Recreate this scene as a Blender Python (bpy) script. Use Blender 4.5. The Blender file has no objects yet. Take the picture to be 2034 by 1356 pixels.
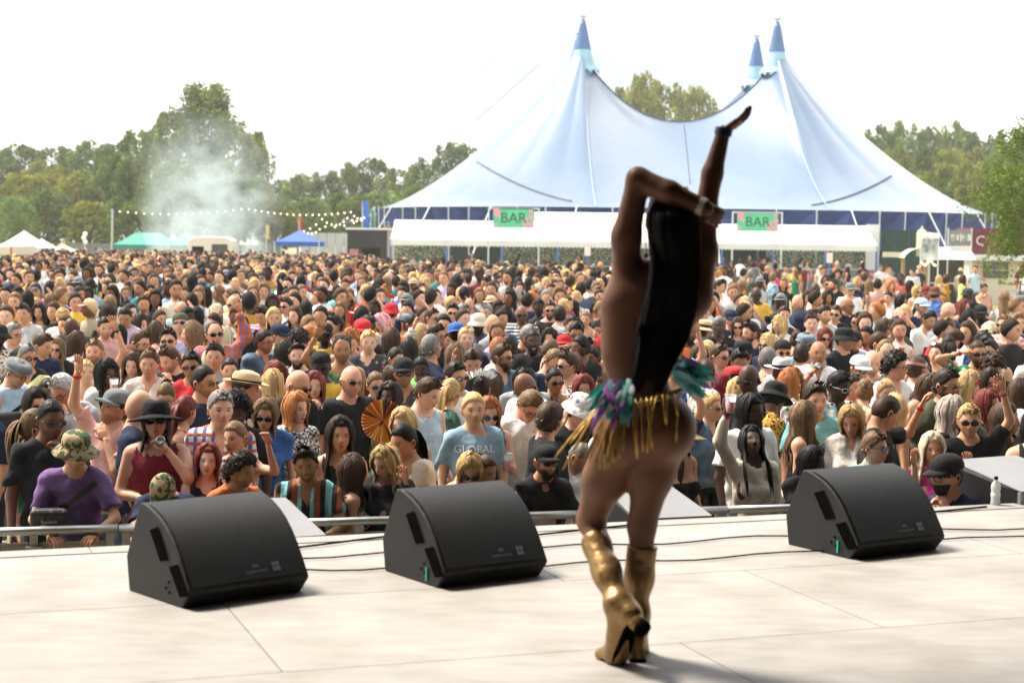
import bpy, bmesh, math, random
import numpy as np
from mathutils import Vector, Matrix, Euler
from mathutils.bvhtree import BVHTree

# ------------------------------------------------------------------ camera
SC = bpy.context.scene
COL = SC.collection
FPX, CX, CY = 3400.0, 1017.0, 678.0          # focal length in photo pixels, image centre
EYE = 2.94                                    # camera height above the field
PITCH = math.atan(212 / FPX); ROLL = 0.013
_f = Vector((0, math.cos(PITCH), -math.sin(PITCH)))
_r0 = Vector((1, 0, 0)); _u0 = Vector((0, math.sin(PITCH), math.cos(PITCH)))
_r = _r0 * math.cos(ROLL) + _u0 * math.sin(ROLL)
_u = _u0 * math.cos(ROLL) - _r0 * math.sin(ROLL)
cam_d = bpy.data.cameras.new('camera'); cam = bpy.data.objects.new('camera', cam_d); COL.objects.link(cam)
cam.matrix_world = Matrix(((_r.x, _u.x, -_f.x, 0), (_r.y, _u.y, -_f.y, 0), (_r.z, _u.z, -_f.z, EYE), (0, 0, 0, 1)))
cam_d.sensor_width = 36; cam_d.lens = FPX / 2034 * 36
cam_d.clip_start = 0.1; cam_d.clip_end = 3000
cam_d.dof.use_dof = True; cam_d.dof.focus_distance = 13.2; cam_d.dof.aperture_fstop = 3.3
SC.camera = cam

def ray(x, y):
    return _f * FPX + _r * (x - CX) - _u * (y - CY)
def at_z(x, y, z):
    d = ray(x, y); return Vector((0, 0, EYE)) + d * ((z - EYE) / d.z)
def at_y(x, y, Y):
    d = ray(x, y); return Vector((0, 0, EYE)) + d * (Y / d.y)
def proj(p):
    v = Vector(p) - Vector((0, 0, EYE)); w = v.dot(_f)
    return CX + FPX * v.dot(_r) / w, CY - FPX * v.dot(_u) / w

# ------------------------------------------------------------------ sky and sun
SUN_EL, SUN_AZ = math.radians(56), math.radians(-58)   # azimuth from +Y (behind the crowd), towards the left
W = bpy.data.worlds.new('World'); SC.world = W; W.use_nodes = True
nt = W.node_tree; nt.nodes.clear()
def N(t, kind, **kw):
    n = t.nodes.new(kind)
    for k, v in kw.items(): setattr(n, k, v)
    return n
out = N(nt, 'ShaderNodeOutputWorld'); bg = N(nt, 'ShaderNodeBackground'); bg.inputs['Strength'].default_value = 0.10
sky = N(nt, 'ShaderNodeTexSky', sky_type='NISHITA'); sky.sun_disc = False
sky.sun_elevation = SUN_EL; sky.sun_rotation = SUN_AZ; sky.air_density = 1.0; sky.dust_density = 4.0
tc = N(nt, 'ShaderNodeTexCoord'); mp = N(nt, 'ShaderNodeMapping'); mp.inputs['Scale'].default_value = (1.5, 1.5, 5.0)
nz = N(nt, 'ShaderNodeTexNoise'); nz.inputs['Scale'].default_value = 1.6; nz.inputs['Detail'].default_value = 6; nz.inputs['Roughness'].default_value = .55
rp = N(nt, 'ShaderNodeValToRGB')
rp.color_ramp.elements[0].position = .40; rp.color_ramp.elements[0].color = (3.4, 3.5, 3.6, 1)
rp.color_ramp.elements[1].position = .56; rp.color_ramp.elements[1].color = (9.2, 9.2, 9.0, 1)
mx = N(nt, 'ShaderNodeMix', data_type='RGBA'); mx.inputs['Factor'].default_value = .88
L = nt.links.new
L(tc.outputs['Generated'], mp.inputs['Vector']); L(mp.outputs[0], nz.inputs['Vector']); L(nz.outputs['Fac'], rp.inputs[0])
L(sky.outputs[0], mx.inputs['A']); L(rp.outputs[0], mx.inputs['B']); L(mx.outputs['Result'], bg.inputs['Color']); L(bg.outputs[0], out.inputs['Surface'])

sl = bpy.data.lights.new('sun', 'SUN'); sl.energy = 3.3; sl.angle = math.radians(13); sl.color = (1.0, .91, .79)
so = bpy.data.objects.new('sun', sl); COL.objects.link(so)
to_sun = Vector((math.sin(SUN_AZ) * math.cos(SUN_EL), math.cos(SUN_AZ) * math.cos(SUN_EL), math.sin(SUN_EL)))
so.rotation_euler = to_sun.to_track_quat('Z', 'Y').to_euler(); so.location = (0, 0, 60)
vs = SC.view_settings; vs.view_transform = 'Standard'; vs.look = 'None'; vs.exposure = 1.42; vs.gamma = 1.0; vs.use_curve_mapping = False
cy = SC.cycles
cy.max_bounces = 6; cy.diffuse_bounces = 3; cy.glossy_bounces = 3; cy.transparent_max_bounces = 12; cy.transmission_bounces = 4; cy.volume_bounces = 1
cy.use_denoising = True
cy.caustics_reflective = False; cy.caustics_refractive = False
cy.sample_clamp_indirect = 6

# ------------------------------------------------------------------ helpers
RNG = random.Random(7); NR = np.random.default_rng(11)
def srgb(h):
    h = h.lstrip('#'); c = [int(h[i:i + 2], 16) / 255 for i in (0, 2, 4)]
    return tuple(x / 12.92 if x <= .04045 else ((x + .055) / 1.055) ** 2.4 for x in c)
MATS = {}
def mat(name, color=(.5, .5, .5), rough=.6, metal=0., spec=.5, noise=0., nscale=8., bump=0., bscale=60., coat=0., sheen=0., transl=0., emit=0., obj_color=False, attr=False, pat=None):
    """a procedural Principled material; colour varies by noise, bump gives the fine relief"""
    if name in MATS: return MATS[name]
    m = bpy.data.materials.new(name); m.use_nodes = True; t = m.node_tree; t.nodes.clear(); MATS[name] = m
    o = N(t, 'ShaderNodeOutputMaterial'); b = N(t, 'ShaderNodeBsdfPrincipled'); l = t.links.new
    b.inputs['Roughness'].default_value = rough; b.inputs['Metallic'].default_value = metal
    b.inputs['Specular IOR Level'].default_value = spec; b.inputs['Coat Weight'].default_value = coat; b.inputs['Sheen Weight'].default_value = sheen; b.inputs['Sheen Roughness'].default_value = .42
    co = N(t, 'ShaderNodeTexCoord').outputs['Object']
    if attr:
        src = N(t, 'ShaderNodeAttribute', attribute_name='Col').outputs['Color']
    elif obj_color:
        src = N(t, 'ShaderNodeObjectInfo').outputs['Color']
    else:
        r = N(t, 'ShaderNodeRGB'); r.outputs[0].default_value = (*color, 1); src = r.outputs[0]
    if pat: src = pat(t, l, co, src)
    if noise:
        n = N(t, 'ShaderNodeTexNoise'); n.inputs['Scale'].default_value = nscale; n.inputs['Detail'].default_value = 5
        l(co, n.inputs['Vector'])
        mr = N(t, 'ShaderNodeMapRange'); mr.inputs['From Min'].default_value = .25; mr.inputs['From Max'].default_value = .75
        mr.inputs['To Min'].default_value = 1 - noise; mr.inputs['To Max'].default_value = 1 + noise
        l(n.outputs['Fac'], mr.inputs['Value'])
        mm = N(t, 'ShaderNodeVectorMath', operation='SCALE'); l(src, mm.inputs[0]); l(mr.outputs[0], mm.inputs['Scale']); src = mm.outputs[0]
    l(src, b.inputs['Base Color'])
    if bump:
        n = N(t, 'ShaderNodeTexNoise'); n.inputs['Scale'].default_value = bscale; n.inputs['Detail'].default_value = 4; l(co, n.inputs['Vector'])
        bp = N(t, 'ShaderNodeBump'); bp.inputs['Strength'].default_value = bump; bp.inputs['Distance'].default_value = .02
        l(n.outputs['Fac'], bp.inputs['Height']); l(bp.outputs[0], b.inputs['Normal'])
    if emit:
        l(src, b.inputs['Emission Color']); b.inputs['Emission Strength'].default_value = emit
    if transl:
        tr = N(t, 'ShaderNodeBsdfTranslucent'); l(src, tr.inputs['Color'])
        ms = N(t, 'ShaderNodeMixShader'); ms.inputs[0].default_value = transl
        l(b.outputs[0], ms.inputs[1]); l(tr.outputs[0], ms.inputs[2]); l(ms.outputs[0], o.inputs[0])
    else:
        l(b.outputs[0], o.inputs[0])
    return m

def mesh(name, V, Fs, m=None, parent=None, smooth=False, col=None, loc=None, hc=None):
    """links one mesh object. Fs: an (n,3)/(n,4) int array, a list of faces, or a list of such arrays"""
    me = bpy.data.meshes.new(name); V = np.asarray(V, dtype=np.float32).reshape(-1, 3)
    if isinstance(Fs, np.ndarray): Fs = [Fs]
    if len(Fs) and isinstance(Fs[0], np.ndarray) and Fs[0].ndim == 2:
        Fs = [f for f in Fs if len(f)]
        loops = np.concatenate([f.ravel() for f in Fs]); sizes = np.concatenate([np.full(len(f), f.shape[1]) for f in Fs])
    else:
        loops = np.array([i for f in Fs for i in f]); sizes = np.array([len(f) for f in Fs])
    starts = np.concatenate([[0], np.cumsum(sizes)[:-1]])
    me.vertices.add(len(V)); me.vertices.foreach_set('co', V.ravel())
    me.loops.add(len(loops)); me.loops.foreach_set('vertex_index', loops.astype(np.int32))
    me.polygons.add(len(sizes)); me.polygons.foreach_set('loop_start', starts.astype(np.int32)); me.polygons.foreach_set('loop_total', sizes.astype(np.int32))
    me.polygons.foreach_set('use_smooth', np.full(len(sizes), bool(smooth)))
    if col is not None:
        a = me.attributes.new('Col', 'FLOAT_COLOR', 'POINT'); c = np.ones((len(V), 4), dtype=np.float32); c[:, :3] = col
        a.data.foreach_set('color', c.ravel())
    if hc is not None:      # where on the head each point lies, for the face colours
        a = me.attributes.new('HC', 'FLOAT_VECTOR', 'POINT'); a.data.foreach_set('vector', np.asarray(hc, dtype=np.float32).ravel())
    me.update(calc_edges=True)
    if m is not None: me.materials.append(m)
    o = bpy.data.objects.new(name, me); COL.objects.link(o)
    if parent is not None: o.parent = parent
    if loc is not None: o.location = loc
    return o

class MB:
    """collects vertices and faces of one mesh"""
    def __init__(s): s.v = []; s.f = []
    def add(s, V, F):
        k = len(s.v); s.v += [tuple(p) for p in V]; s.f += [tuple(i + k for i in f) for f in F]; return s
    def box(s, lo, hi, M=None):
        P = [Vector((x, y, z)) for x in (lo[0], hi[0]) for y in (lo[1], hi[1]) for z in (lo[2], hi[2])]
        if M is not None: P = [M @ p for p in P]
        return s.add(P, [(0, 1, 3, 2), (4, 6, 7, 5), (0, 4, 5, 1), (2, 3, 7, 6), (0, 2, 6, 4), (1, 5, 7, 3)])
    def tube(s, pts, r, n=8, cap=True):
        pts = [Vector(p) for p in pts]; rs = r if hasattr(r, '__len__') else [r] * len(pts)
        V = []; F = []; up = None
        for i, p in enumerate(pts):
            d = (pts[min(i + 1, len(pts) - 1)] - pts[max(i - 1, 0)]).normalized()
            if up is None:
                a = Vector((0, 0, 1)) if abs(d.z) < .9 else Vector((1, 0, 0)); up = d.cross(a).normalized()
            up = (up - d * up.dot(d)).normalized(); w = d.cross(up)
            for k in range(n):
                t = 2 * math.pi * k / n; V.append(p + (up * math.cos(t) + w * math.sin(t)) * rs[i])
        for i in range(len(pts) - 1):
            for k in range(n): F.append((i * n + k, i * n + (k + 1) % n, (i + 1) * n + (k + 1) % n, (i + 1) * n + k))
        if cap: F.append(tuple(range(n))[::-1]); F.append(tuple((len(pts) - 1) * n + k for k in range(n)))
        return s.add(V, F)
    def prism(s, poly, z0, z1, M=None):
        n = len(poly); P = [Vector((x, y, z0)) for x, y in poly] + [Vector((x, y, z1)) for x, y in poly]
        if M is not None: P = [M @ p for p in P]
        return s.add(P, [tuple(range(n))[::-1], tuple(range(n, 2 * n))] + [(k, (k + 1) % n, n + (k + 1) % n, n + k) for k in range(n)])
    def lathe(s, prof, n=16, M=None):
        P = [Vector((r * math.cos(2 * math.pi * k / n), r * math.sin(2 * math.pi * k / n), z)) for r, z in prof for k in range(n)]
        if M is not None: P = [M @ p for p in P]
        return s.add(P, [(i * n + k, i * n + (k + 1) % n, (i + 1) * n + (k + 1) % n, (i + 1) * n + k) for i in range(len(prof) - 1) for k in range(n)])
    def grid(s, fn, nu, nv):
        P = [fn(i / nu, j / nv) for j in range(nv + 1) for i in range(nu + 1)]
        return s.add(P, [(j * (nu + 1) + i, j * (nu + 1) + i + 1, (j + 1) * (nu + 1) + i + 1, (j + 1) * (nu + 1) + i) for j in range(nv) for i in range(nu)])
    def build(s, name, m, parent=None, smooth=False, bevel=0, loc=None):
        o = mesh(name, s.v, s.f, m, parent, smooth, loc=loc)
        if bevel:
            b = o.modifiers.new('bevel', 'BEVEL'); b.width = bevel; b.segments = 2; b.limit_method = 'ANGLE'
        return o
def tag(o, label=None, cat=None, group=None, kind=None):
    if label: o['label'] = label
    if cat: o['category'] = cat
    if group: o['group'] = group
    if kind: o['kind'] = kind
    return o
def empty(name, loc=(0, 0, 0), rz=0):
    o = bpy.data.objects.new(name, None); COL.objects.link(o); o.location = loc; o.rotation_euler = (0, 0, rz); o.empty_display_size = .2
    return o
def text_mesh(body, size, depth=.0, font_shear=0):
    c = bpy.data.curves.new('lettering', 'FONT'); c.body = body; c.size = size; c.align_x = 'CENTER'; c.align_y = 'CENTER'; c.extrude = depth; c.shear = font_shear
    c.resolution_u = 3
    o = bpy.data.objects.new('lettering', c); COL.objects.link(o)
    dg = bpy.context.evaluated_depsgraph_get(); me = o.evaluated_get(dg).to_mesh()
    V = [v.co.copy() for v in me.vertices]; F = [tuple(p.vertices) for p in me.polygons]
    o.evaluated_get(dg).to_mesh_clear(); bpy.data.objects.remove(o); bpy.data.curves.remove(c)
    return V, F
# ------------------------------------------------------------------ the setting: field, stage, roof
def ground_pat(t, l, co, src):
    n = N(t, 'ShaderNodeTexNoise'); n.inputs['Scale'].default_value = .35; n.inputs['Detail'].default_value = 8; n.inputs['Roughness'].default_value = .7; l(co, n.inputs['Vector'])
    r = N(t, 'ShaderNodeValToRGB'); e = r.color_ramp.elements
    e[0].position = .35; e[0].color = (.10, .115, .04, 1); e[1].position = .62; e[1].color = (.30, .25, .13, 1)
    l(n.outputs['Fac'], r.inputs[0]); return r.outputs[0]
def GZ(y):                 # the field rises very gently to its middle
    return float(np.interp(y, [0, 14, 24, 34, 45, 70, 90], [0, 0, .17, .32, .30, .10, 0]))
gy = list(range(-40, 101, 2)) + [130, 180, 250, 330, 420]
g = MB().add([(x, y, GZ(y)) for y in gy for x in (-420, -60, 0, 60, 420)], [(j * 5 + i, j * 5 + i + 1, j * 5 + i + 6, j * 5 + i + 5) for j in range(len(gy) - 1) for i in range(4)]).build('ground', mat('trodden grass', rough=.9, pat=ground_pat, noise=.25, nscale=25, bump=.6, bscale=40))
tag(g, kind='structure')

STAGE_Z = EYE - 1.55
e0, e1 = at_z(0, 1096, STAGE_Z), at_z(2034, 999, STAGE_Z)
EDGE = (e1 - e0).normalized(); UPST = Vector((EDGE.y, -EDGE.x, 0)); EMID = (e0 + e1) / 2
STH = math.atan2(EDGE.y, EDGE.x)
def stg(a, b, z=0):       # a along the stage front, b upstage from its edge, z above the stage
    return EMID + EDGE * a + UPST * b + Vector((0, 0, z))
SM = Matrix.Translation(Vector((EMID.x, EMID.y, STAGE_Z))) @ Matrix.Rotation(STH, 4, 'Z')   # local: x along edge, -y upstage
stage = empty('stage', (EMID.x, EMID.y, 0), STH); tag(stage, kind='structure')
MB().box((-11, -9.6, .02), (11, -.012, STAGE_Z - .05)).build('deck_base', mat('stage base brown', (.12, .10, .085), .8), stage)
def ply_pat(t, l, co, src):
    oi = N(t, 'ShaderNodeObjectInfo'); co = N(t, 'ShaderNodeNewGeometry').outputs['Position']
    w = N(t, 'ShaderNodeMapping'); w.inputs['Scale'].default_value = (1.2, 4, 1); l(co, w.inputs['Vector'])
    n = N(t, 'ShaderNodeTexNoise'); n.inputs['Scale'].default_value = 3; n.inputs['Detail'].default_value = 8; n.inputs['Roughness'].default_value = .7; l(w.outputs[0], n.inputs['Vector'])
    r = N(t, 'ShaderNodeValToRGB'); e = r.color_ramp.elements
    e[0].position = .3; e[0].color = (.285, .268, .247, 1); e[1].position = .7; e[1].color = (.365, .348, .327, 1); l(n.outputs['Fac'], r.inputs[0])
    n2 = N(t, 'ShaderNodeTexNoise'); n2.inputs['Scale'].default_value = 2.2; n2.inputs['Detail'].default_value = 7; l(co, n2.inputs['Vector'])   # scuffs
    r2 = N(t, 'ShaderNodeValToRGB'); e = r2.color_ramp.elements; e[0].position = .30; e[0].color = (.80, .77, .74, 1); e[1].position = .58; e[1].color = (1, 1, 1, 1); l(n2.outputs['Fac'], r2.inputs[0])
    mu = N(t, 'ShaderNodeMix', data_type='RGBA', blend_type='MULTIPLY'); mu.inputs['Factor'].default_value = 1; l(r.outputs[0], mu.inputs['A']); l(r2.outputs[0], mu.inputs['B'])
    mr = N(t, 'ShaderNodeMapRange'); mr.inputs['To Min'].default_value = .93; mr.inputs['To Max'].default_value = 1.05; l(oi.outputs['Random'], mr.inputs['Value'])
    s = N(t, 'ShaderNodeVectorMath', operation='SCALE'); l(mu.outputs['Result'], s.inputs[0]); l(mr.outputs[0], s.inputs['Scale']); return s.outputs[0]
MPLY = mat('pale plywood deck', rough=.62, pat=ply_pat, bump=.05, bscale=30, spec=.35)
pw, pd, gap = 2.44, 1.22, .0025
pm = None
for r in range(8):
    for c in range(-5, 5):
        x0 = c * pw + (.9 if r % 2 else .0) - .55; y0 = -.16 - (r + 1) * pd
        if pm is None:
            q = MB().box((gap, gap, -.045), (pw - gap, pd - gap, 0)).build('deck_panel', MPLY, stage, bevel=.0015); pm = q.data
        else:
            q = bpy.data.objects.new('deck_panel', pm); COL.objects.link(q); q.parent = stage
        q.location = (x0, y0, STAGE_Z)
for c in range(-5, 5):                                      # the narrow edging boards along the front
    MB().box((gap, gap, -.045), (2.2 - gap, .16 - gap, .004)).build('edge_board', MPLY, stage, loc=(c * 2.2 - .3, -.16, STAGE_Z))
MDRAPE = mat('black stage drape', (.012, .012, .013), .9, bump=.5, bscale=6)
def drape(a0, b0, a1, b1, h0, h1, nm):
    n = 40
    o = MB().grid(lambda u, v: (a0 + (a1 - a0) * u + .06 * math.sin(u * n * 2), b0 + (b1 - b0) * u + .06 * math.cos(u * n * 2.3), h0 + (h1 - h0) * v), 160, 1)
    return o.build(nm, MDRAPE, stage, smooth=True)
drape(-10.5, -9.4, 10.5, -9.4, STAGE_Z, STAGE_Z + 6.4, 'back_drape')
drape(-10.5, -9.4, -10.5, -.9, STAGE_Z, STAGE_Z + 6.4, 'side_drape'); drape(10.5, -9.4, 10.5, -.9, STAGE_Z, STAGE_Z + 6.4, 'side_drape')
MB().box((-11, -9.7, STAGE_Z + 6.4), (11, -.3, STAGE_Z + 6.6)).build('stage_roof', mat('roof skin', (.03, .03, .035), .8), stage)
for ax in (-10.8, 10.8):
    for by in (-.5, -9.5):
        MB().box((ax - .15, by - .15, .02), (ax + .15, by + .15, STAGE_Z + 6.4)).build('tower', mat('truss grey', (.35, .35, .36), .4, metal=.7), stage)

# ------------------------------------------------------------------ stage monitors
MBLK = mat('black textured paint', (.004, .004, .0045), .5, noise=.3, nscale=60, bump=.35, bscale=350, spec=.4)
def grille_pat(t, l, co, src):
    v = N(t, 'ShaderNodeTexVoronoi'); v.inputs['Scale'].default_value = 115; l(co, v.inputs['Vector'])
    v.inputs['Randomness'].default_value = .05
    r = N(t, 'ShaderNodeValToRGB'); e = r.color_ramp.elements; e[0].position = .25; e[0].color = (.002, .002, .002, 1); e[1].position = .5; e[1].color = (.007, .0068, .0065, 1)
    l(v.outputs['Distance'], r.inputs[0]); return r.outputs[0]
MGRL = mat('perforated grille', rough=.50, pat=grille_pat, bump=.25, bscale=170, spec=.4)
MHOLE = mat('dark recess', (.002, .002, .002), .95, spec=.03)
def wedge(px, py, yaw, label, width=.70, led=True):
    p = at_z(px, py, STAGE_Z)
    R = empty('stage_monitor', p, yaw); R.scale = (.95, .95, .92); tag(R, label, 'speaker', 'wedge monitors along the stage front')
    w = width / 2
    # side profile, y towards the back (audience), front at -y
    prof = [(-.235, .0), (-.295, .07)]
    for k in range(9):                                       # the bowed grille
        t = k / 8; x = -.295 + t * .40; z = .085 + t * .345 + .072 * math.sin(math.pi * t); prof.append((x - .02 * math.sin(math.pi * t), z))
    prof += [(.135, .425), (.26, .16), (.235, 0)]
    n = len(prof); V = [(-w, y, z) for y, z in prof] + [(w, y, z) for y, z in prof]
    F = [tuple(range(n)), tuple(range(2 * n - 1, n - 1, -1))] + [(k, n + k, n + (k + 1) % n, (k + 1) % n) for k in range(n)]
    MB().add(V, F).build('cabinet', MBLK, R, bevel=.012)
    def gf(u, v):
        t = .015 + .965 * v; x = -.295 + t * .40; z = .085 + t * .345 + .072 * math.sin(math.pi * t)
        return (-w + .014 + (width - .028) * u, x - .02 * math.sin(math.pi * t) - .008, z + .006)
    grille = MB().grid(gf, 8, 16).build('grille', MGRL, R, smooth=True)
    for k, (ya, za, L_) in enumerate(((-.12, .26, .14), (-.09, .17, .13))):     # black plates painted for the shade in two slanted side handle slots
        pts = [(ya - .01, za - L_ * .5), (ya + .035, za - L_ * .62), (ya + .09, za + L_ * .32), (ya + .045, za + L_ * .5)]
        if k == 0: pts = [(y + .10, z + .02) for y, z in pts]
        pts = [(-.045 + (y - .02) * 1.7 - .05 * k, z - .01 - .03 * k) for y, z in pts]
        MB().add([(-w - .004, y, z) for y, z in pts], [(0, 1, 2, 3)]).add([(-w + .002, y * 1.0, z) for y, z in pts], [(3, 2, 1, 0)]).build('slot_shade_plate', MHOLE, R)
    for (y, z) in ((-.13, .055), (-.10, .07), (-.125, .10)):
        MB().lathe([(.007, 0), (.007, .003), (0, .003)], 8, Matrix.Translation((-w, y, z)) @ Matrix.Rotation(-math.pi / 2, 4, 'Y')).build('screw', MHOLE, R)
    V, F = text_mesh('d&b\naudiotechnik', .022)
    ML = mat('faded silver print', (.16, .17, .20), .5)
    def onf(v, zc, xo):
        z = zc + v[1]; t = (z - .085) / .40
        for _ in range(6): t -= (.085 + t * .345 + .072 * math.sin(math.pi * t) + .006 - z) / .45
        return (xo + v[0], -.295 + t * .40 - .02 * math.sin(math.pi * t) - .0125, z)
    MB().add([onf(v, .145, .04) for v in V], F).build('logo_lettering', ML, R)
    sq = MB()
    for i in (0, 1):
        for j in (0, 1):
            sq.add([onf((a, b), .145, .145) for a, b in ((i * .021 - .02, j * .021 - .02), (i * .021 - .002, j * .021 - .02), (i * .021 - .002, j * .021 - .002), (i * .021 - .02, j * .021 - .002))], [(0, 1, 2, 3)])
    sq.build('logo_mark', ML, R)
    if led:
        MB().box((-w - .006, -.155, .02), (-w - .001, -.145, .085)).build('green_tape', mat('green tape', (.02, .45, .25), .4), R)
    MB().tube([(.05, .24, .06), (.12, .34, .02), (.3, .5, .012), (.7, .62, .012), (1.6, .60, .012)], .006, 6).build('cable', MHOLE, R, smooth=True)
    return R
wedge(428, 1172, math.radians(41), 'wedge monitor in front of the person bowing in a camouflage cap', .62, led=False)
wedge(918, 1137, math.radians(35), 'wedge monitor in front of the person in the grey-blue GLOBAL t-shirt', .59)
wedge(1712, 1085, math.radians(32), 'wedge monitor nearest the water bottle and the photographer in the pit', .62)

# cables lying along the front of the stage
for k, (ys, lab) in enumerate((((1130, 1122, 1100, 1060), 'thin black cable lying across the stage behind the two nearer wedges'), ((1105, 1088, 1065, 1046), 'thin black cable lying along the edging boards'))):
    pts = []
    for i in range(25):
        x = 600 + i * 60; u = i / 24; y = np.interp(u, (0, .33, .66, 1), ys) + 4 * math.sin(i * 1.1 + k)
        p = at_z(x, y, STAGE_Z + .01); pts.append(p)
    o = MB().tube(pts, .0042, 6).build('cable', MHOLE, smooth=True); tag(o, lab, 'cable', 'cables on the stage')

# water bottle
p = at_z(1977, 1003, STAGE_Z)
b = empty('water_bottle', p); b.scale = (.75, .75, .72); tag(b, 'white plastic water bottle standing at the stage edge by a black speaker', 'bottle')
MB().lathe([(0, 0), (.036, .002), (.038, .02), (.034, .05), (.038, .08), (.034, .11), (.038, .14), (.036, .17), (.014, .205), (.014, .215)], 16).build('body', mat('bottle plastic', (.75, .78, .78), .25, transl=.35), b, smooth=True)
MB().lathe([(.016, .213), (.016, .236), (0, .237)], 12).build('cap', MHOLE, b)
MB().lathe([(.0387, .082), (.0347, .108)], 16).build('label_band', mat('bottle label', (.85, .86, .86), .5), b, smooth=True)

# front-fill speakers standing in the pit, tops sloping
MTOP = mat('pale grey cover', (.22, .22, .23), .45, noise=.08, nscale=4)  # top panels and lips, paler than the black cabinets
def pitbox(a, b, rz, w, label, top=.62, d=.62, tilt=.16):
    p = stg(a, b); R = empty('front_fill_speaker', (p.x, p.y, 0), STH + rz); tag(R, label, 'speaker', 'front fill speakers in the pit')
    zt = STAGE_Z + top - .45; w /= 2
    V = [(-w, -d / 2, .3), (w, -d / 2, .3), (w, d / 2, .3), (-w, d / 2, .3), (-w, -d / 2, zt - tilt * .0), (w, -d / 2, zt), (w, d / 2, zt + tilt), (-w, d / 2, zt + tilt)]
    MB().add(V, [(0, 3, 2, 1), (4, 5, 6, 7), (0, 1, 5, 4), (1, 2, 6, 5), (2, 3, 7, 6), (3, 0, 4, 7)]).build('cabinet', MBLK, R, bevel=.012)
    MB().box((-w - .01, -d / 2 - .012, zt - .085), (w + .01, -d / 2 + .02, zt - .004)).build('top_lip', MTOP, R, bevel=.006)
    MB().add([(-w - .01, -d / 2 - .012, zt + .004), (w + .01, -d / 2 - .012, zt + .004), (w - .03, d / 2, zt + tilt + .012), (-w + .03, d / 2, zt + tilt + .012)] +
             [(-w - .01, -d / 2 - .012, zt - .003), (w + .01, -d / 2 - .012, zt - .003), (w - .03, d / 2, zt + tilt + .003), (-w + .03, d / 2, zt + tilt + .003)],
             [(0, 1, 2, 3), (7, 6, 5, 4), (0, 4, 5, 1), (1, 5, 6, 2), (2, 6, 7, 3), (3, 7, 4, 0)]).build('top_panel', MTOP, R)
    MB().box((w - .2, -d / 2 - .006, zt - .25), (w - .16, -d / 2 - .001, zt - .13)).build('connector_plate', mat('connector grey', (.4, .4, .42), .4), R)
    MB().box((-w + .03, -d / 2 + .05, .02), (w - .03, d / 2 - .05, .3)).build('plinth', MHOLE, R)
    return R
def edge_a(px):            # where a pixel column meets the line b = const, roughly
    return lambda b: min(((abs(proj(stg(a / 50, b, STAGE_Z))[0] - px), a / 50) for a in range(-250, 300)))[1]
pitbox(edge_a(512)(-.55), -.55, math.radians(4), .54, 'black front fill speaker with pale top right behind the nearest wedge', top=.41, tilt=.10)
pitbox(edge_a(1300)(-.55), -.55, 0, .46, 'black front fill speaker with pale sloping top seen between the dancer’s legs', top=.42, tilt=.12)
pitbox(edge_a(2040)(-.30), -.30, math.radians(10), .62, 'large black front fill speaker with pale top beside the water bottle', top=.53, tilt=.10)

# ------------------------------------------------------------------ crowd barrier
b0, b1 = at_z(30, 1047, 1.1), at_z(1437, 1005, 1.1); BD = (b1 - b0).normalized(); BD.z = 0; BD.normalize(); BN = Vector((-BD.y, BD.x, 0))
BTH = math.atan2(BD.y, BD.x)
MALU = mat('dull aluminium', (.42, .42, .42), .38, metal=.8, noise=.15, nscale=12)
def perf_pat(t, l, co, src):
    v = N(t, 'ShaderNodeTexVoronoi'); v.inputs['Scale'].default_value = 55; v.inputs['Randomness'].default_value = 0; l(co, v.inputs['Vector'])
    r = N(t, 'ShaderNodeValToRGB'); e = r.color_ramp.elements; e[0].position = .3; e[0].color = (.01, .01, .01, 1); e[1].position = .42; e[1].color = (.33, .32, .31, 1); l(v.outputs['Distance'], r.inputs[0]); return r.outputs[0]
MPERF = mat('perforated sheet', rough=.5, pat=perf_pat)
proto = None
for k in range(-3, 9):
    p = Vector((b0.x, b0.y, 0)) + BD * (k * 1.02 - .4)
    if proto is None:
        R = empty('crowd_barrier', p, BTH); proto = R
        MB().tube([(.004, 0, 1.075), (1.016, 0, 1.075)], .027, 10).build('top_rail', MALU, R, smooth=True)
        for x in (.05, .51, .97): MB().box((x - .025, .0, .05), (x + .025, .05, 1.06)).build('upright', MALU, R)
        for (xa, xb) in ((.08, .48), (.54, .94)): MB().box((xa, .012, .12), (xb, .018, 1.0)).build('mesh_panel', MPERF, R)
        MB().box((.01, -.45, .02), (1.01, .7, .05)).build('foot_plate', MALU, R)
        MB().box((.46, -.035, .93), (.56, -.005, .98)).build('clamp', MALU, R)
    else:
        R = proto.copy(); COL.objects.link(R); R.location = p
        for ch in list(proto.children):
            c = ch.copy(); COL.objects.link(c); c.parent = R
    tag(R, 'section of the metal crowd barrier with perforated panels below the stage', 'barrier', 'crowd barrier sections')

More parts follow.
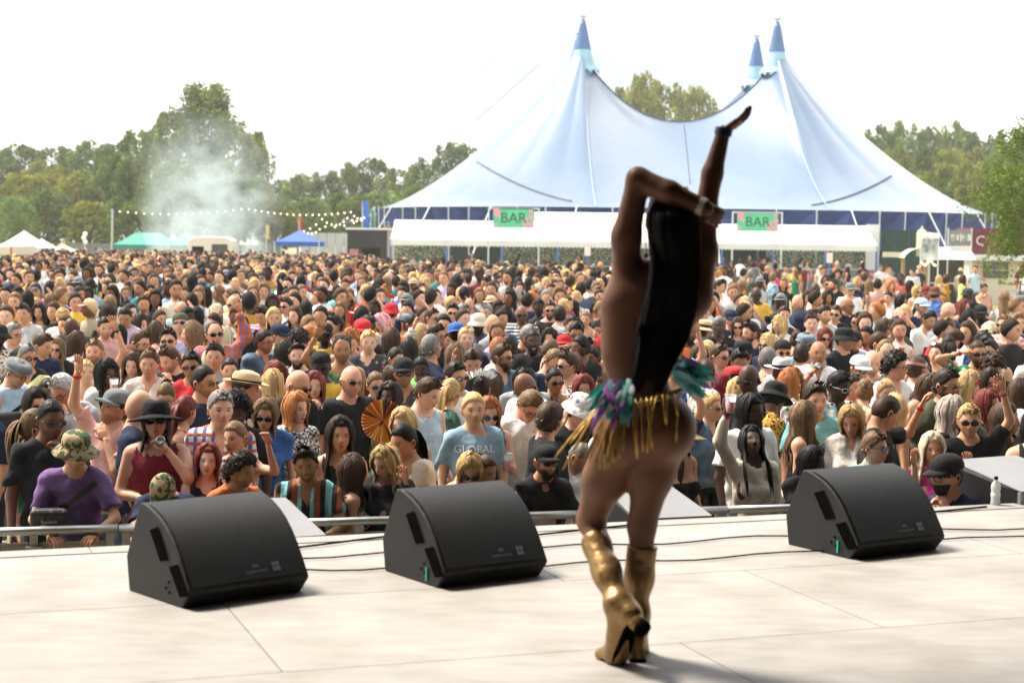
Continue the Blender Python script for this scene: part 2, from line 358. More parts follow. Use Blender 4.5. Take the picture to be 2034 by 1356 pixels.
# ------------------------------------------------------------------ the big top
TD = 142.0
def pole_x(px): return at_y(px, 200, TD).x
TX0, TX1 = pole_x(1156), pole_x(1541); TY0, TY1 = TD, TD + 12
ZE, ZR, ZS, ZT = 4.85, 17.6, 12.35, 20.9       # eave, ring, saddle, tip
TC = Vector(((TX0 + TX1) / 2, (TY0 + TY1) / 2, 0)); HX, HY = 25.0, 33.0
def eave_pt(a):
    c, s = math.cos(a), math.sin(a); e = 2 / 2.7
    return Vector((TC.x + HX * math.copysign(abs(c) ** e, c), TC.y + HY * math.copysign(abs(s) ** e, s), ZE))
def tent_pat(t, l, co, src):
    n = N(t, 'ShaderNodeTexNoise'); n.inputs['Scale'].default_value = .12; n.inputs['Detail'].default_value = 6; l(co, n.inputs['Vector'])
    r = N(t, 'ShaderNodeValToRGB'); e = r.color_ramp.elements; e[0].position = .3; e[0].color = (.022, .080, .175, 1); e[1].position = .7; e[1].color = (.038, .112, .225, 1); l(n.outputs['Fac'], r.inputs[0])
    w = N(t, 'ShaderNodeMapping'); w.inputs['Scale'].default_value = (1.3, 1.3, .05); l(co, w.inputs['Vector'])
    n2 = N(t, 'ShaderNodeTexNoise'); n2.inputs['Scale'].default_value = 1.2; n2.inputs['Detail'].default_value = 8; n2.inputs['Roughness'].default_value = .7; l(w.outputs[0], n2.inputs['Vector'])
    r2 = N(t, 'ShaderNodeValToRGB'); e = r2.color_ramp.elements; e[0].position = .35; e[0].color = (.82, .82, .80, 1); e[1].position = .55; e[1].color = (1, 1, 1, 1); l(n2.outputs['Fac'], r2.inputs[0])
    mu = N(t, 'ShaderNodeMix', data_type='RGBA', blend_type='MULTIPLY'); mu.inputs['Factor'].default_value = 1; l(r.outputs[0], mu.inputs['A']); l(r2.outputs[0], mu.inputs['B'])
    return mu.outputs['Result']
MTENT = mat('blue glossy PVC', rough=.36, pat=tent_pat, bump=.2, bscale=.6, spec=.8, coat=.2, sheen=.40)
MCAP = mat('dark blue cap PVC', (.07, .15, .32), .45, noise=.1, nscale=1)
MCYAN = mat('pale cyan collar', (.30, .50, .58), .5, noise=.1, nscale=2)
MVAL = mat('royal blue wall PVC', (.022, .065, .27), .5, noise=.25, nscale=.8, bump=.3, bscale=.7)
MWHT = mat('white painted steel', (.62, .66, .64), .5)
MSEAM = mat('pale seam webbing', (.33, .42, .52), .6); MROPE = mat('dark rope', (.06, .08, .12), .8)
tent = empty('circus_tent', (TC.x, TC.y, 0)); tag(tent, 'big blue circus tent with pointed king pole peaks behind the bars', 'tent')
tent_off = -Vector((TC.x, TC.y, 0))
def ridge_z(u): return ZS + (ZR - ZS) * abs(2 * u - 1) ** 2.1
def rect_pt(a):
    """point of the pole rectangle whose outward direction is angle a (rounded), with the ridge height there"""
    E = eave_pt(a)
    x = min(max(E.x, TX0), TX1); y = min(max(E.y, TY0), TY1)
    # spread directions: project eave point inward on the rectangle
    z = max(ridge_z((x - TX0) / (TX1 - TX0)) if (y <= TY0 + 1e-6 or y >= TY1 - 1e-6) else 0, ridge_z((y - TY0) / (TY1 - TY0)) if (x <= TX0 + 1e-6 or x >= TX1 - 1e-6) else 0)
    if (x in (TX0, TX1)) and (y in (TY0, TY1)): z = ZR
    return Vector((x, y, z))
NA, NT_ = 360, 30
V = []; 
angs = np.linspace(0, 2 * math.pi, NA, endpoint=False)
poles = [Vector((x, y, 0)) for x in (TX0, TX1) for y in (TY0, TY1)]
def tent_point(a, t):
    R_ = rect_pt(a); E = eave_pt(a)
    d = Vector((E.x - R_.x, E.y - R_.y, 0)).normalized()
    if R_.z > ZR - .01: R_ = R_ + d * .75
    q = R_.lerp(E, t); f = (1 - t) ** 1.42
    z = ZE + (R_.z - ZE) * f
    # shallow scallops between the seam lines, growing towards the eave
    return Vector((q.x, q.y, z - .16 * t * (1 - t) * 2 * (1 - abs(math.cos(a * 14)))))
for j in range(NT_ + 1):
    for a in angs: V.append(tent_point(a, j / NT_) + tent_off)
F = [(j * NA + i, (j + 1) * NA + i, (j + 1) * NA + (i + 1) % NA, j * NA + (i + 1) % NA) for j in range(NT_) for i in range(NA)]
MB().add(V, F).build('canopy', MTENT, tent, smooth=True)
def inner(u, v):           # the sagging middle between the four poles
    z0 = ridge_z(u); zy = ridge_z(v); zc = z0 + zy - (ZR + (0 if True else 0))
    return Vector((TX0 + (TX1 - TX0) * u, TY0 + (TY1 - TY0) * v, max(zc, ZS - 1.2) + .0)) + tent_off
MB().grid(inner, 24, 24).build('canopy_middle', MTENT, tent, smooth=True)
for pz, (x, y) in enumerate([(p.x, p.y) for p in poles]):
    M0 = Matrix.Translation(Vector((x, y, 0)) + tent_off)
    MB().lathe([(1.02, ZR - .75), (.86, ZR - .1), (.74, ZR + .35), (.70, ZR + .6)], 24, M0).build('collar', MCYAN, tent, smooth=True)
    sc_ = MB()
    for k in range(14):    # scalloped collar edge
        a0, a1 = 2 * math.pi * k / 14, 2 * math.pi * (k + 1) / 14; am = (a0 + a1) / 2
        P = [Vector((1.09 * math.cos(t), 1.09 * math.sin(t), ZR - .70)) for t in (a0, am, a1)] + [Vector((1.42 * math.cos(t), 1.42 * math.sin(t), z)) for t, z in ((a1, ZR - 1.10), (am, ZR - 1.42), (a0, ZR - 1.10))]
        sc_.add([M0 @ q for q in P], [(0, 1, 2, 3, 4, 5)])
    sc_.build('scalloped_edge', MCYAN, tent)
    MB().lathe([(.72, ZR + .55), (.50, ZR + 1.6), (.30, ZR + 2.6), (.16, ZR + 3.05), (0, ZR + 3.06)], 20, M0).build('cap', MCAP, tent, smooth=True)
    MB().tube([M0 @ Vector((0, 0, 0.02)), M0 @ Vector((0, 0, ZT + .1))], .09, 8).box((-.28, -.1, ZT - .15), (.28, .1, ZT + .08), M0).build('mast', MALU, tent)
for (xa, xb, y) in ((TX0, TX1, TY0),):
    MB().tube([Vector((xa + (xb - xa) * k / 24, y - .05, ridge_z(k / 24) + .06)) + tent_off for k in range(1, 24)], .05, 5).build('ridge_cable', MROPE, tent)
for a_i, tt in ((1, 1), (-1, 1)):
    pass
def seam(a0, t0, a1, t1, m, r, nm):
    pts = []
    for k in range(25):
        u = k / 24; pts.append(tent_point(a0 + (a1 - a0) * u, t0 + (t1 - t0) * u) + tent_off + Vector((0, -.05, .05)))
    MB().tube(pts, r, 5).build(nm, m, tent)
def ang_of(x, front=True):
    return min(((abs(eave_pt(a).x - x), a) for a in np.linspace(math.pi, 2 * math.pi, 721)))[1]
aL, aR = ang_of(TX0), ang_of(TX1)
seam(aL, .03, aL, .98, MSEAM, .035, 'seam_band'); seam(aR, .03, aR, .98, MSEAM, .035, 'seam_band')
TBV = BVHTree.FromPolygons([tuple(q - tent_off) for q in V], F)
def rope(p0, p1, sag, r, nm):
    pts = []
    for k in range(17):
        u = k / 16; d = ray(p0[0] + (p1[0] - p0[0]) * u, p0[1] + (p1[1] - p0[1]) * u + sag * 4 * u * (1 - u)).normalized(); h_ = TBV.ray_cast(Vector((0, 0, EYE)), d)
        if h_[0]: pts.append(h_[0] - d * .06 + tent_off)
    if len(pts) > 1: MB().tube(pts, r, 5).build(nm, MROPE, tent)
rope((948, 322), (1135, 400), 10, .08, 'storm_rope'); rope((1770, 350), (1613, 408), 9, .08, 'storm_rope'); rope((1358, 240), (1371, 365), 0, .035, 'storm_rope')
for k in range(72):        # valance panels, one per bay
    a0, a1 = 2 * math.pi * k / 72, 2 * math.pi * (k + 1) / 72
    p, q = eave_pt(a0) + tent_off, eave_pt(a1) + tent_off
    low = 2.6 if math.sin((a0 + a1) / 2) < 0 and q.x > -6 else 1.15
    pi, qi = p * .985, q * .985; pm_, qm_ = p * .975, q * .975
    MB().add([(p.x, p.y, ZE), (q.x, q.y, ZE), (qi.x, qi.y, ZE - low), (pi.x, pi.y, ZE - low), ((p.x + q.x) / 2 * .965, (p.y + q.y) / 2 * .965, ZE - low * .5)], [(0, 1, 4), (1, 2, 4), (2, 3, 4), (3, 0, 4)]).build('wall_panel', MVAL, tent)
    pole_top = p * 1.004
    if math.sin(a0) < .3:
        ft = p * (1.0 if k % 3 else 1.12)
        MB().tube([(pole_top.x, pole_top.y, ZE + .15), (ft.x, ft.y, .05)], .05, 6).build('side_pole', MWHT, tent)
MB().lathe([(1, .05), (1, ZE - .1)], 64, Matrix.Diagonal((HX * .93, HY * .93, 1, 1))).build('interior_shade_wall', mat('dark tent interior', (.02, .04, .035), .9), tent)  # dark wall standing in for the shade inside the tent
for (px, py, pxe, pye) in ((1163, 45, 880, 300), (1550, 50, 1745, 250)):   # thin guy lines from the mast tips
    A = at_y(px, py, TD); B = at_y(pxe, pye, TD - 10)
    MB().tube([A + tent_off, B + tent_off], .012, 4).build('guy_line', MROPE, tent)
# ------------------------------------------------------------------ the bar marquees
def S(Y): return FPX / Y
MCANVAS = mat('white marquee canvas', (.78, .79, .77), .55, noise=.05, nscale=1.5, bump=.15, bscale=1.2, transl=.25)
MPOST = mat('blue post', (.05, .16, .42), .5)
def net_pat(t, l, co, src):
    v = N(t, 'ShaderNodeTexVoronoi'); v.inputs['Scale'].default_value = 9; l(co, v.inputs['Vector'])
    r = N(t, 'ShaderNodeValToRGB'); e = r.color_ramp.elements; e[0].position = .25; e[0].color = (.52, .48, .34, 1); e[1].position = .55; e[1].color = (.09, .15, .11, 1)
    l(v.outputs['Distance'], r.inputs[0]); return r.outputs[0]
MNET = mat('camouflage netting', rough=.9, pat=net_pat)
def flor_pat(t, l, co, src):
    v = N(t, 'ShaderNodeTexVoronoi'); v.inputs['Scale'].default_value = 2.6; l(co, v.inputs['Vector'])
    r = N(t, 'ShaderNodeValToRGB'); r.color_ramp.interpolation = 'EASE'; e = r.color_ramp.elements; e[0].position = .12; e[0].color = (.75, .35, .30, 1); e[1].position = .5; e[1].color = (.10, .16, .17, 1)
    m_ = r.color_ramp.elements.new(.3); m_.color = (.52, .10, .10, 1)
    l(v.outputs['Distance'], r.inputs[0]); return r.outputs[0]
MFLOR = mat('floral bar front', rough=.5, pat=flor_pat, noise=.2, nscale=3)
MGRN = mat('mint sign board', (.10, .55, .30), .5, noise=.08, nscale=2); MPINK = mat('pink blossom', (.75, .33, .42), .6, noise=.3, nscale=30); MDKT = mat('dark green lettering', (.02, .09, .05), .6)
BY = 97.0
def bar(xa, xb, nb, label, back=4.0):
    R = empty('bar_tent', ((xa + xb) / 2, BY, 0)); tag(R, label, 'marquee', 'bar marquees in front of the big top')
    c = (xa + xb) / 2; w = (xb - xa) / nb
    for k in range(nb):
        x0, x1 = xa + k * w - c, xa + (k + 1) * w - c
        def roof(u, v):
            sag = -.10 * math.sin(math.pi * u) * math.sin(math.pi * v)
            return (x0 + (x1 - x0) * u, v * 3.2, 2.62 + (3.72 - 2.62) * v + sag)
        MB().grid(roof, 6, 5).build('roof_panel', MCANVAS, R, smooth=True)
        MB().grid(lambda u, v: (x0 + (x1 - x0) * u, 3.2 + v * 3.2, 3.72 - 1.1 * v), 6, 3).build('rear_roof_panel', MCANVAS, R, smooth=True)
        P = []; n = 14
        for i in range(n * 4 + 1):
            u = i / (n * 4); P.append((x0 + (x1 - x0) * u, -.012 - .05 * math.sin(math.pi * u), 2.21 + .075 * abs(math.sin(math.pi * u * n)) ** .7))
        V = [(x, -.004 - .03 * math.sin(math.pi * (x - x0) / (x1 - x0)), 2.625) for x, y, z in P] + P; m = len(P)
        MB().add(V, [(i, i + 1, m + i + 1, m + i) for i in range(m - 1)]).build('scalloped_valance', MCANVAS, R)
        MB().box((x0 + .05, .35, .03), (x1 - .02, .42, 1.18)).build('counter_front', MFLOR, R)
        MB().box((x0 + .03, .28, 1.18), (x1, .9, 1.23)).build('counter_top', mat('pale counter', (.55, .56, .54), .4), R)
        if k % 4 != 1: MB().box((x0 + .02, 2.9, .03), (x1 - .02, 2.95, 2.6)).build('netting_wall', MNET, R)
    for k in range(nb + 1):
        x = xa + k * w - c
        MB().box((x - .06, .0, .03), (x + .06, .11, 2.55)).build('post', MPOST, R)
        MB().box((x - .05, 6.2, .03), (x + .05, 6.3, 2.6)).build('post', MPOST, R)
    for sx in (xa - c, xb - c):
        MB().add([(sx, .0, 2.6), (sx, 3.2, 3.7), (sx, 6.4, 2.6)], [(0, 1, 2)]).build('gable', MCANVAS, R)
    MB().box((xa - c + .1, 3.4, .9), (xb - c - .1, 3.6, 1.35)).build('back_shelf', mat('dark bar back', (.03, .035, .035), .7, noise=.5, nscale=4), R)
    return R
bxl, bxm, bxr = (at_y(776, 480, BY).x, at_y(1330, 480, BY).x, at_y(1742, 490, BY).x)
bar(bxl, bxm - .05, 5, 'long white bar marquee with scalloped valance on the caravan side')
bar(bxm + .05, bxr, 4, 'white bar marquee with scalloped valance nearest the food stalls')
# a second canopy showing above the first marquee
ra = at_y(1062, 430, 103); rb = at_y(1225, 430, 103)
R = empty('rear_canopy', ((ra.x + rb.x) / 2 + 1, 104.5, 0)); tag(R, 'white canopy with an orange trim line rising behind the bar roof', 'canopy')
hw = (rb.x - ra.x) / 2 + 1
MB().grid(lambda u, v: (-hw + 2 * hw * u, -1.2 + 2.0 * v, 3.75 + .6 * v), 6, 3).build('roof_panel', MCANVAS, R)
MB().box((-hw, -1.26, 3.86), (hw, -1.2, 3.93)).build('orange_trim', mat('orange trim', (.6, .3, .06), .5), R)
for x in (-hw + .1, hw - .1): MB().box((x - .05, -1.0, .03), (x + .05, -.9, 3.8)).build('post', MWHT, R)
def bar_sign(xl, xr, yt, yb, fl, fr, ft, label):
    Y = BY - .35; A, B = at_y(xl, yt, Y), at_y(xr, yb, Y); FA, FB = at_y(fl, ft, Y), at_y(fr, ft, Y)
    cx = (FA.x + FB.x) / 2; R = empty('bar_sign', (cx, Y, 0)); tag(R, label, 'sign', 'bar signs')
    zt, zb = A.z, B.z; w = (B.x - A.x) / 2; sx = (A.x + B.x) / 2 - cx
    MB().box((sx - w, 0, zb), (sx + w, .05, zt)).build('board', MGRN, R)
    fw = (FB.x - FA.x) / 2
    for x in (-fw, fw): MB().box((x - .04, .0, .03), (x + .04, .08, FA.z)).build('frame_post', MWHT, R)
    MB().box((-fw + .04, .0, FA.z - .08), (fw - .04, .08, FA.z)).build('frame_bar', MWHT, R)
    V, F = text_mesh('BAR', (zt - zb) * .74)
    MB().add([(sx + v.x, -.012, (zt + zb) / 2 + v.y - .02) for v in V], F).build('lettering', MDKT, R)
    rr = random.Random(3)
    for k in range(26):
        s1 = rr.choice((-1, 1)); bx = sx + s1 * w * (1 - abs(rr.gauss(0, .22))); bz = (zt if rr.random() < .6 else zb) - (1 if bx else 1) * 0
        bz = zt - rr.random() ** 1.5 * (zt - zb) * .6 if rr.random() < .6 else zb + rr.random() * .3
        bx = max(sx - w + .1, min(sx + w - .1, bx)); bz = max(zb + .1, min(zt - .1, bz)); r = rr.uniform(.06, .14)
        pts = [(bx + r * (1 + .3 * math.cos(5 * t)) * math.cos(t), -.005 - k * .0002, bz + r * (1 + .3 * math.cos(5 * t)) * math.sin(t)) for t in np.linspace(0, 2 * math.pi, 20, endpoint=False)]
        MB().add(pts, [tuple(range(20))]).build('blossom', MPINK, R)
bar_sign(980, 1060, 413, 453, 971, 1071, 412, 'green sign reading BAR above the marquee on the caravan side')
bar_sign(1465, 1545, 422, 460, 1456, 1554, 420, 'green sign reading BAR above the marquee behind the dancer’s raised arm')
for (px, py, lab) in ((1167, 498, 'small white price placard on a post by the bar counter, behind the dancer'), (1648, 512, 'small white price placard on a blue post near the end of the bar')):
    p = at_y(px, py, BY - 1.2); R = empty('price_placard', (p.x, p.y, 0)); tag(R, lab, 'sign', 'price placards')
    MB().box((-.17, 0, p.z - .28), (.17, .02, p.z + .28)).build('board', mat('placard', (.75, .72, .7), .6), R); MB().box((-.19, .022, p.z - .3), (.19, .03, p.z + .3)).build('red_border', mat('red border', (.5, .05, .05), .6), R)
    MB().box((-.05, .035, .02), (.05, .1, p.z - .2)).build('post', MPOST, R)
# dark wall and white panel by the tent entrance
A, B = at_y(1750, 460, 99), at_y(1832, 545, 99)
R = empty('screen_wall', ((A.x + B.x) / 2, 99, 0)); tag(R, 'tall dark green netted screen wall beside the end of the bar', 'wall')
hw = (B.x - A.x) / 2
for k in range(3): MB().box((-hw + k * hw * .667 + .02, 0, .03), (-hw + (k + 1) * hw * .667 - .02, .08, A.z + .1)).build('panel', mat('dark green mesh', (.018, .05, .04), .9, noise=.3, nscale=6), R)
MB().box((-hw - .85, -.05, .03), (-hw - .1, .05, A.z + .4)).build('white_panel', MCANVAS, R)
# black cabin at the far end of the bar
A, B = at_y(690, 456, 108), at_y(768, 500, 108)
R = empty('catering_cabin', ((A.x + B.x) / 2, 108, 0)); tag(R, 'black catering cabin with a flat pale roof edge beside the bar', 'cabin'); hw = (B.x - A.x) / 2
MB().box((-hw, 0, .03), (hw, 3, A.z)).build('body', mat('cabin black', (.018, .018, .02), .6), R)
MB().box((-hw - .1, -.15, A.z), (hw + 1.2, 3.1, A.z + .13)).build('roof_edge', MCANVAS, R); MB().box((hw + .02, .1, .03), (hw + 1.1, 2.9, A.z)).build('side_wall', mat('beige ply', (.5, .44, .34), .7), R)
MB().box((-hw + .15, -.03, 1.0), (-hw + .7, -.01, 1.9)).build('menu_board', mat('menu red', (.5, .2, .2), .6, noise=.5, nscale=9), R); MB().box((-.3, -.03, .9), (hw - .4, -.01, 2.0)).build('serving_hatch', MHOLE, R)

# ------------------------------------------------------------------ pop-up gazebos, caravan, vans
def gazebo(xl, xr, ypk, yev, Y, m, label, ridge=0., depth=None, leg=MWHT):
    A, B = at_y(xl, yev, Y), at_y(xr, yev, Y); c = (A.x + B.x) / 2; hw = (B.x - A.x) / 2; d = depth or min(hw * 2, 4); zt = at_y((xl + xr) / 2, ypk, Y + d / 2).z; ze = (A.z + B.z) / 2
    R = empty('gazebo', (c, Y, 0)); tag(R, label, 'gazebo', 'pop-up gazebos'); rx = ridge * hw
    corners = [(-hw, 0), (hw, 0), (hw, d), (-hw, d)]; tops = [(-rx, d / 2), (rx, d / 2), (rx, d / 2), (-rx, d / 2)]
    for k in range(4):
        a, b_ = corners[k], corners[(k + 1) % 4]; ta, tb = tops[k], tops[(k + 1) % 4]
        def pan(u, v):
            x = (a[0] + (b_[0] - a[0]) * u) * (1 - v) + (ta[0] + (tb[0] - ta[0]) * u) * v; y = (a[1] + (b_[1] - a[1]) * u) * (1 - v) + (ta[1] + (tb[1] - ta[1]) * u) * v
            return (x, y, ze + (zt - ze) * v ** 1.25)
        MB().grid(pan, 6, 6).build('roof_panel', m, R, smooth=True)
        MB().add([(a[0], a[1], ze), (b_[0], b_[1], ze), (b_[0], b_[1], ze - .28), (a[0], a[1], ze - .28)], [(0, 1, 2, 3)]).build('valance', m, R)
        MB().box((a[0] * .99 - .03, a[1] - .03, .02), (a[0] * .99 + .03, a[1] + .03, ze)).build('leg', leg, R)
MTEAL = mat('teal green canvas', (.03, .26, .21), .6, noise=.1, nscale=2, transl=.2); MBLUE = mat('blue canvas', (.04, .12, .45), .6, noise=.1, nscale=2, transl=.2)
gazebo(222, 335, 462, 486, 118, MTEAL, 'wide teal gazebo with a flat ridge left of the smoke', .45, 5)
gazebo(322, 400, 460, 487, 121, MTEAL, 'teal gazebo with a single peak beside the caravan', .0, 4)
gazebo(545, 634, 457, 480, 104, MBLUE, 'blue pop-up gazebo standing right of the caravan', .04, 3)
gazebo(-15, 72, 458, 492, 96, MCANVAS, 'largest white pointed tent at the edge of the field', .02, 4)
gazebo(40, 100, 474, 496, 104, MCANVAS, 'smaller white pointed tent beside the largest white one', .02, 3)
gazebo(100, 135, 486, 499, 118, MCANVAS, 'smallest white pointed tent, farthest of the three', .02, 3)
# blue and white stripes on the blue gazebo's ridge are pale: add a white lining panel
A, B = at_y(372, 470, 108), at_y(463, 505, 108)
R = empty('caravan', ((A.x + B.x) / 2, 108, 0)); tag(R, 'cream touring caravan with a rounded roof and serving hatch in the smoke', 'caravan'); hw = (B.x - A.x) / 2
zt = A.z; prof = [(-hw, .5), (-hw, zt - .5), (-hw + .12, zt - .18), (-hw + .5, zt), (hw - .5, zt), (hw - .1, zt - .2), (hw, zt - .6), (hw, .5)]
MB().prism([(x, z) for x, z in prof], 0, 2, Matrix.Rotation(math.pi / 2, 4, 'X') @ Matrix.Scale(-1, 4, (0, 0, 1))).build('body', mat('cream caravan paint', (.68, .62, .52), .4), R, bevel=.05)
MB().box((.1, -.02, 1.3), (hw - .35, -.005, zt - .45)).build('serving_hatch', mat('hatch dark', (.06, .05, .05), .7, noise=.6, nscale=8), R); MB().box((-hw + .3, -.02, 1.4), (-.4, -.006, zt - .6)).build('window', MHOLE, R)
MB().box((-hw + .02, -.015, 1.0), (hw - .02, -.004, 1.12)).build('trim_band', mat('caravan trim', (.35, .12, .1), .5), R)
for x in (-.45, .45): MB().lathe([(0, -.1), (.3, -.1), (.3, .1), (0, .1)], 14, Matrix.Translation((x, .15, .31)) @ Matrix.Rotation(math.pi / 2, 4, 'X')).build('wheel', MHOLE, R)
# van cab at the left edge
p = at_z(8, 640, 0); Y = 62; A, B = at_y(-60, 487, Y), at_y(24, 509, Y)
R = empty('food_van', (A.x, Y, 0)); tag(R, 'cream food van with a dark windscreen cut off by the picture edge', 'van'); w = B.x - A.x
MB().box((0, 0, .5), (w - .12, 3, B.z - .5)).build('body', mat('van grey', (.45, .45, .45), .4), R, bevel=.05)
MB().box((-.1, -.1, B.z), (w + .02, 3.1, A.z)).build('roof_box', mat('cream roof', (.68, .6, .46), .5), R, bevel=.06); MB().box((.1, -.03, 1.45), (w - .2, -.005, B.z - .04)).build('windscreen', mat('dark glass', (.03, .04, .045), .15, spec=.8), R)
MB().tube([(w - .1, -.05, B.z + .02), (w + .1, -.1, .9)], .05, 6).build('pillar', MWHT, R); MB().lathe([(0, -.1), (.33, -.1), (.33, .1), (0, .1)], 14, Matrix.Translation((w - .7, .1, .34)) @ Matrix.Rotation(math.pi / 2, 4, 'X')).build('wheel', MHOLE, R)
MB().box((w - .05, -.102, B.z + .05), (w + .024, -.04, A.z - .05)).build('orange_stripe', mat('orange paint', (.5, .2, .05), .5), R)

# ------------------------------------------------------------------ right-hand food stalls
Y = 78.0
def fx(px): return at_y(px, 500, Y).x
def fz(py, px=1880): return at_y(px, py, Y).z
MCREAM = mat('cream painted board', (.62, .56, .44), .6, noise=.08, nscale=2); MMAR = mat('maroon container paint', (.14, .015, .03), .5, noise=.15, nscale=3, bump=.4, bscale=3)
R = empty('container_stall', ((fx(1928) + fx(2060)) / 2, Y, 0)); tag(R, 'maroon container stall over a cream cabin with windows beside the near tree', 'stall'); c = (fx(1928) + fx(2060)) / 2; hw = fx(2060) - c
MB().box((-hw, 0, fz(503)), (hw, 2.6, fz(452))).build('upper_container', MMAR, R)
for k in range(9): MB().box((-hw + .1 + k * hw * .22, -.03, fz(492)), (-hw + .18 + k * hw * .22, -.001, fz(458))).build('rib', MMAR, R)
V, F = text_mesh('C', .62); MB().add([(-hw + .42 + v.x, -.045, fz(478) + v.y) for v in V], F).build('lettering', mat('cream lettering', (.7, .62, .5), .6), R)
MB().box((-hw + .35, .06, .03), (hw, 2.5, fz(503) - .02)).build('cabin_wall', MCREAM, R); MB().box((-hw + .6, .02, 1.25), (-hw + 1.75, .05, fz(520))).build('window', mat('dark glass', (.03, .04, .045), .15), R)
MB().box((-hw + .65, .0, 1.6), (-hw + 1.7, .015, 1.64)).build('glazing_bar', MCREAM, R)
MB().box((-hw + .0, -.6, fz(516)), (hw - .4, .03, fz(505))).build('awning', MCANVAS, R); MB().box((-hw, -.1, .03), (-hw + .3, .2, fz(508))).build('corner_post', MCREAM, R)
R = empty('grill_stall', ((fx(1882) + fx(1928)) / 2, Y - .6, 0)); tag(R, 'grill stall with white counter canopy under a grey lettered banner', 'stall'); c = (fx(1882) + fx(1928)) / 2; hw = fx(1928) - c - .03
MB().grid(lambda u, v: (-hw - 1.1 + (2 * hw + 1.1) * u, -.5 + 1.1 * v, fz(515) + .55 * v), 4, 2).build('canopy', MCANVAS, R)
MB().box((-hw, .3, fz(503)), (hw, .38, fz(488))).build('fascia', MCANVAS, R); MB().box((-hw - 1.0, .2, .03), (-hw - .9, .3, fz(510))).build('post', MWHT, R); MB().box((hw - .1, .2, .03), (hw, .3, fz(505))).build('post', MWHT, R)
MB().box((-hw - .8, 1.0, .03), (hw - .15, 1.1, fz(508))).build('back_wall', mat('stall dark', (.05, .045, .04), .8, noise=.5, nscale=3), R); MB().box((-hw - .7, .4, .95), (hw - .2, .9, 1.02)).build('counter', mat('steel counter', (.5, .5, .5), .35, metal=.6), R)
for k in range(4): MB().lathe([(0, 0), (.04, .03), (.05, .07), (.02, .12), (0, .12)], 8, Matrix.Translation((-hw - .5 + k * .45, .25, fz(511) - .1))).build('lamp', mat('warm bulb', (1, .78, .45), .4, emit=1.5), R)
def banner(xl, xr, yt, yb, Yb, m, txt, label, size, tm, shear=0):
    A, B = at_y(xl, yt, Yb), at_y(xr, yb, Yb); R = empty('banner', ((A.x + B.x) / 2, Yb, 0)); tag(R, label, 'sign', 'stall banners'); hw = (B.x - A.x) / 2
    MB().grid(lambda u, v: (-hw + 2 * hw * u, .03 * math.sin(u * 9 + v * 3), B.z + (A.z - B.z) * v), 8, 4).build('cloth', m, R, smooth=True)
    sr = random.Random(len(label)); sk_ = MB(); zc = (A.z + B.z) / 2; hh = (A.z - B.z)
    for row, (zo, hs_) in enumerate(txt):       # hand lettering too far off to read: strokes of its height and rhythm
        x = -hw * .86
        while x < hw * .86:
            s_ = hs_ * hh * sr.uniform(.7, 1.1); z0 = zc + zo * hh + sr.uniform(-.02, .02); w_ = sr.uniform(.012, .02); sk_.box((x, -.056, z0 - s_ / 2), (x + w_, -.05, z0 + s_ / 2))
            if sr.random() < .6: sk_.box((x + w_, -.055, z0 + s_ * sr.choice((-.5, -.05, .4))), (x + w_ + .045, -.051, z0 + s_ * .5 * sr.choice((-.9, .05, .95)) + .018) if False else (x + w_ + .045, -.051, z0 + s_ * .48))
            x += sr.uniform(.06, .10)
    sk_.build('lettering', tm, R)
    for x in (-hw - .04, hw + .04): MB().tube([(x, .04, .02), (x, .04, A.z + .1)], .03, 6).build('pole', MWHT, R)
banner(1886, 1928, 457, 487, Y - 1.0, mat('grey banner', (.22, .24, .24), .7), ((0, .5),), 'grey banner with white hand lettering above the grill stall', .17, mat('white lettering', (.8, .8, .78), .6), .15)
banner(1832, 1862, 462, 517, Y - 1.6, mat('pale printed banner', (.55, .60, .60), .7, noise=.3, nscale=4), ((.2, .2), (-.05, .28)), 'pale tall banner hung with bulbs beside the kiosk roof', .28, mat('slate lettering', (.2, .25, .28), .6))
o = empty('bulb_garland', (fx(1847), Y - 1.75, 0)); tag(o, 'short garland of round bulbs around the pale tall banner', 'lights')
for k in range(9):
    q = at_y(1828 + k * 4.3, 467 + 3 * math.sin(k * 1.1), Y - 1.75); q2 = at_y(1832 + k * 3.2, 522 + 5 * math.sin(k), Y - 1.75)
    for z in (q, q2):
        MB().lathe([(0, -.045), (.035, -.03), (.045, 0), (.03, .035), (0, .05)], 8, Matrix.Translation((z.x - fx(1847), 0, z.z))).build('bulb', mat('warm bulb', (1, .78, .45), .4, emit=1.5), o)
R = empty('kiosk', (fx(1812), Y - .2, 0)); tag(R, 'small kiosk with curved cream roof and carved timber post', 'kiosk')
MB().grid(lambda u, v: (-.55 + 1.0 * u, -.6 + 1.2 * v, fz(513) + .42 * math.sin(math.pi * .5 * min(1, u * 1.6)) ** .7), 10, 3).build('curved_roof', mat('cream roof', (.68, .6, .46), .5), R, smooth=True)
for x in (-.5, .5): MB().box((x - .07, -.3, .03), (x + .07, -.16, fz(512))).build('post', mat('timber', (.35, .22, .10), .7, noise=.4, nscale=9), R)
MB().box((-.45, .1, .03), (.45, .8, 1.1)).build('counter', mat('timber', (.35, .22, .10), .7), R); MB().box((-1.4, -.2, fz(512)), (-.6, -.1, fz(502))).build('side_board', MCREAM, R)
A = at_y(1829, 448, Y); R = empty('arched_sign', (fx(1829), Y - .1, 0)); tag(R, 'tall arched cream menu board rising over the kiosk', 'sign')
pr = [(-.24, 2.2), (-.24, A.z - .35), (-.17, A.z - .2), (-.07, A.z - .15), (0, A.z), (.07, A.z - .15), (.17, A.z - .2), (.24, A.z - .35), (.24, 2.2)]
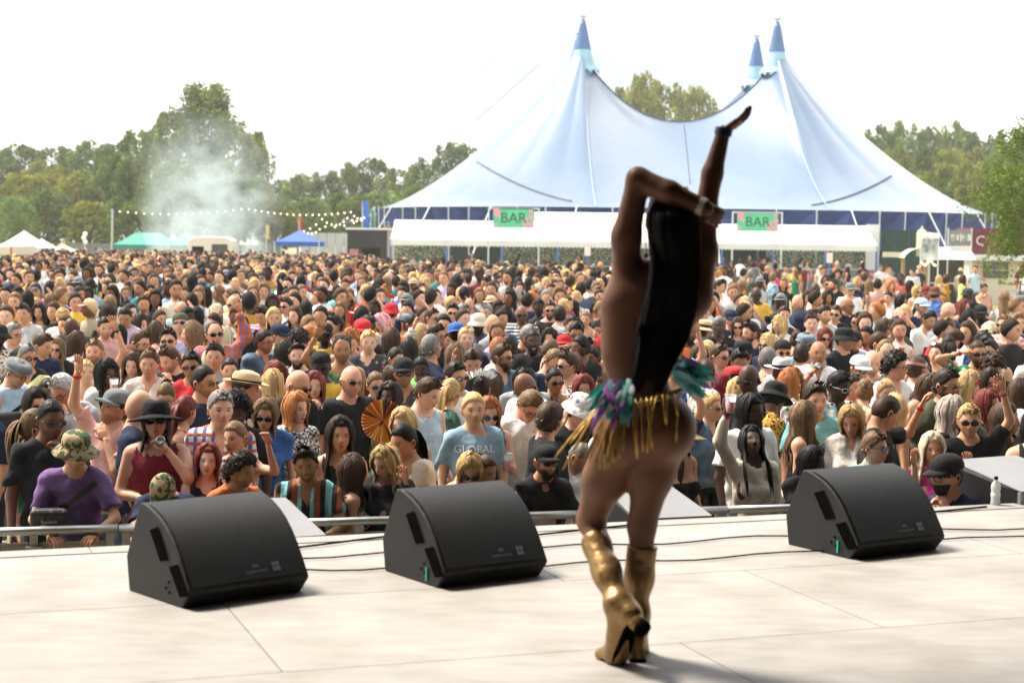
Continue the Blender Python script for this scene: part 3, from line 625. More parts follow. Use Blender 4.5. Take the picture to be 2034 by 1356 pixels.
MB().prism(pr, 0, .06, Matrix.Rotation(math.pi / 2, 4, 'X')).build('board', mat('pale mint board', (.62, .66, .52), .6), R); MB().box((-.04, .01, .02), (.04, .08, 2.25)).build('post', MWHT, R)
# metal pedestrian barriers and tall mesh fence
def ped_barrier(px, Yb, rz, label, h=1.05, w=2.2, n=13):
    p = at_y(px, 560, Yb); R = empty('pedestrian_barrier', (p.x, Yb, 0), rz); tag(R, label, 'barrier', 'metal pedestrian barriers')
    MB().tube([(0, 0, .15), (0, 0, h), (w, 0, h), (w, 0, .15)], .025, 6).build('frame', MALU, R); MB().tube([(0, 0, .18), (w, 0, .18)], .02, 6).build('lower_rail', MALU, R)
    for k in range(1, n): MB().tube([(w * k / n, 0, .18), (w * k / n, 0, h)], .009, 5).build('bar', MALU, R)
    for x in (.25, w - .25): MB().box((x - .03, -.3, .02), (x + .03, .3, .06)).build('foot', MALU, R)
for k, (px, Yb, rz, lab) in enumerate(((1690, 80, .0, 'pedestrian barrier in front of the end post of the bar'), (1745, 80, .0, 'pedestrian barrier in front of the dark green screen wall'), (1826, 47, .05, 'pedestrian barrier behind the person in a patterned blue top and brown bucket hat'), (1895, 46, .05, 'pedestrian barrier behind the person in neon yellow'), (1945, 66, 0, 'pedestrian barrier in front of the cream cabin windows'))): ped_barrier(px, Yb, rz, lab)
def mesh_fence(px, Yb, rz, w, h, label):
    p = at_y(px, 600, Yb); R = empty('mesh_fence', (p.x, Yb, 0), rz); tag(R, label, 'fence', 'temporary mesh fence panels')
    MB().tube([(0, 0, .05), (0, 0, h - .1), (.1, 0, h), (w - .1, 0, h), (w, 0, h - .1), (w, 0, .05)], .022, 6).build('frame', MALU, R)
    wires = MB()
    for k in range(1, 16): wires.tube([(w * k / 16, 0, .1), (w * k / 16, 0, h)], .005, 4, cap=False)
    for k in range(1, 7): wires.tube([(0, 0, .1 + (h - .1) * k / 7), (w, 0, .1 + (h - .1) * k / 7)], .005, 4, cap=False)
    o = wires.build('wire_mesh', MALU, R); o['kind'] = 'stuff'
    for x in (.0, w): MB().box((x - .1, -.3, .01), (x + .1, .3, .12)).build('foot_block', MHOLE, R)
mesh_fence(1992, 33, .25, 2.6, 1.55, 'nearer temporary mesh fence panel under the near tree'); mesh_fence(1988, 37, .4, 2.6, 1.75, 'farther temporary mesh fence panel under the near tree')
# grey hoarding far left of the bar
A, B = at_y(598, 462, 125), at_y(700, 480, 125); R = empty('hoarding', ((A.x + B.x) / 2, 125, 0)); tag(R, 'long pale grey hoarding behind the blue gazebo', 'fence'); hw = (B.x - A.x) / 2
for k in range(6): MB().box((-hw + k * hw / 3 + .02, 0, .03), (-hw + (k + 1) * hw / 3 - .02, .06, A.z)).build('panel', mat('pale grey hoarding', (.42, .45, .44), .7, noise=.1, nscale=1), R)
A, B = at_y(135, 487, 128), at_y(560, 498, 128); R = empty('hoarding', ((A.x + B.x) / 2, 128, 0)); tag(R, 'low grey fence line behind the teal gazebos', 'fence'); hw = (B.x - A.x) / 2
for k in range(10): MB().box((-hw + k * hw / 5 + .02, 0, .03), (-hw + (k + 1) * hw / 5 - .02, .05, 1.9)).build('panel', mat('dark grey fence', (.16, .18, .17), .8), R)
# flags
def flag(px, yt, yb, Yb, wd, m, label):
    A, B = at_y(px, yt, Yb), at_y(px, yb, Yb); R = empty('feather_flag', (A.x, Yb, 0)); tag(R, label, 'flag', 'feather flags')
    MB().tube([(0, 0, .02), (0, 0, A.z)], .03, 6).build('pole', MWHT, R)
    MB().grid(lambda u, v: (wd * u * (1 - .25 * v * v), .08 * math.sin(4 * v + 3 * u), B.z + (A.z - B.z) * v), 4, 10).build('cloth', m, R, smooth=True)
flag(720, 399, 455, 112, .48, MBLUE, 'tall blue feather flag left of the big top'); flag(737, 418, 462, 113, .25, MTEAL, 'narrow teal feather flag left of the big top')
MRED = mat('red cloth', (.55, .05, .06), .6, transl=.2); flag(594, 431, 462, 116, .22, MRED, 'small red flag above the blue gazebo'); flag(402, 456, 470, 118, .2, MRED, 'small red flag above the caravan')
flag(529, 447, 475, 122, .25, mat('yellow cloth', (.6, .45, .12), .6), 'small yellow banner between the caravan and the blue gazebo')
# festoon lights
MBULB = mat('warm bulb', (1, .78, .45), .4, emit=1.5)
def festoon(pts, n, Yb, label):
    A = at_y(*pts[0], Yb); R = empty('festoon_lights', (A.x, Yb, 0)); tag(R, label, 'lights', 'strings of festoon lights')
    us = np.linspace(0, len(pts) - 1, n); W_ = []
    for u in us:
        i = min(int(u), len(pts) - 2); t = u - i; x = pts[i][0] + (pts[i + 1][0] - pts[i][0]) * t; y = pts[i][1] + (pts[i + 1][1] - pts[i][1]) * t + 9 * 4 * t * (1 - t) * (1 if len(pts) < 5 else .35)
        W_.append(at_y(x, y, Yb) - Vector((A.x, Yb, 0)))
    MB().tube(W_, .015, 4).build('wire', MROPE, R); bm_ = None
    for q in W_:
        if bm_ is None: b_ = MB().lathe([(0, -.10), (.036, -.085), (.048, -.045), (.022, 0), (0, .01)], 8).build('bulb', MBULB, R, smooth=True); bm_ = b_.data
        else: b_ = bpy.data.objects.new('bulb', bm_); COL.objects.link(b_); b_.parent = R
        b_.location = q
festoon([(222, 417), (488, 413), (697, 420)], 34, 118, 'long string of festoon bulbs running from the tall pole past the smoke'); festoon([(697, 420), (728, 428), (640, 448), (604, 458)], 15, 112, 'zigzag string of festoon bulbs beside the blue flag')
festoon([(604, 458), (640, 434), (668, 446), (690, 432), (718, 436)], 13, 110, 'short dipping string of festoon bulbs over the grey hoarding')
p = at_y(222, 415, 118); R = tag(MB().tube([(0, 0, .02), (.05, 0, p.z)], .09, 8).build('light_pole', MALU, loc=(p.x, 118, 0)), 'tall bare pole holding the festoon lights beside the teal gazebo', 'pole')
p = at_y(168, 465, 112); R = empty('globe_lamp_post', (p.x, 112, 0)); tag(R, 'thin lamp post with stacked white globes near the white tents', 'lamp post')
MB().tube([(0, 0, .02), (0, 0, p.z)], .04, 6).build('post', MALU, R)
for k in range(3): MB().lathe([(.16 * math.sin(t), -.16 * math.cos(t)) for t in np.linspace(0, math.pi, 7)], 10, Matrix.Translation((.05 * (-1) ** k, 0, p.z - k * .26))).build('globe', mat('white globe', (.85, .85, .82), .3), R, smooth=True)

# ------------------------------------------------------------------ trees
def leaf_pat(t, l, co, src):
    oi = N(t, 'ShaderNodeObjectInfo'); mu = N(t, 'ShaderNodeMix', data_type='RGBA', blend_type='MULTIPLY'); mu.inputs['Factor'].default_value = 1
    l(src, mu.inputs['A']); l(oi.outputs['Color'], mu.inputs['B']); return mu.outputs['Result']
MLEAF = mat('leaves', rough=.6, attr=True, pat=leaf_pat, transl=.3, spec=.15); MBARK = mat('bark', (.10, .075, .05), .9, noise=.4, nscale=6, bump=.6, bscale=12)
def make_crown(seed, kind, n_cl, per, leaf):
    """unit crown: x,y in -1..1, z in 0..1; returns vertices, quads, colours and limbs"""
    r = np.random.default_rng(seed); C = []; Rr = []
    tries = 0
    while len(C) < n_cl and tries < 20000:
        tries += 1; z = r.uniform(.04, 1); 
        if kind == 'round': env = math.sqrt(max(0, 1 - ((z - .5) / .52) ** 2)) ** .8
        elif kind == 'tall': env = (.55 + .45 * math.sin(z * 7 + seed)) * (1 - .55 * z ** 2) * min(1, z * 5)
        elif kind == 'willow': env = math.sqrt(max(0, 1 - ((z - .42) / .6) ** 2))
        else: env = (1 - z) ** .6 * min(1, z * 6)
        a = r.uniform(0, 2 * math.pi); rad = env * (r.uniform(.25, 1) ** .5) * (1 + .22 * math.sin(3 * a + seed) + .12 * math.sin(5 * a + 9 * z))
        C.append((rad * math.cos(a), rad * math.sin(a), z)); Rr.append(r.uniform(.13, .25))
    C = np.array(C); Rr = np.array(Rr); n = len(C) * per
    idx = np.repeat(np.arange(len(C)), per); d = r.normal(size=(n, 3)); d /= np.linalg.norm(d, axis=1)[:, None]
    P = C[idx] + d * (Rr[idx] * r.uniform(.3, 1, n) ** .5)[:, None] * np.array([1, 1, .42])
    if kind == 'willow': P[:, 2] -= np.abs(r.normal(0, .05, n))
    P[:, 2] = np.maximum(P[:, 2], .0)
    u = r.normal(size=(n, 3)); u[:, 2] *= .6; u /= np.linalg.norm(u, axis=1)[:, None]; w = np.cross(u, r.normal(size=(n, 3))); w /= np.linalg.norm(w, axis=1)[:, None]
    sz = leaf * r.uniform(.6, 1.3, n)[:, None]; asp = np.array([1, 1, .5])
    Q = np.stack([P - u * sz * asp, P + w * sz * .62 * asp, P + u * sz * asp, P - w * sz * .62 * asp], 1).reshape(-1, 3)
    base = np.array([[.140, .190, .050]]) * (1 + .55 * r.normal(0, .35, (len(C), 1)))[idx] * r.uniform(.6, 1.4, (n, 1)); base = np.clip(base, .01, .4)
    yel = (r.random(n) < .10)[:, None]; base = np.where(yel, base * np.array([[1.6, 1.15, .8]]), base)
    return Q, np.arange(n * 4).reshape(-1, 4), np.repeat(base, 4, 0), C
CR = {}
for nm, (seed, kind, ncl, per, leaf) in {'oak': (1, 'round', 130, 85, .044), 'ash': (2, 'round', 110, 85, .046), 'willow': (9, 'willow', 150, 80, .038), 'elm': (13, 'round', 100, 90, .050), 'cone': (4, 'cone', 90, 80, .046), 'big': (21, 'tall', 210, 95, .030), 'near': (31, 'round', 190, 170, .022)}.items():
    Q, F, c, C = make_crown(seed, kind, ncl, per, leaf); o = mesh('crown', Q, F, MLEAF, col=c)
    lim = MB(); lim.tube([(0, 0, -.6), (.01, .01, -.2), (0, 0, .35), (.02, 0, .7)], [.055, .045, .032, .012], 8)
    for q in C[::max(1, len(C) // 16)]:
        z0 = max(-.05, q[2] * .55 - .08); lim.tube([(0, 0, z0), (q[0] * .5, q[1] * .5, (z0 + q[2]) / 2 + .03), tuple(q)], [.02, .013, .004], 5)
    t_ = lim.build('trunk', MBARK, smooth=True)
    CR[nm] = (o.data, t_.data); bpy.data.objects.remove(o); bpy.data.objects.remove(t_)
def tree(px, yt, hwpx, Y, proto, tint, label, group='trees around the field', low=.22, rz=None):
    top = at_y(px, yt, Y); H = top.z; hw = hwpx / S(Y); R = empty('tree', (top.x, Y, 0), RNG.uniform(0, 6.28) if rz is None else rz); tag(R, label, 'tree', group)
    z0 = H * low; c = bpy.data.objects.new('crown', CR[proto][0]); COL.objects.link(c); c.parent = R; c.location = (0, 0, z0); c.scale = (hw, hw, H - z0); c.color = (*tint, 1)
    t_ = bpy.data.objects.new('trunk', CR[proto][1]); COL.objects.link(t_); t_.parent = R; k = z0 / .6 if z0 > 0 else 1
    t_.location = (0, 0, z0); t_.scale = (hw * .8, hw * .8, H - z0)
    return R
G0, G1, G2, G3, G4 = (1, 1, 1), (.75, .85, .85), (1.45, 1.2, .75), (1.25, 1.35, 1.5), (.85, 1.0, .7)
TREES = [(-20, 300, 62, 235, 'oak', G1), (45, 296, 60, 240, 'elm', G1), (110, 298, 58, 238, 'ash', G0), (170, 287, 58, 236, 'oak', G4), (232, 292, 55, 230, 'elm', G1), (95, 330, 60, 205, 'ash', G2), (160, 345, 62, 190, 'oak', G2), (225, 318, 58, 186, 'ash', G4), (40, 352, 52, 178, 'elm', G2), (25, 392, 46, 150, 'willow', G3), (92, 380, 50, 160, 'oak', G1), (180, 405, 50, 152, 'elm', G2), (250, 395, 50, 150, 'ash', G4),
    (288, 268, 62, 185, 'oak', G4), (335, 232, 58, 178, 'ash', G0), (408, 178, 98, 165, 'big', G0), (474, 250, 62, 172, 'oak', G2), (350, 330, 70, 158, 'elm', G4), (445, 330, 80, 160, 'ash', G4), (500, 300, 36, 168, 'elm', G0),
    (545, 372, 48, 215, 'elm', G3), (592, 352, 48, 222, 'oak', G0), (645, 345, 46, 225, 'ash', G1), (692, 330, 46, 232, 'cone', G0), (742, 322, 46, 236, 'elm', G1), (790, 340, 46, 228, 'ash', G0), (845, 318, 48, 232, 'oak', G1), (902, 292, 52, 230, 'elm', G1), (950, 300, 46, 236, 'oak', G1), (550, 405, 40, 165, 'oak', G2), (615, 395, 55, 175, 'willow', G3), (690, 388, 55, 182, 'ash', G4), (760, 385, 50, 186, 'elm', G3), (822, 372, 55, 190, 'oak', G4),
    (1268, 160, 58, 255, 'oak', G2), (1325, 174, 62, 258, 'ash', G2), (1382, 186, 54, 262, 'elm', G2),
    (1748, 258, 46, 235, 'oak', G1), (1800, 250, 42, 245, 'ash', G3), (1845, 262, 40, 240, 'elm', G0), (1900, 250, 42, 242, 'oak', G3), (1950, 272, 46, 236, 'ash', G1), (2010, 268, 50, 232, 'oak', G1), (1775, 300, 40, 205, 'ash', G2), (1830, 292, 44, 200, 'cone', G1), (1885, 305, 40, 198, 'elm', G2), (1880, 330, 66, 175, 'willow', G2), (1800, 345, 52, 182, 'ash', G4), (1950, 325, 56, 168, 'oak', G2), (2020, 330, 60, 160, 'ash', G2), (2000, 300, 46, 190, 'elm', G4), (1760, 320, 44, 212, 'oak', G0), (1860, 300, 46, 215, 'oak', G4), (1925, 300, 44, 210, 'ash', G2), (1980, 315, 46, 205, 'elm', G0), (1840, 355, 50, 178, 'elm', G2), (1905, 350, 50, 172, 'oak', G4)]
KINDN = {'oak': 'broad round-crowned tree', 'elm': 'dense leafy tree', 'ash': 'loose-crowned tree', 'willow': 'pale drooping willow', 'cone': 'narrow pointed tree', 'big': 'tall irregular tree towering over the smoke'}
def tree_place(px, Y):
    if px < 60: return 'behind the white tents'
    if px < 270: return 'left of the teal gazebos'
    if px < 520: return 'around the barbecue smoke'
    if px < 720: return 'behind the blue gazebo'
    if px < 1000: return 'beside the big top'
    if px < 1500: return 'peeking over the big top'
    return 'beyond the food stalls'
tn = {}
for i, (px, yt, hw, Y, pr, ti) in enumerate(TREES):
    sh = {G0: 'mid green', G1: 'dark green', G2: 'yellowish green', G3: 'pale grey-green', G4: 'fresh green'}[ti]; row = ', back row' if Y > 200 else ', front row'
    lab = f'{sh} {KINDN[pr]} {tree_place(px, Y)}' + (row if pr != 'big' else '')
    tn.setdefault(lab, []).append(px); k = len(tn[lab])
    if k > 1: lab += ', further along' if k == 2 else ', furthest along'
    tree(px, yt, hw, Y, pr, ti, lab)
tree(2112, 250, 150, 54, 'near', (.85, .95, .6), 'near tree with crisp dark leaves overhanging the container stall', low=.24)

# ------------------------------------------------------------------ barbecue smoke
def smoke():
    p = at_y(402, 487, 114); zt = at_y(402, 215, 114).z
    n = 28; V = []; F = []; K = 14
    for j in range(K + 1):
        t = j / K; z = .6 + (zt - .6) * t; rx = (2.6 + 2.6 * math.sin(math.pi * min(1, t * .85 + .12))) * (1 if t < .98 else .3); cx = .5 * math.sin(t * 4) - .3 * t
        for k in range(n): a = 2 * math.pi * k / n; V.append((cx + rx * (1 + .1 * math.sin(3 * a + 5 * t)) * math.cos(a), rx * .7 * math.sin(a), z))
    F = [(j * n + k, j * n + (k + 1) % n, (j + 1) * n + (k + 1) % n, (j + 1) * n + k) for j in range(K) for k in range(n)] + [tuple(range(n))[::-1], tuple(range(K * n, K * n + n))]
    m = bpy.data.materials.new('smoke'); m.use_nodes = True; t = m.node_tree; t.nodes.clear(); l = t.links.new
    o = N(t, 'ShaderNodeOutputMaterial'); pv = N(t, 'ShaderNodeVolumePrincipled'); pv.inputs['Color'].default_value = (.82, .94, .98, 1)
    co = N(t, 'ShaderNodeTexCoord'); nz = N(t, 'ShaderNodeTexNoise'); nz.inputs['Scale'].default_value = .55; nz.inputs['Detail'].default_value = 4; nz.inputs['Distortion'].default_value = .8; l(co.outputs['Object'], nz.inputs['Vector'])
    gr = N(t, 'ShaderNodeSeparateXYZ'); l(co.outputs['Generated'], gr.inputs[0])
    # density falls off from the axis and with height
    def mth(op, a, b=None):
        x = N(t, 'ShaderNodeMath', operation=op)
        for i, q in enumerate((a, b)):
            if q is None: continue
            if isinstance(q, (int, float)): x.inputs[i].default_value = q
            else: l(q, x.inputs[i])
        return x.outputs[0]
    dx = mth('MULTIPLY', mth('SUBTRACT', gr.outputs['X'], .5), 2.1); dy = mth('MULTIPLY', mth('SUBTRACT', gr.outputs['Y'], .5), 2.1)
    rad = mth('SUBTRACT', 1.0, mth('SQRT', mth('ADD', mth('MULTIPLY', dx, dx), mth('MULTIPLY', dy, dy)))); rad = mth('MAXIMUM', rad, 0.0)
    hz = mth('SUBTRACT', 1.02, gr.outputs['Z']); hz = mth('POWER', mth('MAXIMUM', hz, 0.0), 1.3)
    nn = mth('MAXIMUM', mth('SUBTRACT', nz.outputs['Fac'], .36), 0.0)
    l(mth('MULTIPLY', mth('MULTIPLY', mth('MULTIPLY', rad, hz), nn), 3.3), pv.inputs['Density']); l(pv.outputs[0], o.inputs['Volume'])
    ob = mesh('smoke', V, F, m, loc=(p.x, 114, 0)); tag(ob, kind='stuff'); ob['label'] = 'pale barbecue smoke drifting up in front of the tall tree'; ob['category'] = 'smoke'
smoke()
# ------------------------------------------------------------------ people: signed-distance bodies, sculpted heads, hair, hats
class Field:
    """a voxel distance field; prims are blended smoothly, then meshed by surface nets"""
    def __init__(s, lo, hi, v):
        s.v = v; s.lo = np.array(lo, float); s.n = np.ceil((np.array(hi) - s.lo) / v).astype(int) + 1; s.F = np.full(s.n, .5, np.float32)
    def _sl(s, lo, hi):
        a = np.maximum(np.floor((np.array(lo) - s.lo) / s.v).astype(int), 0); b = np.minimum(np.ceil((np.array(hi) - s.lo) / s.v).astype(int) + 1, s.n)
        if np.any(b <= a): return None, None
        ax = [s.lo[i] + s.v * np.arange(a[i], b[i]) for i in range(3)]
        return tuple(slice(a[i], b[i]) for i in range(3)), (ax[0][:, None, None], ax[1][None, :, None], ax[2][None, None, :])
    def _mix(s, sl, d, k):
        f = s.F[sl]; h = np.maximum(k - np.abs(f - d), 0) / k; s.F[sl] = np.minimum(f, d) - h * h * k * .25
    def cone(s, a, b, ra, rb, k=.03, cut=None):
        a = np.array(a, float); b = np.array(b, float); r = max(ra, rb) + .1; sl, X = s._sl(np.minimum(a, b) - r, np.maximum(a, b) + r)
        if sl is None: return s
        ba = b - a; L2 = ba @ ba + 1e-9; px, py, pz = X[0] - a[0], X[1] - a[1], X[2] - a[2]
        h = np.clip((px * ba[0] + py * ba[1] + pz * ba[2]) / L2, 0, 1)
        d = np.sqrt((px - ba[0] * h) ** 2 + (py - ba[1] * h) ** 2 + (pz - ba[2] * h) ** 2) - (ra + (rb - ra) * h)
        if cut: d = np.maximum(d, ((px * ba[0] + py * ba[1] + pz * ba[2]) / math.sqrt(L2) - math.sqrt(L2)))
        s._mix(sl, d, k); return s
    def ell(s, c, r, k=.04):
        c = np.array(c, float); r = np.array(r, float); sl, X = s._sl(c - r - .1, c + r + .1)
        if sl is None: return s
        q = [(X[i] - c[i]) / r[i] for i in range(3)]; k0 = np.sqrt(q[0] ** 2 + q[1] ** 2 + q[2] ** 2) + 1e-9; k1 = np.sqrt((q[0] / r[0]) ** 2 + (q[1] / r[1]) ** 2 + (q[2] / r[2]) ** 2) + 1e-9
        s._mix(sl, k0 * (k0 - 1) / k1, k); return s
    def carve(s, a, b, ra, rb):
        t = Field.__new__(Field); t.v = s.v; t.lo = s.lo; t.n = s.n; t.F = np.full(s.n, .5, np.float32); t.cone(a, b, ra, rb, .001); s.F = np.maximum(s.F, -t.F); return s
    def clip_below(s, z): s.F = np.maximum(s.F, (z - (s.lo[2] + s.v * np.arange(s.n[2])))[None, None, :]); return s
    def wrinkle(s, amp, rng, f=1.):
        g = [s.lo[i] + s.v * np.arange(s.n[i]) for i in range(3)]; X, Y, Z = g[0][:, None, None], g[1][None, :, None], g[2][None, None, :]
        for _ in range(4):
            k = rng.normal(0, 1, 3); k[2] *= .7; k = k / np.linalg.norm(k) * rng.uniform(28, 60) * f; p = rng.uniform(0, 6.28)
            w = np.sin(X * k[0] + Y * k[1] + Z * k[2] + p + 1.3 * np.sin(Z * 9 + X * 5 + p)); s.F += (amp * .5 * w).astype(np.float32)
        return s
    def nets(s):
        F = s.F; v = s.v; S_ = F < 0; n = s.n
        if not S_.any(): return np.zeros((0, 3)), np.zeros((0, 4), int), np.zeros((0, 3), int)
        c = S_[:-1, :-1, :-1].astype(np.int8)
        for i in (0, 1):
            for j in (0, 1):
                for k in (0, 1):
                    if i or j or k: c = c + S_[i:n[0] - 1 + i, j:n[1] - 1 + j, k:n[2] - 1 + k]
        act = (c > 0) & (c < 8); A = np.argwhere(act); idx = np.full(act.shape, -1, np.int64); idx[act] = np.arange(len(A))
        P = np.zeros((len(A), 3)); cnt = np.zeros(len(A))
        for ax in range(3):
            for (i, j) in ((0, 0), (0, 1), (1, 0), (1, 1)):
                o0 = [0, 0, 0]; oth = [q for q in range(3) if q != ax]; o0[oth[0]] = i; o0[oth[1]] = j; o1 = list(o0); o1[ax] = 1
                f0 = F[A[:, 0] + o0[0], A[:, 1] + o0[1], A[:, 2] + o0[2]]; f1 = F[A[:, 0] + o1[0], A[:, 1] + o1[1], A[:, 2] + o1[2]]
                m = (f0 < 0) != (f1 < 0); t = np.where(m, f0 / np.where(m, f0 - f1, 1), 0); q = np.tile(np.array(o0, float), (len(A), 1)); q[:, ax] = t
                P += q * m[:, None]; cnt += m
        P = (A + P / np.maximum(cnt, 1)[:, None]) * v + s.lo
        Q = []
        for ax in range(3):
            sh = [slice(1, -1)] * 3; sh[ax] = slice(0, -1); s1 = [slice(1, -1)] * 3; s1[ax] = slice(1, None)
            a = S_[tuple(sh)]; b = S_[tuple(s1)]; E = np.argwhere(a != b); o = np.array([1, 1, 1]); o[ax] = 0; E = E + o; oth = [(ax + 1) % 3, (ax + 2) % 3]
            d1 = np.zeros(3, int); d1[oth[0]] = 1; d2 = np.zeros(3, int); d2[oth[1]] = 1
            def g(e): return idx[e[:, 0], e[:, 1], e[:, 2]]
            q = np.stack([g(E - d1 - d2), g(E - d2), g(E), g(E - d1)], 1); fl = ~S_[E[:, 0], E[:, 1], E[:, 2]]; q[fl] = q[fl][:, ::-1]; Q.append(q)
        Q = np.concatenate(Q); Q = Q[(Q >= 0).all(1)]
        return P, Q, A

SKIN = [(.70, .41, .29), (.63, .335, .215), (.51, .255, .145), (.36, .17, .085), (.18, .08, .042), (.07, .032, .020)]
HAIRC = dict(blk=(.006, .005, .005), dbr=(.018, .011, .007), brn=(.055, .029, .015), lbr=(.17, .10, .05), gng=(.36, .13, .04), red=(.16, .03, .022), bln=(.50, .33, .14), pla=(.66, .55, .38), gry=(.20, .19, .18), wht=(.50, .49, .47), pnk=(.55, .27, .30), slv=(.48, .42, .36))
def smst(x, a, b):
    t = np.clip((x - a) / (b - a), 0, 1); return t * t * (3 - 2 * t)
def head_shape(az, po, fem=False):
    """az 0 = face front, + towards image right of a facing head; po polar angle from the top. Returns x, y(front negative), z"""
    x = np.sin(az) * np.sin(po); f = np.cos(az) * np.sin(po); z = np.cos(po)
    w = .0735 if fem else .0765; X = w * x; Fq = .097 * f; Z = .119 * z
    low = smst(-z, .05, 1.0); X = X * (1 - .27 * low) * (1 + .04 * smst(z, .2, .9)); Fq = Fq + .020 * low * (f > -2) ; Fq = np.where(f < 0, Fq * (1 - .30 * smst(-z, .25, .95)), Fq)
    fr = smst(f, .2, .7)
    nz = np.exp(-(X / .0125) ** 2) * np.interp(Z, [-.048, -.042, -.033, -.008, .012, .03], [0, .35, 1, .55, .22, 0]) * .024
    nw = np.exp(-((np.abs(X) - .012) / .008) ** 2) * np.exp(-((Z + .037) / .009) ** 2) * .008
    soc = np.exp(-((np.abs(X) - .031) / .017) ** 2 - ((Z - .002) / .013) ** 2) * .010
    eye = np.exp(-((np.abs(X) - .031) / .011) ** 2 - ((Z - .000) / .0075) ** 2) * .006
    brow = np.exp(-((np.abs(X) - .028) / .022) ** 2 - ((Z - .024) / .009) ** 2) * .0055 * (.5 if fem else 1)
    lip = np.exp(-(X / .021) ** 2 - ((Z + .060) / .0055) ** 2) * .0065 + np.exp(-(X / .018) ** 2 - ((Z + .070) / .006) ** 2) * .0065 - np.exp(-(X / .024) ** 2 - ((Z + .0655) / .0022) ** 2) * .004
    chin = np.exp(-(X / .026) ** 2 - ((Z + .100) / .016) ** 2) * .009; chk = np.exp(-((np.abs(X) - .043) / .018) ** 2 - ((Z + .022) / .018) ** 2) * .005
    Fq = Fq + fr * (nz + nw - soc + eye + brow + lip + chin + chk)
    return X, -Fq, Z
def hairline(az, bald=0):
    a = np.abs(((az + np.pi) % (2 * np.pi)) - np.pi); return np.interp(a, np.radians([0, 25, 45, 62, 75, 92, 105, 125, 180]), np.array([.066, .068, .060, .030, .012, .002, -.035, -.06, -.07]))
def make_head(skin, hc, fem, beard, lod, rng, lips=None, smile=0):
    nu, nv = ((36, 32), (24, 20))[lod]
    u = np.linspace(-1, 1, nu, endpoint=False); az = np.pi * (0.62 * u + .38 * u ** 3 * np.abs(u) ** .5 * 1.0); az = np.pi * (u * .55 + .45 * u ** 3)
    po = np.linspace(.03, np.pi - .03, nv); AZ, PO = np.meshgrid(az, po); X, Y, Z = head_shape(AZ, PO, fem)
    V = np.stack([X, Y, Z], -1).reshape(-1, 3); x, y, z = V.T; front = smst(-y, .035, .075)
    C = np.tile(np.array(skin), (len(V), 1)); hcl = np.array(hc)
    def blend(m, c): 
        nonlocal C
        C = C * (1 - m[:, None]) + np.array(c)[None] * m[:, None]
    ax = np.abs(x); dk = np.array(skin) * np.array([.80, .55, .50])
    blend(.5 * front * np.exp(-((ax - .042) / .016) ** 2 - ((z + .028) / .016) ** 2), np.array(skin) * np.array([1.08, .80, .76])); blend(.35 * front * np.exp(-(x / .012) ** 2 - ((z + .034) / .012) ** 2), np.array(skin) * np.array([1.05, .8, .75]))
    if beard:
        mz = smst(-z, .035, .055) * smst(-y, -.045, .0); mz = np.maximum(mz, smst(ax, .060, .068) * smst(-z, -.02, .01) * smst(-y, -.01, .03)); mz *= 1 - front * np.exp(-((x / .023) ** 4) - ((z + .064) / .010) ** 4)
        mz *= 1 - front * smst(.043 - ax, 0, .02) * smst(z, -.046, -.040); blend(np.clip(mz, 0, 1) * (.45 if beard == 1 else .95), hcl * .8)
    if lips is not None: blend(np.clip(front * np.clip(1.35 - (x / .023) ** 2 - ((z + .0648) / .0105) ** 2, 0, 1), 0, 1) * .7, lips)
    if smile: blend(front * np.clip(1.3 - (x / .020) ** 2 - ((z + .066) / .0065) ** 2, 0, 1) * .8, (.72, .68, .62))
    C *= 1 + rng.normal(0, .02, (len(V), 1))
    F = np.array([(j * nu + i, j * nu + (i + 1) % nu, (j + 1) * nu + (i + 1) % nu, (j + 1) * nu + i) for j in range(nv - 1) for i in range(nu)])[:, ::-1]
    # ears
    e = 8; th = np.linspace(0, 2 * np.pi, e, endpoint=False); EV = []; EF = []
    for sx in (-1, 1):
        k = len(V) + len(EV)
        for (rr, dx) in ((1, .000), (.95, .012), (.55, .009)):
            for t in th: EV.append((sx * (.0700 + dx + .006 * (rr < .9)), .006 + .018 * rr * np.cos(t) + dx * .5, -.006 + .031 * rr * np.sin(t)))
        for r in range(2):
            for i in range(e): EF.append((k + r * e + i, k + r * e + (i + 1) % e, k + (r + 1) * e + (i + 1) % e, k + (r + 1) * e + i))
        EF += [(k + 2 * e + 0, k + 2 * e + 1 + i, k + 2 * e + 2 + i, k + 2 * e + 2 + i) for i in range(0)]
    EV = np.array(EV); V = np.concatenate([V, EV]); C = np.concatenate([C, np.tile(np.array(skin) * np.array([1.03, .85, .8]), (len(EV), 1))]); F = np.concatenate([F, np.array(EF)])
    return V, F, C
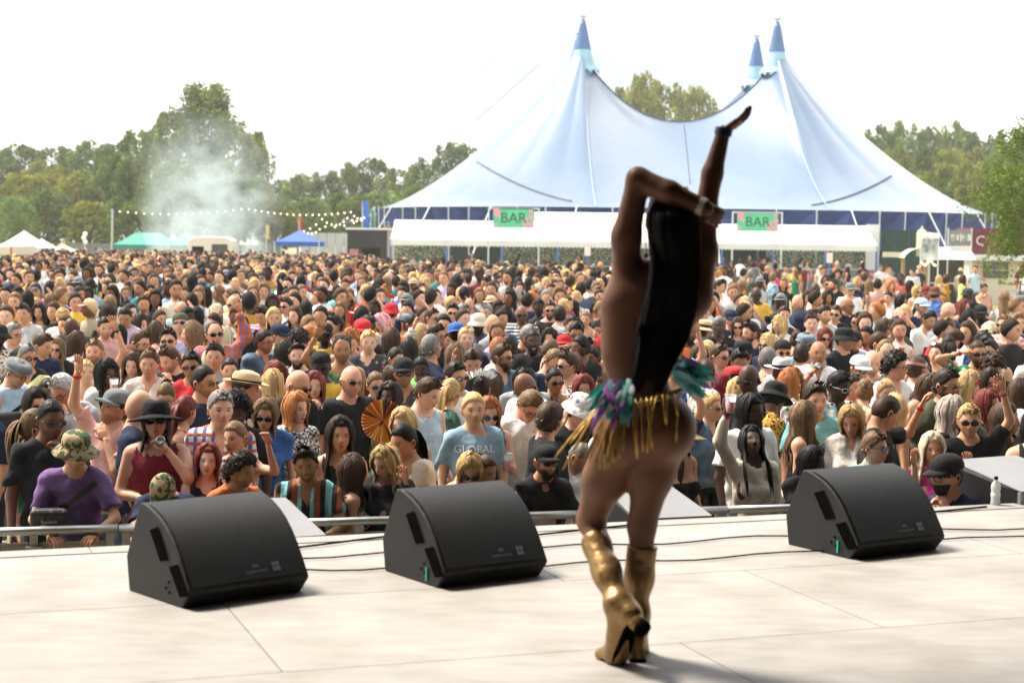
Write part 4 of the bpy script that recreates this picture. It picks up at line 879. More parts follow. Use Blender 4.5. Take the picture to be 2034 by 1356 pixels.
def face_pat(t, l, co, src):
    """eyes, brows, lips and nostrils, laid out on the head's own coordinates"""
    at = N(t, 'ShaderNodeAttribute', attribute_name='HC'); sp = N(t, 'ShaderNodeSeparateXYZ'); l(at.outputs['Vector'], sp.inputs[0])
    def mth(op, a, b=None, clamp=False):
        x = N(t, 'ShaderNodeMath', operation=op); x.use_clamp = clamp
        for i, q in enumerate((a, b)):
            if q is None: continue
            if isinstance(q, (int, float)): x.inputs[i].default_value = q
            else: l(q, x.inputs[i])
        return x.outputs[0]
    ax = mth('ABSOLUTE', sp.outputs['X']); z = sp.outputs['Z']; front = mth('MULTIPLY', mth('SUBTRACT', -.035, sp.outputs['Y']), 60, True)
    def ell(cx, cz, a, b, k=2.2, gain=1.):
        u = mth('DIVIDE', mth('SUBTRACT', ax, cx), a); w = mth('DIVIDE', mth('SUBTRACT', z, cz), b)
        d = mth('ADD', mth('MULTIPLY', u, u), mth('MULTIPLY', w, w)); return mth('MULTIPLY', mth('MULTIPLY', mth('MULTIPLY', mth('SUBTRACT', 1.25, d), k, True), front), gain)
    def tint(m, c, col):
        s = N(t, 'ShaderNodeVectorMath', operation='MULTIPLY'); l(src, s.inputs[0]); s.inputs[1].default_value = c; return c_mix(t, l, m, col, s.outputs[0])
    o = src
    o = tint(ell(0, -.0648, .0215, .0085, 1.5, .75), (.86, .52, .50), o); o = tint(ell(0, -.0656, .0195, .0016, 1.2, .85), (.22, .10, .10), o)
    o = tint(ell(.031, .003, .018, .011, .8, .40), (.45, .36, .34), o); o = c_mix(t, l, ell(.031, 0, .0120, .0040, 2.5, .85), o, (.40, .38, .36)); o = c_mix(t, l, ell(.031, .0006, .0056, .0052, 2.5, .96), o, (.018, .013, .011))  # first tint paints socket shade into the skin, then eye white and iris
    o = tint(ell(.031, .0058, .0142, .0018, 1.5, .85), (.10, .07, .06), o); o = tint(ell(.032, .0205, .0165, .0034, 1.2, .88), (.16, .12, .10), o); o = tint(ell(.008, -.0435, .0042, .0024, 1.2, .75), (.25, .15, .14), o)
    return o
def c_mix(t, l, fac, a, b_):
    m = N(t, 'ShaderNodeMix', data_type='RGBA'); l(fac, m.inputs['Factor'])
    for k, v in (('A', a), ('B', b_)):
        if isinstance(v, tuple): m.inputs[k].default_value = (*v, 1)
        else: l(v, m.inputs[k])
    return m.outputs['Result']

def ribbon(paths, width, cols, rng):
    """paths (n,m,3) -> tapered flat locks with a slight fold (3 verts across)"""
    n, m, _ = paths.shape; T = np.gradient(paths, axis=1); T /= np.linalg.norm(T, axis=2)[..., None] + 1e-9
    O = paths * np.array([1, 1, .3]); O /= np.linalg.norm(O, axis=2)[..., None] + 1e-9; Sd = np.cross(T, O); Sd /= np.linalg.norm(Sd, axis=2)[..., None] + 1e-9
    tap = np.interp(np.linspace(0, 1, m), [0, .15, .75, 1], [.55, 1, .85, .12])[None, :, None] * np.asarray(width).reshape(-1, 1, 1)
    Vv = np.stack([paths - Sd * tap, paths + O * tap * .55, paths + Sd * tap], 2).reshape(-1, 3); k = np.arange(n)[:, None, None] * m * 3 + np.arange(m - 1)[None, :, None] * 3
    q = np.concatenate([np.stack([k, k + 1, k + 4, k + 3], -1), np.stack([k + 1, k + 2, k + 5, k + 4], -1)], 2).reshape(-1, 4)
    C = np.repeat(cols, m * 3, 0); return Vv, q, C
def make_hair(style, hc, fem, lod, rng, under_hat=False):
    if style == 'bald': return None
    hc = np.array(hc); VV = []; FF = []; CC = []; nn = 0
    def put(V, F, C):
        nonlocal nn
        VV.append(np.asarray(V)); FF.append(np.asarray(F) + nn); CC.append(C); nn += len(V)
    thick = dict(buzz=.004, short=.013, quiff=.016, curly=.022, afro=.045, long=.014, wavy=.018, pony=.010, bun=.010, bob=.016, braids=.012, balding=.006).get(style, .012)
    if under_hat: thick = min(thick, .006)
    nu, nv = ((36, 17), (24, 11))[lod]; az = np.linspace(-np.pi, np.pi, nu, endpoint=False); hl = hairline(az); 
    if style == 'balding': hl = np.where(np.abs(az) < np.radians(70), hl + .035, hl)
    if style in ('long', 'wavy', 'bob') : hl = np.where(np.abs(az) > np.radians(60), np.minimum(hl, -.03), hl)
    ph = np.arccos(np.clip(hl / .119, -.95, .95)); t = np.linspace(0.02, 1, nv); AZ, Tt = np.meshgrid(az, t); PO = Tt * ph[None]
    X, Y, Z = head_shape(AZ, PO, fem); P = np.stack([X, Y, Z], -1); nrm = P / np.linalg.norm(P, axis=-1)[..., None]
    off = thick * (1 - smst(Tt, .86, 1.0) * .85) + .002
    if style in ('quiff',): off = off + .020 * np.exp(-(AZ / .8) ** 2) * np.exp(-((Tt - .72) / .28) ** 2) * (0 if under_hat else 1)
    if style in ('quiff', 'short') : off = off * (1 - .42 * smst(Tt * (np.abs(AZ) > .9), .55, .8))
    rough_n = rng.normal(0, 1, off.shape) * dict(curly=.006, afro=.007).get(style, .0018); P = P + nrm * (off + rough_n)[..., None]
    sh = 1 + .28 * np.sin(AZ * 23 + rng.uniform(0, 6)) * rng.uniform(.3, 1, AZ.shape) + rng.normal(0, .13, AZ.shape); C = np.clip(hc[None] * sh.reshape(-1, 1), .003, 1)
    if style == 'buzz': C = C * .7 + .3 * .1 * hc
    F = np.array([(j * nu + i, (j + 1) * nu + i, (j + 1) * nu + (i + 1) % nu, j * nu + (i + 1) % nu) for j in range(nv - 1) for i in range(nu)]); put(P.reshape(-1, 3), F[:, ::-1], C)
    def colr(n, a=.22): return np.clip(hc[None] * (1 + rng.normal(0, a, (n, 1))) * (1 + rng.normal(0, .05, (n, 3))), .003, 1)
    def scalp(n, tmax=1., amin=0):
        a = rng.uniform(-np.pi, np.pi, n); tt = rng.uniform(.0, tmax, n) ** .7; p = np.arccos(np.clip(hairline(a) / .119, -.95, .95)) * tt; x, y, z = head_shape(a, p, fem); q = np.stack([x, y, z], 1); return q, q / np.linalg.norm(q, axis=1)[:, None], a, tt
    dens = (.78, .34)[lod]; wd = (.009, .0155)[lod]
    if style in ('short', 'quiff', 'balding') and not under_hat:
        n = int(240 * dens); q, nr, a, tt = scalp(n, .95); L_ = np.where(np.abs(a) < 1.0, .026, .016)[:, None] * (1.2 if style == 'quiff' else 1)
        if style == 'balding': k = (np.abs(a) > 1.2); q, nr, a, tt, L_ = q[k], nr[k], a[k], tt[k], L_[k] * .7
        cmb = np.stack([.5 * np.ones(len(q)) * rng.choice([-1, 1]), -.6 + 0 * a, .2 + 0 * a], 1) if style != 'quiff' else np.stack([.25 + 0 * a, -.35 + 0 * a, .8 + 0 * a], 1)
        side = np.abs(a) > 1.0; cmb[side] = np.stack([0 * a[side], .6 + 0 * a[side], -.8 + 0 * a[side]], 1); d = nr * .45 + cmb * .8 + rng.normal(0, .28, q.shape); b = q + nr * thick * .5
        pa = np.stack([b, b + d * L_ * .5, b + d * L_ + nr * -.004], 1); put(*ribbon(pa, np.full(len(q), wd), colr(len(q), .3), rng))
    if style in ('curly', 'afro') and not under_hat:
        n = int((420 if style == 'afro' else 380) * dens); q, nr, a, tt = scalp(n, 1.02); r0 = thick * 1.0; ph0 = rng.uniform(0, 6.28, n); ax1 = np.cross(nr, rng.normal(size=nr.shape)); ax1 /= np.linalg.norm(ax1, axis=1)[:, None]; ax2 = np.cross(nr, ax1)
        pts = []
        for k in range(6):
            th = ph0 + k * 1.25; rad = .011; pts.append(q + nr * (r0 * .55 + .006 * k * (1 if style == 'afro' else .8))[..., None] if False else q + nr * (r0 * .5 + .0065 * k) + (ax1 * np.cos(th)[:, None] + ax2 * np.sin(th)[:, None]) * rad)
        put(*ribbon(np.stack(pts, 1), np.full(n, wd * .75), colr(n, .35), rng))
    if style == 'curly' and fem: style = 'curlylong'
    if style in ('long', 'wavy', 'bob', 'braids', 'curlylong'):
        n = int({'long': 200, 'wavy': 220, 'bob': 150, 'braids': 90, 'curlylong': 260}[style] * dens); m = (9, 7)[lod]; a0 = rng.uniform(-np.pi, np.pi, n); part = rng.uniform(-.012, .012)
        ln = {'long': .36, 'wavy': .30, 'bob': .13, 'braids': .34, 'curlylong': .22}[style] * rng.uniform(.8, 1.1, n); amp = {'long': .006, 'wavy': .018, 'bob': .008, 'braids': .003, 'curlylong': .03}[style]; frq = {'long': 1.5, 'wavy': 3.2, 'bob': 2., 'braids': 1, 'curlylong': 5}[style]
        t0 = rng.uniform(.05, .55, n); ph0 = rng.uniform(0, 6.28, n); lay = rng.uniform(.6, 1.35, n); pts = []
        for k in range(m):
            u = k / (m - 1); hd = min(1., u / .38); tt = t0 + (1.06 - t0) * hd; sgn = np.sign(a0 + 1e-6); aa = np.where(np.abs(a0) < 1.25, sgn * (np.abs(a0) + (1.32 - np.abs(a0)) * hd ** 1.2), a0)
            pmax = np.arccos(np.clip(np.where(np.abs(aa) > 1, -.35, .5), -.95, .95)); x, y, z = head_shape(aa, tt * pmax * .98, fem); q = np.stack([x, y, z], 1); nr = q / np.linalg.norm(q, axis=1)[:, None]
            q = q + nr * (.010 + thick * lay[:, None] * (1 if not under_hat or u > .3 else .2))
            if u > .38:
                g_ = (u - .38) / .62; drop = ln * g_; q[:, 2] -= drop; out = smst(drop, .02, .16); ca = np.cos(a0); q[:, 1] += np.where(ca > .1, -.045, .035) * out * (lay - .3); q[:, 0] += np.sign(q[:, 0]) * .020 * out * lay
                wv = np.sin(ph0 + g_ * frq * 6.28) * amp * g_ ** .5; q[:, 0] += wv * np.cos(a0); q[:, 1] += wv * .7
            pts.append(q)
        c = colr(n, .25); c = c * (1 + .25 * (rng.random((n, 1)) < .2)); put(*ribbon(np.stack(pts, 1), np.full(n, wd * (1.5 if style != 'braids' else 1.0)), np.clip(c, .003, 1), rng))
        # an inner sheet so that nothing shows through between the locks
        ku, kv = 16, 6; aa = np.linspace(1.35, 2 * np.pi - 1.35, ku); G = []
        for j in range(kv):
            g_ = j / (kv - 1); x, y, z = head_shape(aa, np.full(ku, 1.75), fem); q = np.stack([x, y, z], 1) * np.array([1.06, 1.06, 1]); q[:, 2] -= g_ * np.mean(ln) * .82; q[:, 1] += .02 * smst(np.array(g_ * np.mean(ln)), .02, .16); G.append(q)
        put(np.concatenate(G), np.array([(j * ku + i, j * ku + i + 1, (j + 1) * ku + i + 1, (j + 1) * ku + i) for j in range(kv - 1) for i in range(ku - 1)]), np.tile(hc * .75, (ku * kv, 1)))
    if style in ('pony', 'bun', 'braids') and not under_hat:
        if style == 'bun':
            n = int(120 * dens); d = rng.normal(size=(n, 3)); d /= np.linalg.norm(d, axis=1)[:, None]; c0 = np.array([0, .098, .062]); tg = np.cross(d, rng.normal(size=d.shape)); pa = np.stack([c0 + d * .036 - tg * .018, c0 + d * .041, c0 + d * .036 + tg * .018], 1); put(*ribbon(pa, np.full(n, wd * 1.2), colr(n, .3), rng))
        if style == 'pony':
            n = int(70 * dens); m = 7; s0 = np.array([0, .098, .055]); pts = []; jit = rng.normal(0, 1, (n, 3)); Ln = rng.uniform(.24, .34, n)
            for k in range(m):
                u = k / (m - 1); q = s0 + np.stack([0 * Ln, .05 * np.sin(u * 2.2) + 0 * Ln, .03 * np.sin(u * 3) - Ln * u ** 1.2], 1) + jit * np.array([.018, .012, .004]) * (.35 + np.sin(u * 2.6)); pts.append(q)
            put(*ribbon(np.stack(pts, 1), np.full(n, wd * 1.3), colr(n, .25), rng))
    if style in ('pony', 'bun', 'short', 'buzz') or True:
        n = int(90 * dens) if style in ('pony', 'bun') else 0
        if n:
            q, nr, a, tt = scalp(n, .98); m = 5; tgt = np.array([0, .09, .06]) if style == 'pony' else np.array([0, .09, .06]); pts = []
            for k in range(m):
                u = k / (m - 1) * .7; p = q * (1 - u) + tgt * u; p = p / np.linalg.norm(p, axis=1)[:, None]; aa = np.arctan2(p[:, 0], -p[:, 1]); po = np.arccos(np.clip(p[:, 2], -1, 1)); x, y, z = head_shape(aa, po, fem); s_ = np.stack([x, y, z], 1); pts.append(s_ * (1 + .10))
            put(*ribbon(np.stack(pts, 1), np.full(n, wd), colr(n, .3), rng))
    return np.concatenate(VV), np.concatenate(FF), np.concatenate(CC)

def make_hat(kind, rng):
    """returns list of (part name, V, F) in head space"""
    b = MB(); parts = []
    def dome(rx, ry, h, z0, n=20, flat=.0, k=7):
        pr = []
        for i in range(k + 1):
            t = i / k * math.pi / 2; pr.append((math.cos(t) ** (.75 if flat else .9), z0 + h * math.sin(t) ** (.8 if not flat else .6)))
        return [(rx * r * math.cos(2 * math.pi * j / n), ry * r * math.sin(2 * math.pi * j / n) + .004, z) for r, z in pr for j in range(n)], [(i * n + j, i * n + (j + 1) % n, (i + 1) * n + (j + 1) % n, (i + 1) * n + j) for i in range(k) for j in range(n)]
    def ring(r0, r1, z0, z1, n=24, tilt=0):
        V = [(.092 * 1.0 * s * math.cos(t) if False else rx * math.cos(t), ry * math.sin(t) + .004, z + tilt * abs(math.cos(t))) for (rx, ry, z) in ((r0 * .92, r0 * 1.12, z0), (r1 * .95, r1 * 1.05, z1), (r1 * .95, r1 * 1.05, z1 - .004), (r0 * .92, r0 * 1.12, z0 - .006)) for t in np.linspace(0, 2 * math.pi, n, endpoint=False)]
        return V, [(i * n + j, i * n + (j + 1) % n, (i + 1) * n + (j + 1) % n, (i + 1) * n + j) for i in range(3) for j in range(n)]
    if kind in ('cap', 'bcap'):
        V, F = dome(.089, .110, .088, .046); b.add(V, F); sg = -1 if kind == 'cap' else 1; n = 12; P = []
        for r, zz in ((1.0, .048), (1.32, .046), (1.66, .034)):
            for i in range(n + 1): t = math.pi * (i / n - .5) * .78; P.append((.088 * math.sin(t) * (1 + .0 * r), sg * (.108 * math.cos(t) + (r - 1) * .115 * math.cos(t * 1.1)) + .004, zz - .012 * (math.sin(t) ** 2) * r))
        Q = P + [(x, y, z - .005) for x, y, z in P]; o = len(P); F = [(r * (n + 1) + i, r * (n + 1) + i + 1, (r + 1) * (n + 1) + i + 1, (r + 1) * (n + 1) + i) for r in range(2) for i in range(n)]
        parts.append(('visor', Q, F + [tuple(k + o for k in f[::-1]) for f in F] + [(2 * (n + 1) + i, 2 * (n + 1) + i + 1, o + 2 * (n + 1) + i + 1, o + 2 * (n + 1) + i) for i in range(n)]))
    elif kind == 'flat':
        V, F = dome(.093, .120, .055, .055, flat=1); V = [(x, y - .012, z + .10 * (y + .05) * (y > -.05) * .5) for x, y, z in V]; b.add(V, F); V, F = ring(.096, .112, .055, .045); b.add([(x, y - .012, z) for x, y, z in V], F)
    elif kind == 'bucket':
        V, F = dome(.090, .108, .092, .040, flat=1); b.add(V, F); V, F = ring(.096, .152, .042, -.006, tilt=.0); parts.append(('brim', V, F))
    elif kind in ('brim', 'wide'):
        V, F = dome(.088, .108, .105, .045, flat=1); V = [(x, y, z - .018 * (z > .13) * math.exp(-(x / .03) ** 2)) for x, y, z in V]; b.add(V, F); V, F = ring(.094, .165 if kind == 'brim' else .19, .046, .050 if kind == 'brim' else .018, tilt=.016 if kind == 'brim' else -.01); parts.append(('brim', V, F))
        V, F = ring(.0985, .0995, .064, .046); V = [(.0925 * 1.01 * math.cos(t), .112 * 1.015 * math.sin(t) + .004, z) for z in (.048, .075) for t in np.linspace(0, 2 * math.pi, 24, endpoint=False)]; parts.append(('hat_band', V, [(j, (j + 1) % 24, 24 + (j + 1) % 24, 24 + j) for j in range(24)]))
    elif kind == 'beret':
        V, F = dome(.11, .12, .06, .055, flat=1); b.add([(x + .02, y, z) for x, y, z in V], F)
    elif kind == 'plume':
        for k in range(60):
            t = rng.uniform(-1.2, 1.2); L_ = rng.uniform(.05, .09); c = Vector((.10 * math.sin(t), rng.uniform(-.02, .04), .08 + .045 * math.cos(t))); d = Vector((math.sin(t) + rng.normal(0, .2), rng.normal(0, .3), math.cos(t) + .2)).normalized(); s = d.cross(Vector((0, 1, 0))).normalized() * .012
            b.add([c, c + d * L_ * .5 + s, c + d * L_, c + d * L_ * .5 - s], [(0, 1, 2, 3)])
    elif kind == 'band':
        V = [(.0865 * math.cos(t), .107 * math.sin(t) + .002, z + .015 * math.sin(t)) for z in (.038, .066) for t in np.linspace(0, 2 * math.pi, 24, endpoint=False)]; b.add(V, [(j, (j + 1) % 24, 24 + (j + 1) % 24, 24 + j) for j in range(24)])
    return [('crown', b.v, b.f)] + parts
def make_glasses(round_=False, clear=False, up=0):
    lens = MB(); fr = MB(); n = 12
    for sx in (-1, 1):
        P = []
        for k in range(n):
            t = 2 * math.pi * k / n; ex = .021 if round_ else .0265; ez = .019 if round_ else .0165; c, s = math.cos(t), math.sin(t); q = 1 if round_ else .72
            x = ex * math.copysign(abs(c) ** q, c); z = ez * math.copysign(abs(s) ** q, s); X = sx * .0325 + x; P.append((X, -.104 + (X / .066) ** 2 * .016, z - .001))
        lens.add(P, [tuple(range(n)) if sx > 0 else tuple(range(n))[::-1]]); fr.tube(P + [P[0]], .0028 if not clear else .0018, 4, cap=False)
        fr.tube([(sx * .058, -.090, .006), (sx * .074, -.06, .007), (sx * .077, .0, .003)], .0024, 4)
    fr.tube([(-.009, -.105, .004), (0, -.108, .006), (.009, -.105, .004)], .0022, 4)
    return lens, fr
GL0 = {k: make_glasses(k == 'rnd') for k in ('std', 'rnd')}
def hand_mesh(wr, dirv, pn, skin, open_=.6, sc=1., flip=1, lod=0):
    """palm and five bent fingers at the wrist wr, pointing along dirv, palm normal pn"""
    d = Vector(dirv).normalized(); pn = Vector(pn); pn = (pn - d * pn.dot(d)).normalized(); s = d.cross(pn) * flip; wr = Vector(wr); b = MB()
    def P(a, l, h): return wr + d * (l * sc) + s * (a * sc) + pn * (h * sc)
    V = []
    for (l, w, t) in ((-.012, .026, .017), (.02, .032, .015), (.055, .041, .014), (.088, .040, .011)):
        for k in range(8): c, q = math.cos(k * math.pi / 4), math.sin(k * math.pi / 4); V.append(P(w * math.copysign(abs(c) ** .7, c), l, t * q))
    b.add(V, [(i * 8 + k, i * 8 + (k + 1) % 8, i * 8 + 8 + (k + 1) % 8, i * 8 + 8 + k) for i in range(3) for k in range(8)] + [(24, 25, 26, 27, 28, 29, 30, 31), (7, 6, 5, 4, 3, 2, 1, 0)])
    cl = 1 - open_
    for i, (a, L_) in enumerate(((-.031, .066), (-.011, .076), (.010, .070), (.029, .054))):
        sp = a * .25 * open_; c1 = cl * .9; pts = [(a, .080, 0)]; ang = .12 + c1 * .9; l, h, aa = .085, 0, a
        for seg, fr_ in ((.45, 1), (.32, 2), (.23, 2.6)):
            l += L_ * seg * math.cos(ang); h += L_ * seg * math.sin(ang); aa += sp * seg; pts.append((aa, l, h)); ang += c1 * 1.25 + .12
        b.tube([P(x, y, z) for x, y, z in pts], [r * sc for r in (.0095, .0088, .0078, .0055)], (6, 4)[lod])
    b.tube([P(-.024, .012, .004), P(-.044, .040, .012 + .01 * cl), P(-.055 + .03 * cl, .066, .018 + .02 * cl), P(-.060 + .045 * cl, .088, .022 + .022 * cl)], [r * sc for r in (.013, .011, .0095, .006)], (6, 4)[lod])
    return np.array([tuple(v) for v in b.v]), b.f

# cloth materials: colour comes from each object
def thr(t, l, v, a, b_):
    r = N(t, 'ShaderNodeMapRange'); r.inputs['From Min'].default_value = a; r.inputs['From Max'].default_value = b_; l(v, r.inputs['Value']); return r.outputs[0]
def vor(t, l, co, s, feat='F1'):
    v = N(t, 'ShaderNodeTexVoronoi', feature=feat); v.inputs['Scale'].default_value = s; l(co, v.inputs['Vector']); return v
def noi(t, l, co, s, d=3):
    v = N(t, 'ShaderNodeTexNoise'); v.inputs['Scale'].default_value = s; v.inputs['Detail'].default_value = d; l(co, v.inputs['Vector']); return v
def p_floral(t, l, co, src):
    v = vor(t, l, co, 17); h = N(t, 'ShaderNodeHueSaturation'); l(v.outputs['Color'], h.inputs['Color']); h.inputs['Saturation'].default_value = .85; h.inputs['Value'].default_value = .55; return c_mix(t, l, thr(t, l, v.outputs['Distance'], .30, .36), h.outputs[0], src)
def p_flor2(t, l, co, src):     # pale ground, one muted print colour
    n = noi(t, l, co, 24, 2); return c_mix(t, l, thr(t, l, n.outputs['Fac'], .50, .56), (.70, .66, .60), src)
def p_leop(t, l, co, src):
    v = vor(t, l, co, 38); return c_mix(t, l, thr(t, l, v.outputs['Distance'], .38, .44), (.02, .018, .016), src)
def wave(t, l, co, s, axis):
    w = N(t, 'ShaderNodeTexWave', wave_type='BANDS', bands_direction=axis); w.inputs['Scale'].default_value = s; w.inputs['Distortion'].default_value = .6; w.inputs['Detail'].default_value = 1; l(co, w.inputs['Vector']); return w.outputs['Fac']
def p_hstripe(t, l, co, src): return c_mix(t, l, thr(t, l, wave(t, l, co, 7, 'Z'), .5, .56), (.72, .72, .70), src)
def p_vstripe(t, l, co, src):
    a = c_mix(t, l, thr(t, l, wave(t, l, co, 3.2, 'X'), .55, .62), (.035, .022, .02), src); return c_mix(t, l, thr(t, l, wave(t, l, co, 2.1, 'X'), .80, .86), a, (.33, .10, .05))
def p_check(t, l, co, src):
    a = c_mix(t, l, thr(t, l, wave(t, l, co, 5, 'X'), .6, .66), src, (.12, .18, .45)); return c_mix(t, l, thr(t, l, wave(t, l, co, 5, 'Z'), .65, .7), a, (.5, .14, .10))
def p_camo(t, l, co, src):
    n = noi(t, l, co, 14, 2); n2 = noi(t, l, co, 22, 2); a = c_mix(t, l, thr(t, l, n.outputs['Fac'], .50, .53), src, (.03, .10, .05)); return c_mix(t, l, thr(t, l, n2.outputs['Fac'], .56, .59), a, (.10, .055, .03))
def p_denim(t, l, co, src):
    n = noi(t, l, co, 9, 5); return c_mix(t, l, thr(t, l, n.outputs['Fac'], .3, .75), src, (.14, .20, .28))
CLOTH = {}
def cloth(pat):
    if pat in CLOTH: return CLOTH[pat]
    kw = dict(obj_color=True, rough=.85, noise=.14, nscale=14, bump=.75, bscale=13, spec=.2)
    if pat == 'sequin':
        m = bpy.data.materials.new('sequin cloth'); m.use_nodes = True; t = m.node_tree; l = t.links.new; b = t.nodes['Principled BSDF']; co = N(t, 'ShaderNodeTexCoord').outputs['Object']; v = vor(t, l, co, 75); oi = N(t, 'ShaderNodeObjectInfo')
        l(c_mix(t, l, thr(t, l, v.outputs['Color'], .35, .6), oi.outputs['Color'], (.05, .04, .035)), b.inputs['Base Color']); b.inputs['Roughness'].default_value = .28; b.inputs['Metallic'].default_value = .55
        bp = N(t, 'ShaderNodeBump'); bp.inputs['Strength'].default_value = .9; l(v.outputs['Color'], bp.inputs['Height']); l(bp.outputs[0], b.inputs['Normal']); CLOTH[pat] = m; return m
    fn = dict(floral=p_floral, print=p_flor2, leopard=p_leop, hstripe=p_hstripe, vstripe=p_vstripe, check=p_check, camo=p_camo, denim=p_denim).get(pat)
    CLOTH[pat] = mat('cloth ' + pat, pat=fn, **kw); return CLOTH[pat]
MSKIN = mat('skin', attr=True, rough=.52, spec=.35, bump=.12, bscale=160, pat=face_pat); MHAIR = mat('hair', attr=True, rough=.55, spec=.22); MSG = mat('sunglass lens', (.008, .008, .010), .08, spec=.9); MSGB = mat('blue mirror lens', (.05, .16, .25), .10, metal=.6)
MFRAME = mat('spectacle frame', (.012, .010, .010), .3); MGOLD = mat('gold wire', (.30, .20, .08), .3, metal=1.); MBAND = mat('red wristband', (.55, .02, .03), .5); MWB = mat('dark watch strap', (.015, .015, .016), .5)
COLS = dict(black=(.016, .016, .018), charcoal=(.045, .046, .05), grey=(.32, .33, .34), lgrey=(.50, .51, .51), white=(.74, .74, .73), cream=(.66, .58, .47), beige=(.47, .38, .28), navy=(.016, .024, .055), blue=(.045, .13, .38), pblue=(.42, .56, .68), steel=(.22, .33, .42), denim=(.055, .09, .15), teal=(.025, .20, .20), aqua=(.20, .46, .47), green=(.03, .16, .08), lime=(.22, .55, .16), olive=(.075, .08, .055), yellow=(.66, .42, .05), neon=(.62, .78, .25), mustard=(.45, .24, .04), orange=(.52, .13, .04), coral=(.58, .13, .11), red=(.50, .03, .035), maroon=(.17, .015, .028), brown=(.12, .065, .04), pink=(.64, .36, .33), hotpink=(.62, .05, .25), lilac=(.50, .40, .58), purple=(.17, .10, .25), mauve=(.22, .13, .17), emerald=(.03, .20, .13), silver=(.62, .60, .58), gold=(.4, .28, .1), straw=(.60, .44, .26), camo=(.38, .31, .18), hgrey=(.17, .19, .20), bgrey=(.16, .21, .26))
CN = dict(lgrey='light grey', pblue='pale blue', steel='grey-blue', neon='neon yellow', lime='lime green', hotpink='hot pink', hgrey='dark grey', bgrey='blue-grey', aqua='turquoise', camo='camouflage', emerald='emerald green', denim='denim blue')
ARMS = dict(down=((.235, .02, 1.13), (.245, -.07, .90)), fold=((.25, .0, 1.13), (.04, -.23, 1.12)), rail=((.27, -.16, 1.16), (.10, -.42, 1.12)), up=((.29, -.10, 1.50), (.25, -.16, 1.76)), hi=((.27, -.04, 1.58), (.24, -.10, 1.86)), drink=((.24, -.22, 1.27), (.055, -.19, 1.50)), point=((.34, -.12, 1.42), (.36, -.26, 1.64)), chin=((.20, -.22, 1.20), (.07, -.17, 1.42)), out=((.40, -.10, 1.34), (.60, -.22, 1.44)), head=((.34, -.02, 1.52), (.12, -.09, 1.66)), hold=((.22, -.10, 1.14), (.12, -.32, 1.24)), wave=((.27, -.16, 1.30), (.24, -.24, 1.54)), face=((.22, -.24, 1.22), (.05, -.16, 1.50)))
def rotz(V, a):
    c, s = math.cos(a), math.sin(a); V = np.asarray(V, float).reshape(-1, 3); return np.stack([V[:, 0] * c - V[:, 1] * s, V[:, 0] * s + V[:, 1] * c, V[:, 2]], 1)
PEOPLE = []
